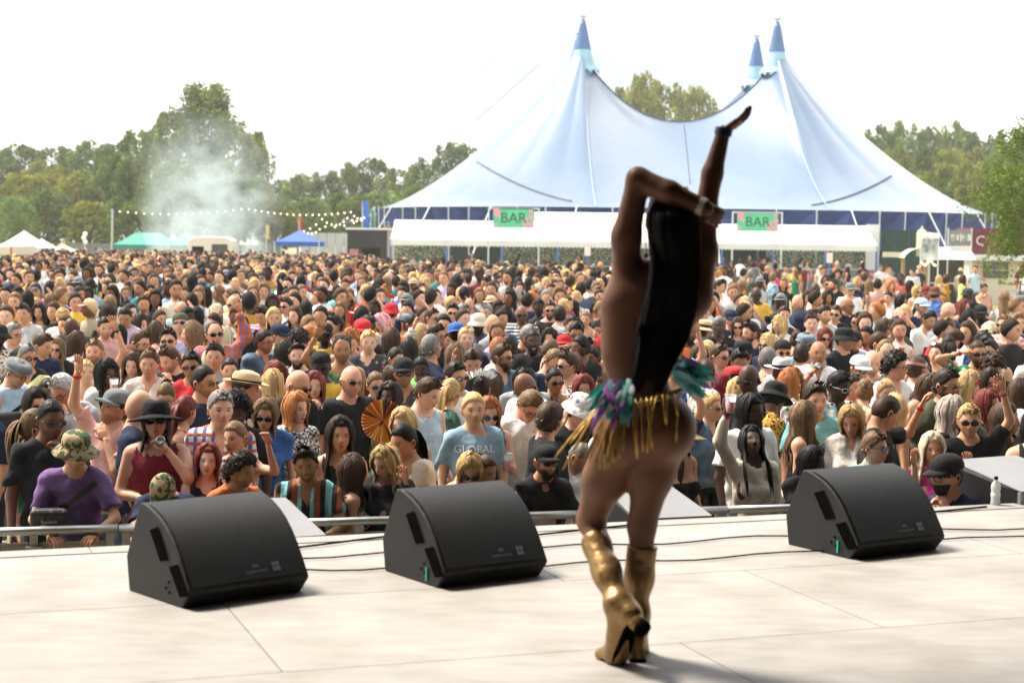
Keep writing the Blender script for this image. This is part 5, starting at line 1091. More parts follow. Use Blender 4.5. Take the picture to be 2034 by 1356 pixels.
def person(loc, H, sex, yaw=0, pitch=0, tilt=0, skin=1, hair='short', hc='dbr', beard=0, hat=None, hatc='black', glasses=None, top='tee', tc='black', pat='plain', armL='down', armR='down', lod=0, seed=0, trouser=None, held=None, text=None, band=None, lips=None, smile=0, byaw=None, lean=0, extra=None):
    rng = np.random.default_rng(seed + 1000); fem = sex == 'f'; k = H / (1.75 if not fem else 1.68); hs = (1.10 if not fem else 1.045)
    root = empty('person', loc); root['_y'] = yaw
    by = math.radians(yaw * .62 if byaw is None else byaw); hy = math.radians(yaw) - by
    sk = np.array(SKIN[skin]) * (1 + rng.normal(0, .05)) * (1 + rng.normal(0, .02, 3)); hcol = np.array(HAIRC[hc]) * (1 + rng.normal(0, .1))
    sh = .155 if fem else .178; sz = 1.405 if not fem else 1.36; z_ = 1.0 if not fem else .965; bulk = 1 + rng.normal(0, .05)
    v = (.022, .033)[lod]
    J = {}
    for s_, nm in ((-1, armL), (1, armR)):
        e, w = ARMS[nm]; e = np.array(e) * (1, 1, z_) + (0, 0, 0); w = np.array(w) * (1, 1, z_); e = e * (s_, 1, 1); w = w * (s_, 1, 1); S0 = np.array((s_ * sh, .01, sz)); e = e + (s_ * (sh - .178), 0, 0)
        ue = e - S0; ue = ue / np.linalg.norm(ue) * (.285 * z_); e = S0 + ue; uw = w - e; uw = uw / np.linalg.norm(uw) * (.245 * z_); w = e + uw; J[s_] = (S0, e, w)
    pts = np.concatenate([np.array(J[s_]) for s_ in (-1, 1)]); lo = np.minimum(pts.min(0), (-.24, -.2, .84)) - .09; hi = np.maximum(pts.max(0), (.24, .18, 1.5)) + .1
    # skin: neck, shoulders, arms (and torso for bare tops)
    B = Field(lo, hi, v); cz = z_
    def torso(Fd, inf, wk=1.):
        Fd.ell((0, .0, 1.27 * cz), ((.168 if not fem else .142) * bulk + inf, (.112 if not fem else .10) * bulk + inf, .20), .06).ell((0, -.005, 1.07 * cz), ((.148 if not fem else .125) * bulk + inf * wk, .102 * bulk + inf * wk, .22), .08).ell((0, .01, .93 * cz), ((.165 if not fem else .17) * bulk + inf, .115 + inf, .15), .06)
        Fd.cone((-sh * .82, .01, sz), (sh * .82, .01, sz), .058 + inf, .058 + inf, .06).cone((-sh * .8, .015, sz + .01), (0, .02, sz + .085), .045 + inf * .7, .05 + inf * .3, .05).cone((sh * .8, .015, sz + .01), (0, .02, sz + .085), .045 + inf * .7, .05 + inf * .3, .05)
        if fem:
            for q in (-1, 1): Fd.ell((q * .07, -.085, 1.235 * cz), (.068 + inf * .6, .062 + inf * .6, .066 + inf * .6), .04)
        return Fd
    nr = .056 if not fem else .047
    torso(B, 0.); B.cone((0, .02, sz + .03), (0, -.002, sz + .16), nr + .004, nr, .035)
    for s_ in (-1, 1):
        S0, e, w = J[s_]; ra = (.050, .040, .027) if not fem else (.041, .034, .023); B.cone(S0, e, ra[0] * bulk, ra[1] * bulk, .03).cone(e, w, ra[1] * bulk, ra[2], .02)
    sleeve = dict(tee=.74 if not fem else .58, tank=0, bare=0, shirt=.66, long=2, hoodie=2, jacket=2, dress=.55, coat=2)[top]; inf = dict(tee=.018, tank=.010, bare=.008, shirt=.022, long=.014, hoodie=.032, jacket=.028, dress=.012, coat=.036)[top]
    G = Field(lo, hi, v); torso(G, inf, 1.15 if top != 'tank' else 1)
    for s_ in (-1, 1):
        S0, e, w = J[s_]
        if sleeve:
            ra = .056 if not fem else .047
            if sleeve < 1: G.cone(S0, S0 + (e - S0) * sleeve, ra + inf * .35, ra - .004 + inf * .8, .04, cut=True)
            else: G.cone(S0, e, ra + inf * .6, ra * .86 + inf * .7, .04).cone(e, e + (w - e) * .93, ra * .84 + inf * .7, ra * .62 + inf * .6, .03, cut=True)
    G.wrinkle({'hoodie': .015, 'jacket': .014, 'coat': .015, 'tank': .006, 'bare': .004}.get(top, .011), rng)
    nk = dict(tee=.062, tank=.090, bare=.0, shirt=.060, long=.066 if not fem else .085, hoodie=.066, jacket=.062, dress=.080, coat=.062)[top] - (.006 if fem else 0)
    if nk: G.carve((0, .025 if top != 'tank' else -.005, sz + .02), (0, -.03, sz + .25), nk * .92, nk * 1.9)
    if top in ('shirt', 'jacket', 'coat') : G.carve((0, -.13, sz - .10), (0, -.09, sz + .06), .012, .05)
    if top == 'tank':
        for s_ in (-1, 1): G.carve((s_ * (sh + .04), 0, sz - .09), (s_ * (sh + .05), .0, sz + .1), .075, .09)
    if top == 'bare': G.F = np.maximum(G.F, ((G.lo[2] + v * np.arange(G.n[2])) - 1.29 * cz)[None, None, :])
    G.clip_below(.86 if top != 'bare' else .88)
    V, Q, A = G.nets()
    def place(Vx): return rotz(Vx * k, by)
    if lean: 
        def place(Vx, _l=math.radians(lean)):
            Vx = np.asarray(Vx, float).reshape(-1, 3); z = Vx[:, 2] - .9; m = np.clip(z, 0, 9); Wx = np.stack([Vx[:, 0], Vx[:, 1] * np.cos(_l * (z > 0)) - m * np.sin(_l), np.minimum(Vx[:, 2], .9) + m * np.cos(_l) + Vx[:, 1] * np.sin(_l) * (z > 0) * .5], 1); return rotz(Wx * k, by)
    garment = dict(tee='t_shirt', tank='vest_top', bare='crop_top', shirt='shirt', long='long_sleeved_top', hoodie='hoodie', jacket='jacket', dress='dress', coat='coat')[top]
    VS = place(V); so_ = mesh(garment, VS, Q, cloth(pat), root, True); so_.color = (*(np.array(COLS[tc]) * (1 + rng.normal(0, .06))), 1)
    # body: keep only what the clothes do not cover
    Vb, Qb, Ab = B.nets(); gv = G.F[Ab[:, 0], Ab[:, 1], Ab[:, 2]]; cov = gv < -.005; keep = ~(cov[Qb].all(1)) & (Vb[Qb][:, :, 2].mean(1) > .86); Qb = Qb[keep]
    used = np.unique(Qb); mp_ = np.full(len(Vb), -1); mp_[used] = np.arange(len(used)); Vb = Vb[used]; Qb = mp_[Qb]; Cb = np.tile(sk, (len(Vb), 1)) * (1 + rng.normal(0, .02, (len(Vb), 1)))
    parts = [(place(Vb), Qb, Cb)]
    for s_, nm in ((-1, armL), (1, armR)):
        S0, e, w = J[s_]; d = (w - e) / np.linalg.norm(w - e); pn = (0, -1, 0) if nm in ('up', 'hi', 'wave', 'point', 'out') else ((-s_, -.3, 0) if nm in ('down',) else (0, .3, -1) if nm == 'rail' else (-s_ * .6, .3, -.6)); op = {'up': .95, 'hi': .95, 'wave': .9, 'point': .55, 'out': .8, 'rail': .5}.get(nm, .35)
        Vh, Fh = hand_mesh(w, d, pn, sk, op, .95 if not fem else .86, flip=s_ if nm in ('up', 'hi', 'wave') else -s_, lod=lod); Vh = place(Vh); Ff = [f if len(f) == 4 else None for f in Fh]
        tri = []
        for f in Fh:
            if len(f) == 4: tri.append(f)
            else: tri += [(f[0], f[i], f[i + 1], f[min(i + 2, len(f) - 1)]) if i + 2 < len(f) else (f[0], f[i], f[i + 1], f[i + 1]) for i in range(1, len(f) - 1, 2)]
        tri = [t for t in tri if len(set(t)) == 4]; parts.append((Vh, np.array(tri), np.tile(sk * np.array([1.0, .9, .88]), (len(Vh), 1))))
    # head
    Rm = np.array((Matrix.Rotation(hy, 3, 'Z') @ Matrix.Rotation(math.radians(tilt), 3, 'Y') @ Matrix.Rotation(math.radians(pitch), 3, 'X')))
    hc0 = np.array((0, -.012, sz + (.223 if not fem else .214))); piv = np.array((0, .0, sz + .11))
    def hp(Vx):
        Vx = np.asarray(Vx, float).reshape(-1, 3) * hs + (hc0 - piv); return place(Vx @ Rm.T + piv)
    Vh, Fh, Ch = make_head(sk, hcol, fem, beard, lod, rng, lips, smile); parts.append((hp(Vh), Fh, Ch))
    o_ = 0; VV = []; FF = []; CC = []
    for a, f, c in parts: VV.append(a); FF.append(f + o_); CC.append(c); o_ += len(a)
    nb_ = sum(len(a) for a in VV[:-1]); mesh('body', np.concatenate(VV), np.concatenate(FF), MSKIN, root, True, col=np.concatenate(CC), hc=np.concatenate([np.full((nb_, 3), 9.), Vh]))
    hr = make_hair(hair, hcol, fem, lod, rng, under_hat=hat not in (None, 'band', 'plume'))
    if hr is not None: mesh('hair', hp(hr[0]), hr[1], MHAIR, root, True, col=hr[2])
    if beard == 2:
        n = (120, 50)[lod]; a = rng.uniform(-1.15, 1.15, n); p = rng.uniform(2.05, 2.85, n); x, y, z = head_shape(a, p, fem); q = np.stack([x, y, z], 1); q = q[(np.abs(q[:, 0]) > .022) | (q[:, 2] < -.078)]; nr_ = q / np.linalg.norm(q, axis=1)[:, None]; b_ = np.stack([q, q + nr_ * .008 + (0, 0, -.006), q + nr_ * .010 + (0, 0, -.016)], 1); Vx, Qx, Cx = ribbon(b_, np.full(len(q), .008), np.clip(hcol[None] * .9 * (1 + rng.normal(0, .25, (len(q), 1))), .003, 1), rng); mesh('beard', hp(Vx), Qx, MHAIR, root, True, col=Cx)
    if hat:
        hroot = None
        for nm, Vx, Fx in make_hat(hat, rng):
            if not len(Vx): continue
            Vx = np.asarray(Vx) * np.array([1, 1, 1]); oo = mesh({'crown': {'band': 'headband', 'plume': 'feather_headpiece', 'beret': 'beret'}.get(hat, 'hat')}.get(nm, nm), hp(Vx), [tuple(f) for f in Fx], cloth('camo' if hatc == 'camo' else 'floral' if hatc == 'printed' else 'plain'), hroot or root, hat != 'plume')
            if hroot is None: hroot = oo
            oo.color = (*(COLS['black'] if nm == 'hat_band' else COLS.get(hatc, (.7, .68, .66))), 1)
    if glasses:
        lens, fr = GL0['rnd' if 'r' in glasses else 'std']; up = np.array((0, .035, .072)) if 'h' in glasses else np.array((0, 0, 0)); tl = np.array(Matrix.Rotation(math.radians(-28 if 'h' in glasses else 0), 3, 'X'))
        f_ = mesh('glasses' if 'c' in glasses else 'sunglasses', hp(np.array(fr.v) @ tl.T + up), fr.f, MGOLD if 'g' in glasses else MWHT if 'w' in glasses else MFRAME, root, True)
        if 'c' not in glasses: mesh('lens', hp(np.array(lens.v) @ tl.T + up), lens.f, MSGB if 'b' in glasses else MSG, f_)
    # legs, simple but real
    lg = MB(); tcx = trouser or ('denim' if rng.random() < .5 else 'black' if rng.random() < .6 else 'beige'); skirt = top == 'dress' or tcx == 'skirt'
    for s_ in (-1, 1): lg.tube([(s_ * .085, .01, .93), (s_ * .09, .0, .72), (s_ * .095, -.01, .48), (s_ * .10, .02, .10)], [.098, .088, .066, .056], 8)
    lg.tube([(0, .01, .84), (0, .01, 1.02)], [.13, .165], 10)
    if skirt: lg.tube([(0, .0, .55), (0, .0, .95)], [.21, .17], 12)
    o2 = mesh('skirt' if skirt else 'trousers', rotz(np.array([tuple(q) for q in lg.v]) * k * np.array([1, .9, cz]), by), lg.f, cloth('denim' if tcx == 'denim' else 'plain'), root, True); o2.color = (*COLS.get(tc if skirt else tcx, COLS['denim']), 1)
    for s_ in (-1, 1):
        sb = MB().box((s_ * .10 - .045, -.19, .0), (s_ * .10 + .045, .09, .075)); o3 = mesh('shoe', rotz(np.array([(x, y, z * (1 if y > -.1 else .75)) for x, y, z in sb.v]) * k, by), sb.f, mat('shoe ' + ('white' if rng.random() < .5 else 'black'), (.6, .6, .58) if rng.random() < .5 else (.02, .02, .02), .6), root)
    # things worn
    if band:
        for s_, nm in ((-1, armL), (1, armR)):
            if nm in ('up', 'hi', 'wave', 'point', 'rail', 'drink', 'out', 'face', 'head', 'chin'):
                S0, e, w = J[s_]; d = (w - e) / np.linalg.norm(w - e); c = w - d * .025; tb = MB().tube([c - d * .010, c + d * .010], .0325 if not fem else .028, 10, cap=False); mesh('wristband', place(np.array([tuple(q) for q in tb.v])), tb.f, MBAND if band == 'red' else MWB, root, True); break
    front = None
    if text:
        body, size, zc, colr_ = text; bvh = BVHTree.FromPolygons([tuple(p) for p in V], [tuple(map(int, q)) for q in Q]); Vt, Ft = text_mesh(body, size) if body != '@patch' else ([Vector((0, 0, 0))] + [Vector((size * math.cos(a) * r, size * .8 * math.sin(a) * r, 0)) for r in (.55, 1) for a in np.linspace(0, 2 * math.pi, 24, endpoint=False)], [(0, 1 + k, 1 + (k + 1) % 24) for k in range(24)] + [(1 + k, 25 + k, 25 + (k + 1) % 24, 1 + (k + 1) % 24) for k in range(24)]); P = []
        for q in Vt:
            h_ = bvh.ray_cast(Vector((q.x, -1, zc + q.y)), Vector((0, 1, 0))); P.append((q.x, (h_[0].y if h_[0] else -.13) - .006, zc + q.y))
        mesh('chest_lettering', place(np.array(P)), Ft, mat('lettering ' + colr_, COLS[colr_], .7), root)
    J2 = {s_: place(np.array(J[s_])) for s_ in (-1, 1)}
    return root, J2, place, hp
# ------------------------------------------------------------------ who stands where (read off the photograph, then set down on the field)
REG = dict(A=(0, 600, 5.085), B=(380, 600, 5.085), C=(760, 600, 4.52), D=(1380, 600, 5.215), E=(1694, 600, 5.215), X=(0, 680, 2.906), Y=(600, 680, 2.906), Z=(1334, 680, 2.906), G=(1380, 400, 5.085), H=(1700, 420, 6.09))
# region x y; sex yaw pitch skin; hair colour beard; hat:colour; glasses; top colour pattern; arms; options
CAT = '''X 440 452;m 18 6 1;short brn 1;bucket:camo;-;tee purple;rail rail;fr bag
X 280 335;m 38 8 4;buzz blk 1;-;s;tee black;down chin;
X 650 248;m -42 -14 1;short dbr 1;cap:hgrey;-;tee pink;hi chin;band open tilt=10
X 905 312;m 8 -8 1;bob dbr 0;wide:black;s;tank maroon;fold drink;held=can
X 975 715;m 0 62 1;short brn 0;cap:camo;-;tee navy;face rail;fr band
X 1195 580;f 8 -4 0;bob red 0;-;-;tank black;down down;h=1.66
X 1320 600;m 62 2 2;curly dbr 1;-;-;shirt orange;fold rail;fr smile
X 1375 425;f -26 0 1;bun lbr 0;-;-;tank silver sequin;down point;
X 1360 255;m 6 18 5;afro blk 1;-;-;tee black;down down;
X 1268 265;m 24 0 0;short gry 0;-;-;shirt white check;down down;h=1.8
X 1530 310;f 2 14 1;long lbr 0;-;s;tee blue;down down;
X 1700 285;f 48 2 0;bob gng 0;-;-;long silver sequin;down fold;
X 1785 560;m 4 0 3;quiff blk 1;-;-;shirt aqua vstripe;rail rail;fr smile band tilt=-6
Y 215 428;f 14 -2 2;long dbr 0;-;-;tank black;down fold;
Y 275 690;f 178 0 2;curly brn 0;-;-;tank beige leopard;down down;fr
Y 500 578;f -32 18 1;bob bln 0;-;h;long black;down wave;fr
Y 610 455;f -42 14 2;pony blk 0;-;-;long cream;down fold;
Y 600 372;f -24 6 1;long bln 0;-;-;tank white;down down;
Y 505 232;f -22 -4 5;wavy dbr 0;-;-;tank lime;down down;
Y 270 138;m 32 2 1;bald gry 1;-;sg;tee black;down hold;held=fan
Y 425 168;f 22 4 1;pony lbr 0;-;sb;tee lgrey;down down;
Y 592 72;m 2 0 3;short blk 1;cap:black;s;jacket charcoal;down down;
Y 695 180;m 60 20 0;short brn 0;-;-;tank pblue;down down;
Y 850 205;f 152 8 1;pony bln 0;-;-;long emerald sequin;down down;
Y 992 256;m 10 -2 1;bun bln 1;-;-;tee steel;down down;text=GLOBAL,.085,1.335,white
Y 1075 302;f 14 16 0;long gng 0;-;sr;tank black;down hold;held=cup
Y 1090 178;f 132 12 1;long brn 0;-;-;tank black;down down;
Y 1280 224;m 30 42 1;short lbr 0;-;c;tee white;down down;
Y 1330 155;m -42 36 4;bald blk 2;-;c;tee white;down down;
Y 1415 332;m 150 4 1;quiff brn 0;-;-;hoodie black;down down;
Y 1545 335;f -22 0 1;long bln 0;-;-;tank beige;down down;
Y 1580 268;m 58 18 1;short dbr 0;bucket:printed;-;tee black;down down;
Y 1370 568;m 24 -6 2;buzz dbr 2;cap:black;s;tee black;rail rail;fr band text=@patch,.10,1.17,cream
Y 960 600;f 8 36 1;long bln 0;-;s;tank black;down down;fr
Y 1045 698;f 40 12 2;bun brn 0;-;-;tank black;down down;fr
Y 1560 568;m 58 38 2;buzz gry 1;-;-;tee white;down down;h=1.7
Y 890 98;m 38 2 1;short dbr 1;-;s;tee white;down down;
Y 985 12;m 6 26 1;short brn 0;-;-;hoodie black;down down;
Y 1150 0;m 58 0 1;quiff brn 2;-;s;jacket denim denim;down down;
Y 1430 15;m 26 40 1;balding lbr 0;-;c;tee navy;down down;
Y 1458 128;f 18 2 3;bun blk 0;-;s;tank black;down down;
Y 1545 45;m -62 0 1;quiff brn 0;-;s;shirt white leopard;down down;
Y 1622 182;f 4 8 2;long red 0;-;-;tank black;down down;
Y 1292 102;m -10 42 4;braids blk 0;-;-;tee grey;down down;
Y 1040 152;f 160 0 1;bun dbr 0;plume:white;-;tank black;down down;
Z 445 284;m 40 4 5;braids blk 2;-;c;shirt white;down down;h=1.86
Z 470 480;f 8 -26 5;long blk 0;-;-;long cream;hi down;held=cup band
Z 715 568;f 70 4 5;braids blk 0;-;s;tee black;rail rail;fr band
Z 218 268;f 50 2 1;bun bln 0;-;gs;jacket denim denim;down down;
Z 382 208;f 178 0 1;bob bln 0;-;-;tank white;down down;
Z 580 205;m 150 22 4;short blk 0;bucket:black;-;jacket mustard leopard;down down;
Z 640 74;m 160 0 1;short brn 0;brim:lgrey;-;shirt orange floral;down down;
Z 685 152;f 140 0 1;curly gng 0;-;-;shirt white floral;down down;
Z 830 228;m 10 0 1;quiff dbr 0;-;-;tee aqua;down down;text=FLO,.11,1.26,teal
Z 945 148;m 40 14 5;short blk 1;-;sw;shirt aqua print;down down;
Z 1030 160;f 42 4 1;bun brn 0;-;h;tank mauve;down chin;
Z 1050 338;f -20 22 1;long bln 0;-;-;shirt cream print;down down;
Z 755 342;f 122 0 1;wavy lbr 0;-;-;tank black;down down;
Z 1165 502;m 50 0 0;short lbr 0;-;sb;shirt aqua floral;down wave;
Z 1575 142;m 42 2 2;short dbr 2;-;sg;coat olive;down chin;h=1.88
Z 1605 312;f 62 4 1;wavy slv 0;-;-;dress black leopard;down down;
Z 1720 342;m -10 2 1;short bln 1;-;s;tee black;down hi;band text=C.P.,.09,1.24,white
Z 1502 518;f -2 2 1;wavy pla 0;-;-;tee hotpink floral;down wave;
Z 1115 192;f 176 4 1;bun lbr 0;-;-;tank beige;down down;
Z 1245 205;f 4 6 1;pony bln 0;-;-;tank white;down down;
Z 1292 300;f 178 0 1;long bln 0;-;-;tank charcoal;down down;
Z 1455 165;f 62 26 1;bob brn 0;-;s;tank mauve;down down;
Z 1700 168;f 58 4 1;curly bln 0;band:red;-;tank white;down down;
Z 1842 150;f 2 4 2;wavy dbr 0;-;s;tank black;down point;
Z 1832 272;f 40 0 2;wavy red 0;-;-;tank black;down down;smile
Z 1922 352;f 62 0 2;wavy brn 0;-;-;long olive;down hi;band
Z 2012 212;f 150 0 1;long brn 0;-;-;tee white;down down;
Z 1195 298;m 110 26 2;buzz brn 0;-;-;tee black;down point;band
Z 195 102;m 178 8 1;buzz brn 0;-;-;shirt denim print;down down;
Z 275 2;m 40 2 1;quiff brn 0;-;s;shirt charcoal check;down down;
Z 388 16;m 2 20 3;quiff blk 1;-;-;tee maroon;down down;
Z 395 112;m 172 0 2;short blk 0;beret:red;-;tee orange;down down;
Z 458 128;m -34 10 5;bald blk 0;-;s;tee charcoal;down down;
Z 40 430;f 62 4 1;wavy brn 0;wide:straw;-;bare black;down down;h=1.7
D 905 372;m 4 0 1;short dbr 1;bcap:black;sr;shirt grey leopard;down down;
D 1112 412;m 150 0 1;short dbr 0;-;-;tee yellow;down down;
D 1275 412;m 2 -4 3;bald blk 0;-;-;shirt white;drink down;held=can band
D 1540 268;m 52 0 1;buzz lbr 1;bucket:black;-;tee black;down down;
D 1692 522;m 22 8 1;short brn 1;cap:white;s;tee charcoal;down down;
D 772 328;f -52 0 1;bob bln 0;-;s;tee navy;down down;
D 600 192;m -62 2 1;quiff dbr 2;-;h;tee navy;down down;
D 452 158;f -10 2 1;long brn 0;-;s;tank green;down down;
D 245 152;m 2 0 5;buzz gry 1;-;-;jacket black;down down;
D 370 58;m 20 6 1;short dbr 0;cap:navy;c;tee navy;down down;
D 525 -18;m 2 0 0;short bln 0;-;-;tee white;down down;smile
D 82 28;m 2 4 0;bald lbr 0;-;-;tee steel;down down;
D 82 168;f 60 8 1;long brn 0;wide:straw;-;tank black;down down;
D 888 142;f -52 0 1;long bln 0;-;-;tee white print;down down;
D 912 28;m 2 2 1;short brn 0;-;-;shirt pblue print;down down;
D 1075 48;m 2 42 1;short dbr 0;bucket:navy;-;tee black;down down;
D 1210 102;m -4 2 0;short brn 0;-;-;tee white;down down;
D 1340 28;m 20 0 1;short dbr 1;-;-;tee lgrey;down down;
D 1452 22;m -22 0 1;short brn 0;-;s;jacket black;down down;
D 1572 -42;m 52 0 3;bald blk 0;-;s;tee black;down down;text=BROOKLYN,.075,1.27,white
D 1712 98;m -72 0 2;short dbr 0;-;s;shirt white;down down;
D 1345 268;f 2 2 1;long red 0;-;s;tee white;down down;
D 1150 292;m 2 6 1;short brn 0;flat:bgrey;s;tee steel;down down;
D 1050 272;f 172 6 1;bun brn 0;-;-;tank black;down down;
D 1640 252;m 4 30 1;short dbr 2;-;-;shirt pblue print;down down;
D 762 474;m 178 0 0;buzz gry 0;-;-;tee grey;down down;
D 40 442;f 2 2 1;long brn 0;-;s;tank brown leopard;down down;
D 130 394;f 122 0 1;pony bln 0;-;-;tank white;down down;
D 500 382;m 150 0 1;short dbr 0;brim:black;-;tee black;down down;
E 320 390;m 10 10 0;balding lbr 0;-;-;tee cream;down down;
E 420 504;m 62 2 1;curly dbr 0;-;c;shirt white;down down;
E 195 508;m 2 6 1;bald brn 1;-;-;tee grey;down down;
E 650 550;m 132 4 1;short brn 1;band:pink;-;tee white hstripe;down down;
E 832 184;m 60 40 1;short brn 1;-;-;shirt red;down down;h=1.86 lean=14
E 862 398;f -32 -12 1;bun dbr 0;-;h;tank cream;point down;band
E 988 344;f 178 0 1;pony dbr 0;-;-;tank white;down down;
E 1292 408;m 2 2 2;buzz brn 2;-;s;shirt green floral;head down;band
E 1436 498;m 2 30 1;curly brn 0;-;-;tee black;down down;
E 1440 364;m -42 6 1;short dbr 0;-;sb;tank white;down down;
E 1590 114;m -50 0 1;short lbr 0;-;s;shirt coral print;down down;h=1.84
E 1422 208;f 42 0 1;long pla 0;-;s;tee white;down down;
E 1326 12;m 2 4 5;short blk 2;cap:black;-;tee black;fold down;
E 992 134;m -22 26 1;quiff lbr 0;-;-;tee grey;down down;
E 440 158;m 2 0 4;buzz blk 0;-;s;tee olive;down down;
E 302 172;f 52 12 2;wavy brn 0;-;-;tank black;down down;
E 222 2;m 2 0 1;short gry 1;-;s;tee navy;fold down;
E 245 312;m 62 8 1;buzz brn 0;-;-;tee charcoal;down down;
E 472 58;f -6 2 1;pony pla 0;-;s;tee lgrey;down down;
E 760 68;m 32 16 2;short dbr 1;-;h;tee white;down down;
E 700 -58;m 32 4 1;short brn 1;cap:pblue;-;tee navy;down down;
E 1012 8;m -122 8 1;bald lbr 0;-;-;tee navy;down down;
E 1142 -28;f 42 0 1;long red 0;-;-;tank black;down down;
A 112 522;m 72 24 1;short gry 1;flat:hgrey;c;tee pblue;down down;bag
A 265 402;m 42 4 2;short gry 0;-;s;shirt black;down down;knot
A 568 362;f 2 -4 1;long lbr 0;-;sg;tee black;down down;smile
A 402 288;m 70 14 1;short brn 0;-;-;tee navy;down down;
A 120 192;m 62 4 1;short gry 0;-;c;shirt lgrey hstripe;down down;
A 740 118;m 0 44 5;bald blk 0;-;s;tee black;down down;
A 755 298;f 162 0 1;long brn 0;-;-;dress white print;down down;
A 245 8;m 2 -2 2;short dbr 0;-;-;tee lgrey;down down;
A 402 12;f 2 0 2;long blk 0;-;-;tank white;down down;
A 872 548;f 22 -6 1;bun bln 0;-;-;tank pink;down down;smile
A 1072 582;f 44 4 4;curly blk 0;-;s;long silver;down drink;held=glass band
A 1202 228;f 2 4 2;long blk 0;-;-;tank mustard;down down;
A 1060 138;m 22 2 1;short dbr 1;-;-;tee pink;down down;
A 1270 42;m 2 20 2;buzz blk 0;-;-;tee lilac;down down;
A 1390 272;m 62 6 1;short brn 2;-;c;tee steel;wave down;
A 1340 492;f 2 12 0;long brn 0;-;-;tank white;down down;
A 1506 468;m 2 2 1;quiff lbr 0;-;-;shirt cream print;down down;
A 1752 418;m -32 18 1;quiff brn 1;-;-;tee black;down chin;
A 1942 482;m 2 2 3;short blk 0;-;s;tee red;down down;
A 1712 248;m 2 2 1;quiff dbr 0;-;s;tank red;down down;
A 1952 192;m -72 0 1;bob lbr 0;-;-;shirt denim denim;down down;
A 692 658;m -22 32 1;short wht 0;-;c;hoodie grey;down chin;
A 340 864;f 42 6 1;long dbr 0;-;s;tank black;down down;
A 482 728;f 2 6 4;bun blk 0;-;sr;tank charcoal;down down;
A 330 1072;f 112 0 1;pony lbr 0;-;-;tank green;down down;
A 1370 898;m 150 6 1;bald lbr 0;-;-;tee navy;down down;
A 1690 738;f 2 30 1;bun lbr 0;-;c;tank beige;down down;
A 1850 938;f 150 6 1;pony red 0;-;-;tank red;down down;
A 642 44;m 2 4 0;short bln 0;band:yellow;-;tee white;down down;
A 1402 128;f 62 2 1;wavy dbr 0;-;h;tank lgrey;down down;
A 1562 194;f 178 0 1;long brn 0;-;-;tank red;down down;
A 1822 -18;m 20 26 2;bald dbr 2;-;-;tee aqua hstripe;down down;
B 505 112;m 2 2 2;short brn 1;-;s;tee black;down down;text=BALMAIN,.085,1.24,gold
B 722 238;m 62 2 2;bun dbr 1;-;c;jacket denim denim;down down;
B 882 198;m 62 4 1;short brn 0;cap:navy;-;tee pblue;down down;
B 1080 392;m 2 0 0;quiff dbr 2;-;-;tee black floral;down down;
B 1060 268;m 150 0 1;curly dbr 0;-;-;tee mustard;down down;
B 1180 218;m 142 0 1;short gng 0;-;-;jacket black;down down;
B 1352 188;m 2 4 5;short blk 2;cap:black;s;tee yellow;down point;band
B 1322 472;m 2 6 5;short blk 1;bcap:black;s;tee yellow;down down;
B 1612 254;m 2 20 0;curly gng 0;-;-;shirt pink;down down;
B 1790 268;m 10 0 0;short bln 0;-;-;shirt charcoal floral;wave down;held=phone
B 112 648;m 62 4 2;buzz dbr 1;-;sg;tee navy;down down;text=Los,.10,1.25,beige
B 216 468;f 122 0 1;bob pla 0;-;-;tank beige;down down;
B 392 524;f 10 0 1;bun dbr 0;-;-;tank black;down down;
B 512 664;m 92 8 1;short brn 0;brim:straw;-;tank cream;down down;
B 822 684;f 178 0 1;long bln 0;-;-;tank black;down down;
B 812 562;f 42 30 1;long red 0;-;s;tank charcoal;down down;
B 1030 678;m 62 18 1;bald lbr 0;-;s;tee black;down down;
B 1242 698;f 10 0 1;long red 0;-;h;tank brown;down chin;
B 200 180;f 2 6 1;long bln 0;bucket:hgrey;-;tank lgrey;down down;
B 330 248;f 152 0 1;long pla 0;-;-;tank white;down down;
B 242 18;f 62 4 1;long pla 0;-;-;tank cream;down down;
B 422 -58;m 2 2 1;bald gry 0;-;s;shirt white print;down down;
B 742 12;m -22 22 2;short dbr 0;-;-;shirt hotpink hstripe;down down;
B 972 -58;m -32 2 1;short dbr 0;-;s;tee white;down down;bag
B 1702 44;f 178 0 1;long brn 0;brim:straw;-;tank brown;down down;
B 1792 112;m 2 4 5;short blk 2;flat:black;sg;tee grey;down down;
B 1462 114;m -62 2 1;short dbr 0;-;-;shirt navy;down down;
B 1962 104;f -52 22 0;wavy pnk 0;-;-;tank pink;down wave;
B 242 394;m 2 4 1;short dbr 0;-;-;tee grey;down down;
C 80 -8;m 160 0 1;short brn 0;bucket:red;-;shirt red;down down;
C 440 44;m 52 0 1;short brn 0;-;s;shirt white;down down;
C 622 2;m 2 0 1;short dbr 0;-;s;tee teal;down down;
C 732 2;m 10 2 1;short gry 0;-;s;tank white;down down;
C 668 164;m 178 4 4;short blk 0;bcap:blue;-;tank denim denim;down down;
C 862 84;m 2 4 5;short blk 2;bucket:cream;sg;shirt blue floral;down down;
C 932 2;m -22 2 1;short gry 2;-;-;shirt beige;down down;
C 1092 34;f 178 0 1;bob blk 0;-;-;tee hgrey;down down;
C 1250 38;m 2 0 4;bald blk 1;-;s;jacket black hstripe;down down;
C 1502 -18;m 2 0 1;short brn 2;-;s;tee black leopard;down down;
C 1592 24;m 178 0 1;short dbr 0;-;-;tee grey;down down;
C 1276 188;m 42 14 2;short gry 0;-;-;tee black;down down;
C 1346 258;m 8 0 5;buzz blk 2;-;-;tee black;down down;smile
C 1502 224;f -10 10 1;bob dbr 0;-;-;tank white;down down;
C 1702 108;m 10 0 2;short dbr 0;-;-;shirt white floral;down down;
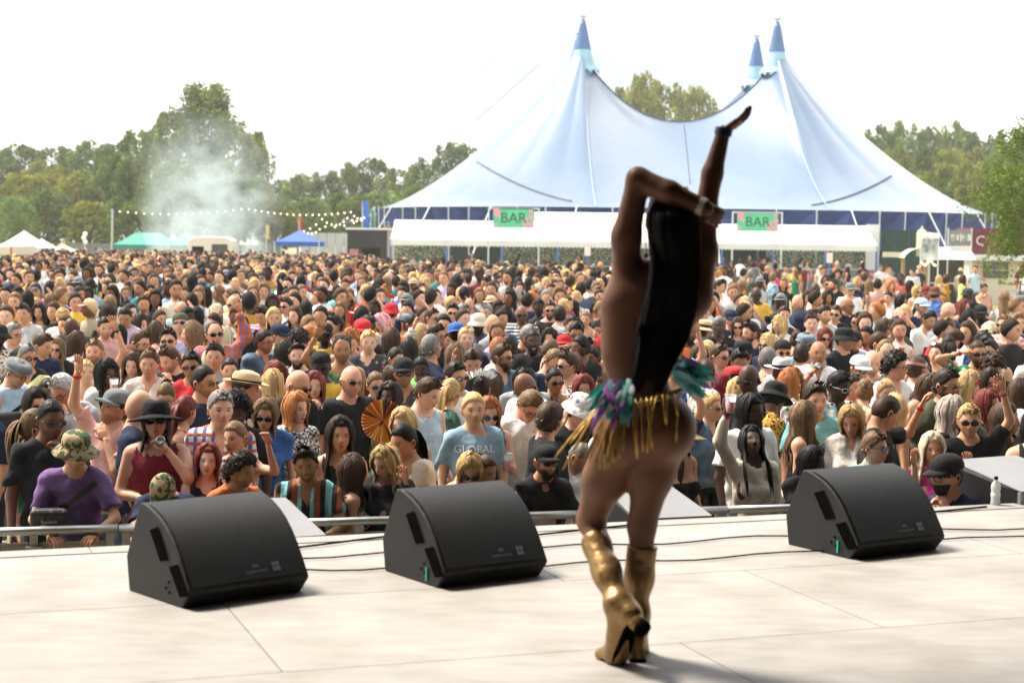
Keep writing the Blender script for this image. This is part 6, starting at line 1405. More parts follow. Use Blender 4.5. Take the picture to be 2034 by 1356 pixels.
C 1732 168;m 2 8 3;short blk 0;-;s;tee blue print;down down;
C 1822 78;f -10 0 1;pony lbr 0;-;-;tank beige;down down;
C 1790 264;m -62 0 4;bun blk 2;-;-;tee black;head down;
C 1900 374;f -42 4 4;bun blk 0;-;-;tank black;down down;
C 756 218;m 10 -6 0;short bln 0;-;-;hoodie navy;down down;
C 322 204;f 62 0 1;wavy bln 0;-;-;tank white;down down;
C 470 184;m 62 4 2;short dbr 0;-;c;tee black;down hold;held=cup
C 250 118;m 60 4 3;buzz blk 2;-;-;tee orange;down down;
C 186 88;m 72 2 1;short brn 1;cap:bgrey;-;tee black;down down;
C 592 228;f 22 0 2;bun blk 0;-;-;tank black;down down;
C 346 454;f 2 10 5;bun blk 0;-;-;tee lime;down down;smile
C 100 378;f 52 4 1;bun dbr 0;-;sb;tank green;down down;
C 66 524;f 20 46 1;wavy brn 0;-;-;tank brown;down down;
C 642 374;f 170 0 1;wavy lbr 0;-;-;tank white;down down;
C 1040 304;m 172 0 1;short gng 0;-;-;tee white;down down;
C 1132 312;f -32 0 1;long dbr 0;-;-;tank mauve;down down;
G 370 600;f -20 0 2;long blk 0;-;-;dress black;down chin;
G 556 540;m -20 0 1;short brn 1;-;-;tee charcoal;down hold;
G 696 572;m 20 0 2;short dbr 1;-;-;tee black;down down;
G 816 576;m -40 4 1;short brn 0;-;-;tee grey;down down;
G 490 672;m 150 0 1;short dbr 0;-;-;jacket hgrey;down down;
G 566 684;m 170 0 1;short gry 0;-;-;jacket olive;down down;
G 732 648;m 100 0 2;bald blk 0;-;-;tee black;down down;
G 792 712;m 160 0 1;short lbr 0;-;c;tee steel;down down;
G 856 692;f 60 0 1;wavy brn 0;-;-;jacket hotpink;down hold;held=cup
G 1032 602;m 10 10 5;short blk 0;-;-;tee black;hold down;
G 1006 528;m 170 0 1;bald lbr 0;-;-;shirt beige;down down;
G 1092 542;f -40 4 1;bun lbr 0;-;-;coat white;down down;
G 1276 652;m 40 10 1;short brn 0;-;-;tank white;down down;
G 1412 668;f 120 20 1;long gng 0;-;-;long green;down down;
G 1546 658;f 100 0 2;long dbr 0;-;-;tank black;down down;
G 1330 768;m 10 0 1;short brn 1;-;s;tee grey hstripe;down down;
G 1412 772;m -70 0 1;short brn 2;-;-;tee black;down down;
G 1566 806;m 10 4 1;short gry 0;cap:hgrey;-;tee white;down down;
G 1640 762;f 30 0 1;bob bln 0;-;-;tee navy;down hold;
G 1716 722;f 170 0 2;afro brn 0;-;-;tank navy;down down;
G 1766 792;f 178 0 1;long lbr 0;-;-;tank black;down down;
G 240 782;m 60 4 1;short dbr 0;-;-;shirt white;down down;
G 392 816;m -70 0 1;short gng 2;-;-;tee lgrey;down down;
G 622 872;m 2 4 5;bald blk 0;-;s;tee yellow;down down;
G 1216 828;m 140 4 5;bald blk 0;-;-;tee white;down down;
G 1140 908;f -4 2 2;long dbr 0;-;h;tank black;down down;
G 1346 898;f 2 4 3;wavy dbr 0;-;-;tank brown;down down;
H 552 752;m -20 0 5;buzz blk 0;-;-;tee coral;hold down;held=cup
H 662 832;f 178 0 2;long dbr 0;-;-;dress black;down down;
H 412 834;f 10 4 1;wavy gng 0;-;-;tank beige;down chin;
H 402 942;f -40 2 1;bun dbr 0;-;-;shirt white;down down;
H 545 1008;f 60 0 3;long blk 0;-;-;tank pink;down down;
H 866 884;m 2 4 1;short brn 1;cap:maroon;s;tee charcoal;down down;
H 962 892;m 170 0 1;short brn 0;bucket:brown;-;shirt blue floral;down down;
H 1092 762;f 150 0 4;afro brn 0;-;-;long mustard;down down;
H 1292 772;f 110 0 1;bob brn 0;-;-;long neon;down down;
H 1362 912;m -50 2 5;short blk 1;cap:charcoal;-;jacket black;down down;
H 1552 852;f 10 4 2;bun dbr 0;-;-;tank pink;chin down;
H 1002 770;f 160 0 1;long bln 0;-;-;tank pink leopard;down down;
H 692 684;m -60 0 1;short brn 0;-;-;tee white;down down;
H 742 892;f 20 4 1;bob bln 0;-;s;tank cream;down down;'''
PATN = dict(plain='', floral='floral ', print='pale printed ', leopard='spotted ', hstripe='striped ', vstripe='vertical-striped ', check='checked ', camo='camouflage ', denim='', sequin='sequinned ')
TOPN = dict(tee='t-shirt', tank='vest top', bare='crop top', shirt='shirt', long='long-sleeved top', hoodie='hoodie', jacket='jacket', dress='dress', coat='coat')
HATN = dict(cap='cap', bcap='backwards cap', flat='flat cap', bucket='bucket hat', brim='trilby', wide='wide-brimmed hat', beret='beret', plume='feather headpiece', band='headband')
def parse(line):
    a, b, c, d, e, f, g, h = [q.strip() for q in (line + ';').split(';')[:8]]
    rg, x, y = a.split(); ox, oy, sc_ = REG[rg]; sex, yaw, pitch, skin = b.split(); hair, hc, beard = c.split(); tp = f.split(); al, ar = g.split(); op = {}
    for t in h.split():
        kk, _, vv = t.partition('='); op[kk] = vv or True
    ht = d.split(':') if d != '-' else (None, 'black')
    return dict(px=ox + float(x) / sc_, py=oy + float(y) / sc_, sex=sex, yaw=float(yaw), pitch=float(pitch), skin=int(skin), hair=hair, hc=hc, beard=int(beard), hat=ht[0], hatc=ht[1], glasses=None if e == '-' else e, top=tp[0], tc=tp[1], pat=tp[2] if len(tp) > 2 else 'plain', armL=al, armR=ar, op=op)
def describe(p):
    s = f"person in {CN.get(p['tc'], p['tc'])} {PATN[p['pat']]}{TOPN[p['top']]}"; ex = []
    if p['hat']: ex.append(f"{CN.get(p['hatc'], p['hatc'])} {HATN[p['hat']]}")
    if p['glasses'] and 'h' in p['glasses']: ex.append('sunglasses pushed up on the head')
    elif p['glasses'] and 'c' not in p['glasses']: ex.append('sunglasses')
    elif p['glasses']: ex.append('glasses')
    if ex: s += ' with ' + ' and '.join(ex)
    po = []
    arms = (p['armL'], p['armR'])
    if 'hi' in arms or 'up' in arms: po.append('arm thrown high')
    elif 'point' in arms or 'wave' in arms or 'out' in arms: po.append('hand lifted')
    elif 'rail' in arms: po.append('leaning on the barrier')
    elif 'head' in arms: po.append('hand on head')
    elif 'drink' in arms: po.append('drinking')
    elif 'chin' in arms or 'face' in arms: po.append('hand at face')
    if abs(p['yaw']) > 110: po.append('back turned')
    elif p['pitch'] > 24: po.append('head bowed')
    elif abs(p['yaw']) > 45: po.append('turned side-on')
    return s, po
OCC = []
folk = [parse(l) for l in CAT.split('\n') if l.strip()]
BARL = Vector((b0.x, b0.y, 0))
def barrier_y(x, off):  # distance of the barrier line at lateral position x
    t = (x - BARL.x) / BD.x; return BARL.y + BD.y * t + off
for i, p in enumerate(folk):
    op = p['op']; hatx = {'bucket': .012, 'cap': .012, 'bcap': .01, 'wide': .02, 'brim': .02, 'flat': .0, 'plume': .03, 'beret': .01}.get(p['hat'], 0); H0 = float(op.get('h', (1.79 if p['sex'] == 'm' else 1.67) + RNG.uniform(-.03, .03)))
    if 'fr' in op:
        Yd = barrier_y(at_y(p['px'], p['py'], 11).x, .42); q = at_y(p['px'], p['py'], Yd); H0 = q.z - hatx
        if p['pitch'] > 50: H0 += .10
    else:
        q = at_z(p['px'], p['py'], H0 + hatx)
        for _ in range(6): q = at_z(p['px'], p['py'], H0 + hatx + GZ(q.y))
        mn = barrier_y(q.x, .78)
        if q.y < mn: q = at_y(p['px'], p['py'], mn); H0 = q.z - hatx
    p['loc'] = (q.x, q.y, GZ(q.y)); p['H'] = max(1.42, H0 - (.03 if p['hair'] not in ('bald', 'buzz', 'balding') else 0) - (.03 if p['hair'] in ('afro', 'bun') else 0)); p['lod'] = 0 if q.y < 14.7 else 1; OCC.append((q.x, q.y))
# spread out people who would stand inside one another
P2 = np.array(OCC)
for it in range(30):
    for i in range(len(P2)):
        d = P2[i] - P2; dd = np.hypot(d[:, 0], d[:, 1]); dd[i] = 9
        for j in np.where(dd < .40)[0]:
            yd = np.sign(P2[i][1] - P2[j][1]) or 1; ry = np.array([P2[i][0], P2[i][1]]); s_ = ry / np.linalg.norm(ry)
            if 'fr' not in folk[i]['op']: P2[i] = P2[i] + s_ * yd * .03
for i, p in enumerate(folk):
    if abs(P2[i][1] - p['loc'][1]) > .01:
        f_ = P2[i][1] / p['loc'][1]; top0 = p['H']; p['H'] = EYE - (EYE - p['H']) * f_; p['H'] = min(max(p['H'], 1.45), 1.98); p['loc'] = (P2[i][0], P2[i][1], GZ(P2[i][1]))
# more people of the middle rows, filling the gaps between those read off the photograph
TOPW = ['black'] * 6 + ['white'] * 9 + ['cream'] * 2 + ['navy'] * 3 + ['grey', 'lgrey', 'lgrey', 'pblue', 'charcoal', 'steel', 'pblue', 'red', 'maroon', 'mustard', 'olive', 'green', 'teal', 'beige', 'cream', 'pink', 'denim', 'blue', 'coral', 'lilac', 'brown', 'yellow', 'aqua', 'hotpink', 'orange']
HCW = ['dbr'] * 6 + ['brn'] * 5 + ['blk'] * 4 + ['lbr'] * 4 + ['bln'] * 4 + ['gng', 'gry', 'pla', 'red']
def random_folk(rr, x, y):
    sex = rr.choice('mmf'); yaw = rr.choice([rr.gauss(0, 18), rr.gauss(0, 25), rr.uniform(-75, 75), rr.uniform(120, 200)])
    p = dict(sex=sex, yaw=yaw, pitch=rr.gauss(3, 7), skin=rr.choice([0, 1, 1, 1, 1, 2, 2, 3, 4, 5]), hair=rr.choice(['short', 'short', 'quiff', 'buzz', 'short', 'curly', 'bald', 'balding']) if sex == 'm' else rr.choice(['long', 'wavy', 'bun', 'pony', 'bob', 'long']), hc=rr.choice(HCW), beard=rr.choice([0, 0, 1, 2]) if sex == 'm' else 0, hat=rr.choice([None] * 7 + ['cap', 'bucket', 'bcap']), hatc=rr.choice(['black', 'navy', 'white', 'beige', 'red', 'olive']), glasses=rr.choice([None, None, 's', 's', 'c', 'h']), top=rr.choice(['tee', 'tee', 'tee', 'shirt', 'tank', 'jacket']) if sex == 'm' else rr.choice(['tank', 'tank', 'tee', 'long', 'jacket', 'shirt']), tc=rr.choice(TOPW), pat=rr.choice(['plain'] * 6 + ['print', 'floral', 'hstripe', 'leopard', 'check']), armL=rr.choice(['down'] * 6 + ['wave', 'hold', 'up', 'chin']), armR=rr.choice(['down'] * 6 + ['drink', 'fold', 'point', 'hi']), op={})
    if p['skin'] >= 3: p['hc'] = rr.choice(['blk', 'blk', 'dbr'])
    p['loc'] = (x, y, GZ(y)); p['H'] = rr.gauss(1.76, .05) if sex == 'm' else rr.gauss(1.65, .05); p['lod'] = 1; p['px'], p['py'] = proj((x, y, p['H'])); return p
rr = random.Random(42); NP = 300
OC = [tuple(p['loc'][:2]) for p in folk]
cand = []
y = 11.9
while y < 31:
    w = y * .30 + .3; x = -w + rr.uniform(0, .6)
    while x < w:
        cx, cyy = x + rr.uniform(-.18, .18), y + rr.uniform(-.2, .2); cand.append((cx, cyy)); x += .60
    y += .62
rr.shuffle(cand)
REST = []
def free(x, y, r):
    return all((x - a) ** 2 + ((y - b_) * .8) ** 2 > r * r for a, b_ in OC)
def hides(x, y):           # would a head here cover one of those read off the photograph?
    px, py = proj((x, y, 1.74)); sx = FPX / y
    return any(f['loc'][1] > y and abs(f['px'] - px) < (.20 if y < 15 else .16) * sx and -.05 * sx < (f['py'] + .12 * FPX / f['loc'][1]) - py < .6 * sx for f in folk if 'auto' not in f)
for (x, y) in sorted(cand, key=lambda c: c[1]):
    if len(folk) >= NP: REST.append((x, y)); continue
    if free(x, y, .47) and not hides(x, y) and not (y < 14.6 and 630 < proj((x, y, 1.7))[0] < 780):
        p = random_folk(rr, x, y); p['auto'] = 1; folk.append(p); OC.append((x, y))
# labels
short = {}
for p in folk: p['d'], p['po'] = describe(p); short[p['d']] = short.get(p['d'], 0) + 1
cnt = {}
for p in folk:
    full = p['d'] + (', ' + p['po'][0] if p['po'] else ''); p['full'] = full; cnt[full] = cnt.get(full, 0) + 1
seen = {}
def nearest(p, pool): return min(pool, key=lambda q: (q['loc'][0] - p['loc'][0]) ** 2 + (q['loc'][1] - p['loc'][1]) ** 2 if q is not p else 1e9)
uniq = [p for p in folk if short[p['d']] == 1 and len(p['d'].split()) <= 7]
for p in folk:
    lab = p['full'] if cnt[p['full']] == 1 else None
    if lab is None:
        pool = list(uniq)
        for _ in range(12):
            q = nearest(p, pool); dy = p['loc'][1] - q['loc'][1]; rel = 'behind' if dy > .5 else 'in front of' if dy < -.5 else 'beside'
            ok_ = [f"{b_}, {rel} the one{q['d'][6:]}" for b_ in (p['full'], p['d'], p['d'].split(' with ')[0])]; ok_ = [s for s in ok_ if s not in seen and len(s.split()) <= 15]
            if ok_: lab = ok_[0]; break
            pool.remove(q)
    if lab is None or lab in seen or len(lab.split()) > 16: lab = p['d'].split(' with ')[0] + ' in the middle of the crowd, ' + ('towards the dancer' if p['px'] < 1200 else 'right of the dancer')
    seen[lab] = 1; p['label'] = lab
MCAN = mat('aluminium can', (.5, .5, .5), .3, metal=.8); MCANG = mat('green can print', (.03, .28, .16), .4); MCUP = mat('clear plastic cup', (.78, .74, .74), .25, transl=.5)
def held_thing(kind, J, arm, lab):
    S0, e, w = [Vector(q) for q in J]; d = (w - e).normalized(); c = w + d * .075
    if kind == 'can':
        R = empty('drink_can', c); tag(R, 'drink can held by the ' + lab, 'can', 'drinks held in the crowd'); M = Vector((0.25, -1, .35)).normalized().to_track_quat('Z', 'Y').to_matrix().to_4x4()
        MB().lathe([(0, -.06), (.026, -.06), (.032, -.05), (.032, .05), (.025, .06), (.02, .056), (0, .056)], 14, M).build('can_body', MCAN, R, smooth=True); MB().lathe([(.0325, -.03), (.0325, .035)], 14, M).build('print_band', MCANG, R, smooth=True)
    elif kind in ('cup', 'glass'):
        R = empty('plastic_cup', c + Vector((0, -.03, 0))); tag(R, 'clear plastic cup held by the ' + lab, 'cup', 'drinks held in the crowd')
        MB().lathe([(0, -.06), (.03, -.06), (.042, .07), (.045, .072), (.040, .066)], 14).build('cup_wall', MCUP, R, smooth=True); MB().lathe([(.031, -.05), (.0375, .02), (0, .02)], 14).build('drink', mat('pink drink', (.45, .20, .18), .3), R, smooth=True)
    elif kind == 'phone':
        R = empty('phone', c + Vector((.01, -.02, .06))); tag(R, 'dark green phone held up by the ' + lab, 'phone'); MB().box((-.037, -.004, -.075), (.037, .004, .075)).build('case', mat('phone case', (.05, .10, .085), .4), R, bevel=.004); MB().box((-.03, -.009, .03), (-.008, -.0042, .066)).build('camera_bump', MHOLE, R)
    elif kind == 'fan':
        R = empty('folding_fan', c + Vector((.10, -.12, .10))); tag(R, 'round pleated orange and yellow fan held in front of a black t-shirt', 'fan'); n = 36; r = .175
        cs = [mat('fan orange', (.62, .17, .01), .6), mat('fan yellow', (.70, .42, .10), .6), mat('fan brown', (.07, .03, .015), .6), mat('fan red', (.5, .08, .01), .6)]; fr_ = random.Random(5)
        for k in range(n):
            a0, am, a1 = [2 * math.pi * (k + t) / n for t in (0, .5, 1)]; MB().add([(0, 0, 0), (r * math.cos(a0), 0, r * math.sin(a0)), (r * math.cos(am), -.016, r * math.sin(am)), (r * math.cos(a1), 0, r * math.sin(a1)), (r * math.cos(am), -.010, r * math.sin(am))], [(0, 1, 2), (0, 2, 3), (3, 4, 1)]).build('pleat', cs[fr_.choice((0, 0, 0, 1, 1, 2, 3))], R)
        MB().tube([(0, -.01, 0), (-.08, .03, -.12)], .008, 6).build('handle', MFRAME, R)
for i, p in enumerate(folk):
    op = p['op']; tx = None
    if 'text' in op: a, b_, c, d = op['text'].split(','); tx = (a.replace('_', '\n'), float(b_), float(c), d)
    root, J, place, hp = person(p['loc'], p['H'], p['sex'], p['yaw'], p['pitch'], float(op.get('tilt', 0)) + RNG.gauss(0, 3), p['skin'], p['hair'], p['hc'], p['beard'], p['hat'], p['hatc'], p['glasses'], p['top'], p['tc'], p['pat'], p['armL'], p['armR'], p['lod'], i, text=tx, band='red' if 'band' in op else ('dark' if i % 4 == 0 else None), smile=1 if 'smile' in op else 0, lean=float(op.get('lean', 12 if 'fr' in op and 'rail' in (p['armL'], p['armR']) else 0)), lips=(.42, .10, .09) if p['sex'] == 'f' and p['skin'] < 4 and i % 2 else None)
    del root['_y']; tag(root, p['label'], 'person', 'festival crowd facing the stage')
    if 'held' in op:
        s_ = 1 if p['armR'] not in ('down',) else -1
        if op['held'] == 'cup' and p['armL'] == 'hi': s_ = -1
        if p['armL'] in ('drink', 'wave') and p['armR'] == 'down': s_ = -1
        held_thing(op['held'], [Vector(q) + Vector(p['loc']) for q in J[s_]], None, p['d'])
    if 'bag' in op:            # cross-body strap and pouch
        P_ = []; n = 14
        for k in range(n): t = k / (n - 1); P_.append((.14 - .30 * t, -.155 - .06 * math.sin(math.pi * t), 1.44 - .22 * t))
        st = MB()
        for k in range(n - 1): a, b_ = Vector(P_[k]), Vector(P_[k + 1]); o_ = Vector((.016, 0, -.012)); st.add([a - o_, a + o_, b_ + o_, b_ - o_], [(0, 1, 2, 3)])
        mesh('bag_strap', place(np.array([tuple(q) for q in st.v])), st.f, MWB, root); bb = MB().box((-.28, -.27, 1.12), (-.03, -.17, 1.28)); bo = mesh('cross_body_bag', place(np.array([tuple(q) for q in bb.v])), bb.f, mat('black nylon', (.012, .012, .013), .5, bump=.4, bscale=40), root); bv = bo.modifiers.new('b', 'BEVEL'); bv.width = .03; bv.segments = 3
        if i == 0:
            Vt, Ft = text_mesh('Reebok', .035); mesh('bag_lettering', place(np.array([(-.155 + q.x, -.274, 1.20 + q.y) for q in Vt])), Ft, mat('lettering white', COLS['white'], .7), root); mesh('bag_emblem', place(np.array([(-.18, -.274, 1.175), (-.13, -.274, 1.175), (-.155, -.274, 1.158)])), [(0, 1, 2)], mat('lettering red', COLS['red'], .7), root)
    if 'knot' in op:           # jumper knotted over the shoulders
        kb = MB().tube([(-.20, -.06, 1.40), (-.13, -.12, 1.42), (-.03, -.165, 1.33), (.02, -.17, 1.18), (.03, -.17, 1.05)], [.045, .045, .04, .045, .035], 8).tube([(.20, -.06, 1.40), (.12, -.12, 1.42), (.0, -.17, 1.33), (-.04, -.18, 1.15), (-.05, -.17, 1.02)], [.045, .045, .045, .05, .035], 8); ko = mesh('knotted_jumper', place(np.array([tuple(q) for q in kb.v])), kb.f, cloth('plain'), root, True); ko.color = (.62, .62, .28, 1)

frs = sorted((p for p in folk if 'fr' in p['op']), key=lambda p: p['px']); ub = set()
for o in [o for o in bpy.data.objects if o.name.startswith('crowd_barrier')]:
    mid = o.matrix_basis @ Vector((.5, 0, 0)); q = min(folk, key=lambda p: abs(p['loc'][0] - mid.x) + .6 * abs(p['loc'][1] - mid.y) + (9 if p['d'] in ub else 0)); ub.add(q['d']); o['label'] = 'metal crowd barrier section just below the ' + ' '.join(q['d'].split()[:8])
# ------------------------------------------------------------------ the photographer in the pit
pp = at_y(1888, 900, 10.3)
root, J, place, hp = person((pp.x, pp.y, 0), pp.z - .02, 'm', -62, 6, 0, 1, 'short', 'dbr', 0, 'cap', 'black', 'c', 'tee', 'navy', 'plain', 'chin', 'chin', 0, 900)
del root['_y']; tag(root, 'person in navy t-shirt, black cap and face mask, photographing from the pit', 'person', 'festival crowd facing the stage')
mk = MB().grid(lambda u, v: (lambda a, t: tuple(np.array(head_shape(np.array(a), np.array(t), False)).ravel() * np.array([1.07, 1.07, 1.04])))(-1.25 + 2.5 * u, 1.86 + .78 * v), 12, 6); mesh('face_mask', hp(np.array(mk.v)), mk.f, mat('black mask cloth', (.015, .015, .017), .8), root, True)
c = (Vector(J[-1][2]) + Vector(J[1][2])) / 2 + Vector(root.location) + Vector((-.14, -.06, .02)); R = empty('camera_body', c, math.radians(-62)); R.name = 'photo_camera'; tag(R, 'black camera with a long lens held by the photographer in the pit', 'camera')
MB().box((-.07, -.03, -.05), (.07, .04, .045)).box((-.03, -.035, .045), (.03, .03, .075)).build('housing', MBLK, R, bevel=.008); MB().lathe([(0, 0), (.034, 0), (.036, .05), (.042, .06), (.042, .13), (.037, .13), (.030, .10), (0, .10)], 18, Matrix.Translation((0, -.03, 0)) @ Matrix.Rotation(math.pi / 2, 4, 'X')).build('lens', mat('lens barrel', (.015, .015, .016), .3), R, smooth=True)
# ------------------------------------------------------------------ the far crowd: one mass, too many to tell apart
def lod2(skin_i, hair, hc, fem, seed, arms, lod=2):
    rng = np.random.default_rng(seed); sk = np.array(SKIN[skin_i]); hcol = np.array(HAIRC[hc]); VV = []; FF = []; CC = []; MM = []; o = 0
    def put(V, F, C, m):
        nonlocal o
        V = np.asarray(V, float).reshape(-1, 3); VV.append(V); FF.append(np.asarray(F) + o); CC.append(np.broadcast_to(np.asarray(C), (len(V), 3))); MM.append(np.full(len(V), m)); o += len(V)
    nu, nv = ((16, 12), (8, 7))[lod - 2]; sz = 1.405 if not fem else 1.36; z0 = sz + .22
    u = np.linspace(-1, 1, nu, endpoint=False); az = np.pi * (u * .6 + .4 * u ** 3); po = np.linspace(.05, np.pi - .05, nv); AZ, PO = np.meshgrid(az, po); X, Y, Z = head_shape(AZ, PO, fem); V = np.stack([X, Y, Z], -1).reshape(-1, 3); x, y, z = V.T; C = np.tile(sk, (len(V), 1)); fr = smst(-y, .03, .07)
    mk = fr * np.exp(-((np.abs(x) - .031) / .018) ** 4 - ((z - .003) / .014) ** 4); gl = rng.random() < .4
    C = C * (1 - mk[:, None] * (.97 if gl else .0))
    if not fem and rng.random() < .5: bm = fr * smst(-z, .045, .06) * .6; C = C * (1 - bm[:, None]) + hcol * bm[:, None]
    F = np.array([(j * nu + i, j * nu + (i + 1) % nu, (j + 1) * nu + (i + 1) % nu, (j + 1) * nu + i) for j in range(nv - 1) for i in range(nu)]); a = np.radians(rng.normal(0, 30) if rng.random() < .75 else 180); hv = lambda Q: rotz(np.asarray(Q) * 1.13, a) + (0, -.01, z0); put(hv(V), F, C, 0); hcv = V
    if hair != 'bald':
        nu2, nv2 = ((14, 7), (8, 5))[lod - 2]; az = np.linspace(-np.pi, np.pi, nu2, endpoint=False); hl = hairline(az)
        if hair == 'long': hl = np.where(np.abs(az) > 1.0, -.05, hl)
        ph = np.arccos(np.clip(hl / .119, -.95, .95)); AZ, T_ = np.meshgrid(az, np.linspace(.03, 1, nv2)); X, Y, Z = head_shape(AZ, T_ * ph[None], fem); P = np.stack([X, Y, Z], -1); n_ = P / np.linalg.norm(P, axis=-1)[..., None]; th = {'short': .014, 'long': .018, 'bun': .012, 'cap': .014, 'curly': .035}[hair]; P = P + n_ * (th * (1 - .7 * smst(T_, .85, 1)) + rng.normal(0, .003 if hair != 'curly' else .008, T_.shape))[..., None]
        cc = hcol if hair != 'cap' else np.array(COLS[rng.choice(['black', 'navy', 'black', 'straw', 'hgrey', 'beige'])]); C = np.clip(cc[None] * (1 + rng.normal(0, .3 if hair != 'cap' else .05, (nu2 * nv2, 1))), .003, 1); put(hv(P.reshape(-1, 3)), np.array([(j * nu2 + i, (j + 1) * nu2 + i, (j + 1) * nu2 + (i + 1) % nu2, j * nu2 + (i + 1) % nu2) for j in range(nv2 - 1) for i in range(nu2)]), C, 0)
        if hair == 'long':
            n = (16, 8)[lod - 2]; aa = np.linspace(1.2, 2 * np.pi - 1.2, n); G = []
            for j in range(4):
                x, y, z = head_shape(aa, np.full(n, 1.72), fem); q = np.stack([x, y, z], 1) * (1.14 + .05 * j); q[:, 2] = -.02 - .085 * j + rng.normal(0, .012, n) * (j > 1); G.append(q)
            put(hv(np.concatenate(G)), np.array([(j * n + i, j * n + i + 1, (j + 1) * n + i + 1, (j + 1) * n + i) for j in range(3) for i in range(n - 1)]), np.clip(hcol[None] * (1 + rng.normal(0, .25, (4 * n, 1))), .003, 1), 0)
        if hair == 'bun': b = MB().lathe([(.04 * math.sin(t), -.04 * math.cos(t)) for t in np.linspace(0.1, 3.04, 5)], 8, Matrix.Translation((0, .05, .135))); put(hv(np.array([tuple(q) for q in b.v])), np.array(b.f), hcol, 0)
        if hair == 'cap': b = MB().grid(lambda u, v: (.085 * math.sin((u - .5) * 2.4), -.10 * math.cos((u - .5) * 2.4) - .07 * v, .05 - .01 * v), 5, 1); put(hv(np.array([tuple(q) for q in b.v])), np.array(b.f), cc, 0)
    w = 1.0 if not fem else .87; n = (9, 6)[lod - 2]; rings = [(1.56, .05, .052), (sz + .085, .056, .056), (sz + .05, .10, .07), (sz + .02, .17, .085), (sz - .05, .205, .10), (1.25, .185, .125), (1.10, .165, .118), (.93, .175, .125), (.80, .16, .12), (.45, .13, .10), (.06, .11, .09)][:11 if lod == 2 else 9]
    V = []; C = []; m = []
    for j, (z, rx, ry) in enumerate(rings):
        for k in range(n): t = 2 * math.pi * k / n; V.append((rx * w * math.cos(t), ry * math.sin(t) + .01, z))
    V = np.array(V); V[2 * n:] += rng.normal(0, .005, V[2 * n:].shape); msk = np.repeat([0, 0, 1, 1, 1, 1, 1, 1, 2, 2, 2][:len(rings)], n); Cc = np.where((msk == 0)[:, None], sk[None], np.ones((1, 3))); F = np.array([(j * n + k, j * n + (k + 1) % n, (j + 1) * n + (k + 1) % n, (j + 1) * n + k) for j in range(len(rings) - 1) for k in range(n)]); put(V, F, Cc, 0); MM[-1] = msk
    slv = rng.random() < .3
    for s_ in (-1, 1):
        e, wr = ARMS[arms if s_ == 1 else 'down']; S0 = np.array((s_ * .185 * w, .01, sz - .01)); e = np.array(e) * (s_, 1, 1); wr = np.array(wr) * (s_, 1, 1); mid = S0 + (e - S0) * .55; b = MB().tube([S0, mid, mid + (e - S0) * .03, e, wr, wr + (wr - e) / np.linalg.norm(wr - e) * .14][::1 if lod == 2 else 2], [.062 * w, .064 * w, .043 * w, .04 * w, .029, .022][::1 if lod == 2 else 2], (5, 4)[lod - 2], cap=False); nn_ = (5, 4)[lod - 2]; V = np.array([tuple(q) for q in b.v]); msk = np.repeat([1, 1, 1 if slv else 0, 1 if slv else 0, 0, 0][::1 if lod == 2 else 2], nn_); put(V, np.array(b.f), np.where((msk == 0)[:, None], sk[None], np.ones((1, 3))), 0); MM[-1] = msk
    HCa = np.full((o, 3), 9.); HCa[:len(hcv)] = hcv
    return np.concatenate(VV), np.concatenate(FF), np.concatenate(CC), np.concatenate(MM), HCa
rr = random.Random(77)
def templates(lod, n):
    T = []
    for k in range(n):
        fem = k % 5 in (1, 3); sk_ = (1, 1, 0, 2, 1, 4, 1, 2, 5, 1, 3, 0)[k % 12]; hc = rr.choice(HCW[:-2] + ['brn', 'dbr']) if sk_ < 3 else 'blk'; hair = rr.choice(['long', 'long', 'bun', 'curly', 'long']) if fem else rr.choice(['short', 'short', 'short', 'short', 'bald' if k % 3 == 0 else 'short', 'cap', 'short']); T.append(lod2(sk_, hair, hc, fem, 500 + k, rr.choice(['down', 'down', 'down', 'hold', 'drink', 'up' if k % 4 == 0 else 'down']), lod))
    return T
TA, TB = templates(2, 44), templates(3, 40)
VV = []; FF = []; CC = []; HH = []; off = 0; ncrowd = 0
def add_crowd(x, y, T):
    global off, ncrowd
    V, F, C, M, Hh = T[rr.randrange(len(T))]; k = rr.gauss(1.0, .035); W_ = rotz(V * k, rr.gauss(0, .35)) + (x, y, GZ(y)); tc = np.array(COLS[rr.choice(TOPW)]) * rr.uniform(.85, 1.15); jc = np.array(COLS[rr.choice(['denim', 'black', 'navy', 'beige', 'charcoal'])]); Cc = np.where((M == 1)[:, None], tc[None], np.where((M == 2)[:, None], jc[None], C)) * rr.uniform(.9, 1.1); HH.append(Hh); VV.append(W_); FF.append(F + off); CC.append(Cc); off += len(V); ncrowd += 1
def density(x, y):
    """how full the field is, by distance and by side"""
    u = x / (y * .30)                      # -1 left edge of view .. 1 right edge
    lim = np.interp(u, [-1.1, -.5, -.32, -.2, .25, .4, .7, 1.1], [104, 102, 100, 66, 54, 32, 27, 26]); 
    if y < lim: return 1.
    if y < 93 and u > -.3: return float(np.interp(y, [lim, lim + 10, 93], [.32, .09, .07])) * (1 if u < .8 else .3)
    return 0.
for (x, y) in REST:
    if free(x, y, .5) and not hides(x, y) and density(x, y) > .5: add_crowd(x, y, TA); OC.append((x, y))
NEARF = [f for f in folk if f['loc'][1] > 24]
def free2(x, y): return all((x - f['loc'][0]) ** 2 + (y - f['loc'][1]) ** 2 > .3 for f in NEARF) and not any(f['loc'][1] > y and abs(f['px'] - proj((x, y, 1.7))[0]) < .17 * FPX / y and f['loc'][1] - y < 12 for f in NEARF if 'auto' not in f and f['loc'][1] > 30)
y = 31.0
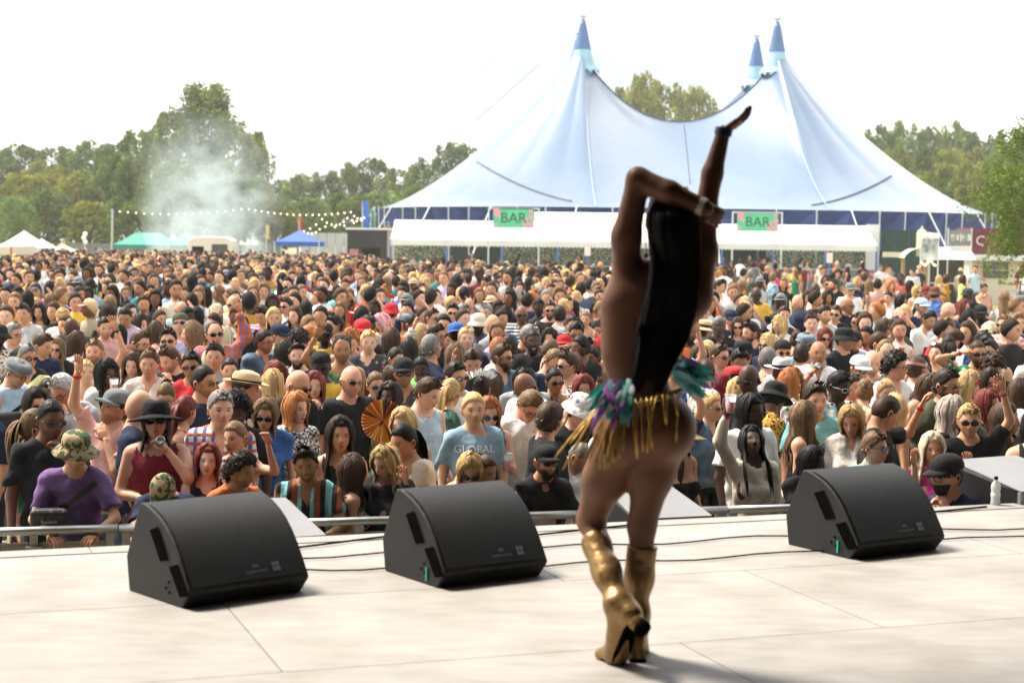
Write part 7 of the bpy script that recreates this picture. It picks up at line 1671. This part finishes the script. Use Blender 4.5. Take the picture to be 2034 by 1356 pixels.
while y < 104:
    w = y * .305 + .4; x = -w + rr.uniform(0, .6); st = .72 + .0035 * y
    while x < w:
        a, b_ = x + rr.uniform(-.22, .22), y + rr.uniform(-.25, .25)
        if rr.random() < density(a, b_) and free2(a, b_): add_crowd(a, b_, TA if y < 38 or density(a, b_) < .5 else TB)
        x += st
    y += st * 1.05
for k in range(26):                        # bar staff and drinkers behind the counters
    add_crowd(rr.uniform(bxl + .5, bxr - 1), BY + rr.uniform(1.3, 2.6), TB)
cr = mesh('crowd', np.concatenate(VV), np.concatenate(FF), mat('crowd colours', attr=True, rough=.75, spec=.25, pat=face_pat), None, True, col=np.concatenate(CC), hc=np.concatenate(HH)); tag(cr, kind='stuff'); cr['label'] = 'dense festival crowd filling the field back to the bars and tents'; cr['category'] = 'crowd'
print('crowd', ncrowd, 'folk', len(folk), 'tris', sum(len(o.data.polygons) * 2 for o in bpy.data.objects if o.type == 'MESH' and o.data.users == 1))

# ------------------------------------------------------------------ the dancer on the stage
DF = at_z(1248, 1316, STAGE_Z); DD = DF.y
dan = empty('person', (DF.x, DF.y, STAGE_Z)); tag(dan, 'dancer in gold boots and feathered fringe belt, back turned, arms raised on stage', 'person')
def dp(px, py, dy=0.):
    q = at_y(px, py, DD + dy) - Vector((DF.x, DF.y, STAGE_Z)); return (q.x, q.y, q.z)
SK = np.array((.185, .080, .045)); v = .0105
Fd = Field((-.36, -.55, -.02), (.56, .5, 2.12), v)
hipc = dp(1285, 835); waist = dp(1266, 715); rib = dp(1288, 625); chest = dp(1306, 575, .01)
Fd.ell(hipc, (.155, .115, .12), .05).ell(dp(1237, 862, -.06), (.092, .095, .10), .06).ell(dp(1330, 852, -.06), (.092, .095, .10), .06)
Fd.ell(waist, (.118, .092, .14), .09).ell(rib, (.142, .105, .15), .08).ell(chest, (.125, .09, .10), .07).cone(dp(1252, 585), dp(1378, 590), .055, .055, .06)
Fd.cone(dp(1312, 575, .01), dp(1324, 490, .02), .056, .05, .04)
shL, elL, wrL = dp(1246, 578), dp(1268, 356, -.05), dp(1403, 414, -.13); shR, elR, wrR = dp(1384, 588), dp(1402, 412, .02), dp(1437, 262, .03)
Fd.cone(shL, dp(1244, 470, -.02), .054, .050, .04).cone(dp(1244, 470, -.02), elL, .050, .041, .03).cone(elL, dp(1330, 382, -.10), .042, .040, .02).cone(dp(1330, 382, -.10), wrL, .040, .028, .02)
Fd.cone(shR, dp(1398, 500, .01), .054, .047, .04).cone(dp(1398, 500, .01), elR, .047, .039, .03).cone(elR, dp(1415, 345, .03), .040, .037, .02).cone(dp(1415, 345, .03), wrR, .037, .026, .02)
Fd.cone(dp(1222, 610), dp(1226, 690), .04, .035, .08).cone(dp(1362, 615), dp(1322, 690), .035, .03, .08)
kL, aL, kR, aR_ = dp(1174, 1032, .16), dp(1228, 1196, -.10), dp(1275, 1042, .07), dp(1264, 1212, .10)
Fd.cone(dp(1232, 872), dp(1202, 950, .08), .094, .077, .05).cone(dp(1202, 950, .08), kL, .077, .052, .04).cone(kL, dp(1190, 1085, .08), .046, .044, .03).cone(dp(1190, 1085, .08), aL, .044, .032, .03)
Fd.cone(dp(1322, 866, .0), dp(1298, 940, .04), .090, .073, .05).cone(dp(1296, 940, .04), kR, .073, .051, .04).cone(kR, dp(1274, 1110, .085), .048, .045, .03).cone(dp(1274, 1110, .085), aR_, .045, .032, .03)
Vd, Qd, Ad = Fd.nets(); parts = [(Vd, Qd, np.tile(SK, (len(Vd), 1)) * (1 + NR.normal(0, .02, (len(Vd), 1))))]
rng = np.random.default_rng(3); hd = np.array(dp(1330, 442, .03)); Rh = np.array(Matrix.Rotation(math.radians(150), 3, 'Z') @ Matrix.Rotation(math.radians(-6), 3, 'X') @ Matrix.Rotation(math.radians(6), 3, 'Y'))
Vh, Fh, Ch = make_head(SK, HAIRC['blk'], True, 0, 0, rng, (.2, .05, .04)); hpd = lambda Q: np.asarray(Q, float).reshape(-1, 3) @ Rh.T * .97 + hd; parts.append((hpd(Vh), Fh, Ch))
def quads(F):
    o = []
    for f in F:
        if len(f) == 4: o.append(f)
        else: o += [(f[0], f[i], f[i + 1], f[i + 2]) for i in range(1, len(f) - 2, 2)]
    return np.array(o)
dR = np.array(dp(1508, 214, .02)) - np.array(wrR)
Vx, Fx = hand_mesh(np.array(wrR), dR, (-.25, .3, 1), SK, .90, .86, 1); parts.append((Vx, quads(Fx), np.tile(SK * 1.05, (len(Vx), 1))))
Vx, Fx = hand_mesh(np.array(wrL), np.array(dp(1428, 432, -.10)) - np.array(wrL), (.3, 1, -.3), SK, .35, .80, 1); parts.append((Vx, quads(Fx), np.tile(SK * 1.05, (len(Vx), 1))))
o_ = 0; VV = []; FF = []; CC = []
for a, f, c in parts: VV.append(a); FF.append(f + o_); CC.append(c); o_ += len(a)
mesh('body', np.concatenate(VV), np.concatenate(FF), mat('dancer skin', attr=True, rough=.5, spec=.3, bump=.08, bscale=140), dan, True, col=np.concatenate(CC))
# hair: a sleek sheet of long locks falling to the hips
n = 520; m = 16; P = np.zeros((n, m, 3)); us = rng.uniform(0, 1, n); dep = rng.uniform(0, 1, n)
rowsL = [(372, 1322, 1362), (410, 1296, 1378), (450, 1290, 1386), (520, 1298, 1388), (590, 1290, 1383), (650, 1276, 1368), (700, 1266, 1338), (748, 1254, 1316)]
for k in range(m):
    t = k / (m - 1); yy = 372 + (748 - 372) * t; l_ = np.interp(yy, [r[0] for r in rowsL], [r[1] for r in rowsL]); r_ = np.interp(yy, [r[0] for r in rowsL], [r[2] for r in rowsL]); w_ = us + .02 * np.sin(t * 5 + dep * 6)
    for i in range(n):
        ext = rng.normal(0, .6); px = l_ + (r_ - l_) * w_[i]; bulge = -.055 - .085 * math.sin(math.pi * min(1, t * 1.5 + .12)) * math.sin(math.pi * min(max(us[i], .05), .95)) ** .5 - .03 * dep[i]
        if t < .12: bulge = -.02 - .06 * t / .12
        if t > .25: bulge = min(bulge, -(.085 + .048 * min(1, (t - .25) / .2)) - .03 * dep[i])
        P[i, k] = dp(px + ext, min(yy * (1 + 0 * us[i]) + (16 * math.sin(us[i] * 9) + 80 * (dep[i] - .62)) * t ** 2, 778), bulge + (-.03 if t > .75 else 0))
Vr, Qr, Cr = ribbon(P - np.array(dp(1330, 560, .1)), np.full(n, .0085), np.clip(np.array((.006, .0045, .004))[None] * (1 + rng.normal(0, .3, (n, 1))), .003, 1), rng); mesh('long_hair', Vr + np.array(dp(1330, 560, .1)), Qr, mat('sleek black hair', attr=True, rough=.42, spec=.22), dan, True, col=Cr)
cap_ = make_hair('bun', (.011, .008, .007), True, 0, rng, under_hat=True); mesh('hair_cap', hpd(cap_[0] * 1.01), cap_[1], MHAIR, dan, True, col=cap_[2])
# boots
MGB = mat('gold leather', (.27, .165, .065), .42, metal=.6, noise=.25, nscale=9, bump=.35, bscale=22)
def boot(kt, an, toe, ball, heel_t, heel_b, nm, top_k):
    kt, an, toe, ball, heel_t, heel_b = [np.array(q) for q in (kt, an, toe, ball, heel_t, heel_b)]; lo = np.min([kt, an, toe, ball, heel_b], 0) - .1; hi = np.max([kt, an, toe, ball, heel_b], 0) + .1; f = Field(lo, hi, .009)
    f.cone(kt, kt + (an - kt) * .55, .055, .050, .02, ).cone(kt + (an - kt) * .5, an, .050, .040, .03).cone(an, heel_t, .043, .040, .03).cone(heel_t, ball, .038, .036, .03).cone(an, ball, .038, .034, .04).cone(ball, toe, .036, .026, .03).wrinkle(.0022, rng, 1.2)
    ax = (kt - an) / np.linalg.norm(kt - an); g = [f.lo[i] + f.v * np.arange(f.n[i]) for i in range(3)]; pl = (g[0] - kt[0])[:, None, None] * ax[0] + (g[1] - kt[1])[None, :, None] * ax[1] + (g[2] - kt[2])[None, None, :] * ax[2]; f.F = np.maximum(f.F, pl)
    V, Q, A = f.nets(); b = mesh('boot', V, Q, MGB, dan, True)
    hb = MB().tube([tuple(heel_t + (0, 0, .0)), tuple(heel_t * .5 + heel_b * .5), tuple(heel_b)], [.036, .029, .031], 12); hb.build('block_heel', MGB, b, smooth=True); s_ = MB(); d = heel_b - heel_t; d /= np.linalg.norm(d); s_.tube([tuple(heel_b), tuple(heel_b + d * .012)], .033, 12); s_.build('heel_tip', MHOLE, b)
    nd = np.cross(ball - heel_t, np.cross(d, ball - heel_t)); nd /= np.linalg.norm(nd); s2 = MB(); q0, q1, q2 = heel_t + nd * .036, ball + nd * .035, toe + nd * .024; sd = np.cross(nd, ball - heel_t); sd /= np.linalg.norm(sd); s2.add([tuple(q0 - sd * .026), tuple(q0 + sd * .026), tuple(q1 + sd * .036), tuple(q2 + sd * .02), tuple(q2 - sd * .02), tuple(q1 - sd * .036)] + [tuple(np.array(q) - nd * .012) for q in (q0 - sd * .026, q0 + sd * .026, q1 + sd * .036, q2 + sd * .02, q2 - sd * .02, q1 - sd * .036)], [(0, 1, 2, 5), (5, 2, 3, 4), (6, 7, 1, 0), (7, 8, 2, 1), (8, 9, 3, 2), (9, 10, 4, 3), (10, 11, 5, 4), (11, 6, 0, 5)]); s2.build('sole', MHOLE, b)
boot(dp(1180, 1068, .11), dp(1228, 1198, -.10), dp(1196, 1300, .06), dp(1224, 1296, -.01), dp(1252, 1218, -.14), dp(1274, 1246, -.20), 'l', 0)
boot(dp(1276, 1082, .08), dp(1264, 1214, .10), dp(1262, 1296, .26), dp(1264, 1292, .18), dp(1265, 1246, .05), dp(1266, 1308, .03), 'r', 0)
# costume
MTL = [mat('teal feather', (.06, .42, .38), .5, transl=.3), mat('aqua feather', (.25, .62, .58), .5, transl=.3), mat('purple feather', (.36, .12, .45), .5, transl=.3), mat('pale feather', (.70, .72, .74), .5, transl=.3)]; MFRG = mat('gold bead fringe', (.55, .33, .07), .35, metal=.6)
belt = MB().tube([dp(1192, 792, -.02), dp(1215, 800, -.12), dp(1262, 806, -.165), dp(1320, 788, -.165), dp(1366, 768, -.12), dp(1384, 752, -.02)], .011, 8); be = belt.build('jewelled_belt', MGOLD, dan, smooth=True)
dr = random.Random(8)
def feather(px, py, dx, dy, dep, L_, m_, wd=.013):
    a = Vector(dp(px, py, dep)); b_ = Vector(dp(px + dx * L_, py + dy * L_, dep - .05 - dr.uniform(0, .06))); d = b_ - a; s_ = d.cross(Vector((dr.uniform(-.3, .3), 1, dr.uniform(-.3, .3)))).normalized() * wd; f = MB(); K = 6
    for k in range(K):
        t0, t1 = k / K, (k + 1) / K; w0, w1 = math.sin(math.pi * min(.97, t0 * .8 + .15)), math.sin(math.pi * min(.97, t1 * .8 + .15)); bow = Vector((0, -.02 * math.sin(math.pi * t0), 0)); bow1 = Vector((0, -.02 * math.sin(math.pi * t1), 0)); f.add([a + d * t0 - s_ * w0 + bow, a + d * t0 + bow * 1.4, a + d * t0 + s_ * w0 + bow, a + d * t1 - s_ * w1 + bow1, a + d * t1 + bow1 * 1.4, a + d * t1 + s_ * w1 + bow1], [(0, 1, 4, 3), (1, 2, 5, 4)])
    f.build('feather', m_, be, smooth=True)
for k in range(46): feather(dr.uniform(1205, 1252), dr.uniform(752, 790), dr.uniform(-.9, .15), dr.uniform(.55, 1.0), -.12 - dr.uniform(0, .05), dr.uniform(45, 82), MTL[dr.choice((0, 0, 1, 2, 2, 3))])
for k in range(34): feather(dr.uniform(1328, 1362), dr.uniform(712, 745), dr.uniform(.45, 1.0), dr.uniform(.1, .8), -.12 - dr.uniform(0, .05), dr.uniform(40, 74), MTL[dr.choice((0, 0, 1, 1, 2, 3))])
for k in range(34):           # swinging bead fringe, flying out at one hip, a few strands hanging down the back
    if k < 24: u = k / 23 * .30; L_ = dr.uniform(75, 140); sw = -dr.uniform(30, 105) * (1 - u * 2.2)
    else: u = .32 + (k - 24) / 9 * .55; L_ = dr.uniform(60, 190) if u < .6 else dr.uniform(30, 110); sw = dr.uniform(-18, 14)
    x0 = 1196 + u * 175; dz = -.13 - .05 * math.sin(math.pi * u); pts = []
    for j in range(9): t = j / 8; pts.append(dp(x0 + sw * t ** .85, 803 - 30 * u + L_ * t, dz - (.07 * t if k < 24 else .035 * math.sin(t * 2.5))))
    MB().tube(pts, [.0024 + .0018 * (j % 2) for j in range(9)], 5).build('fringe_strand', MFRG, be, smooth=True)
MB().add(*(lambda b: (b.v, b.f))(MB().lathe([(0, -.012), (.009, -.006), (.010, 0), (.006, .01), (0, .012)], 10, Matrix.Translation(Vector(dp(1283, 508, -.03)))))).build('earring', mat('pearl', (.7, .62, .5), .2), dan, smooth=True)
MB().tube([dp(1283, 500, -.03), dp(1282, 480, -.03)], .002, 4).build('earring_wire', MGOLD, dan)
d_ = (np.array(wrR) - np.array(elR)); d_ /= np.linalg.norm(d_); MB().tube([tuple(np.array(wrR) - d_ * .012), tuple(np.array(wrR) + d_ * .012)], .032, 12, cap=False).build('bracelet', mat('blue bracelet', (.03, .05, .16), .5), dan, smooth=True)
d_ = (np.array(wrL) - np.array(elL)); d_ /= np.linalg.norm(d_); MB().tube([tuple(np.array(wrL) - d_ * .03), tuple(np.array(wrL) - d_ * .006)], .033, 12, cap=False).build('bracelet', mat('pearl', (.7, .62, .5), .2), dan, smooth=True)

# ------------------------------------------------------------------ thin summer haze over the field
hm = bpy.data.materials.new('haze'); hm.use_nodes = True; t = hm.node_tree; t.nodes.clear(); o = N(t, 'ShaderNodeOutputMaterial'); pv = N(t, 'ShaderNodeVolumePrincipled')
pv.inputs['Color'].default_value = (.95, .97, .98, 1); pv.inputs['Density'].default_value = .00035; t.links.new(pv.outputs[0], o.inputs['Volume'])
hz_ = MB().box((-440, -60, -1.0), (440, 440, 30)).build('haze', hm); tag(hz_, kind='stuff')
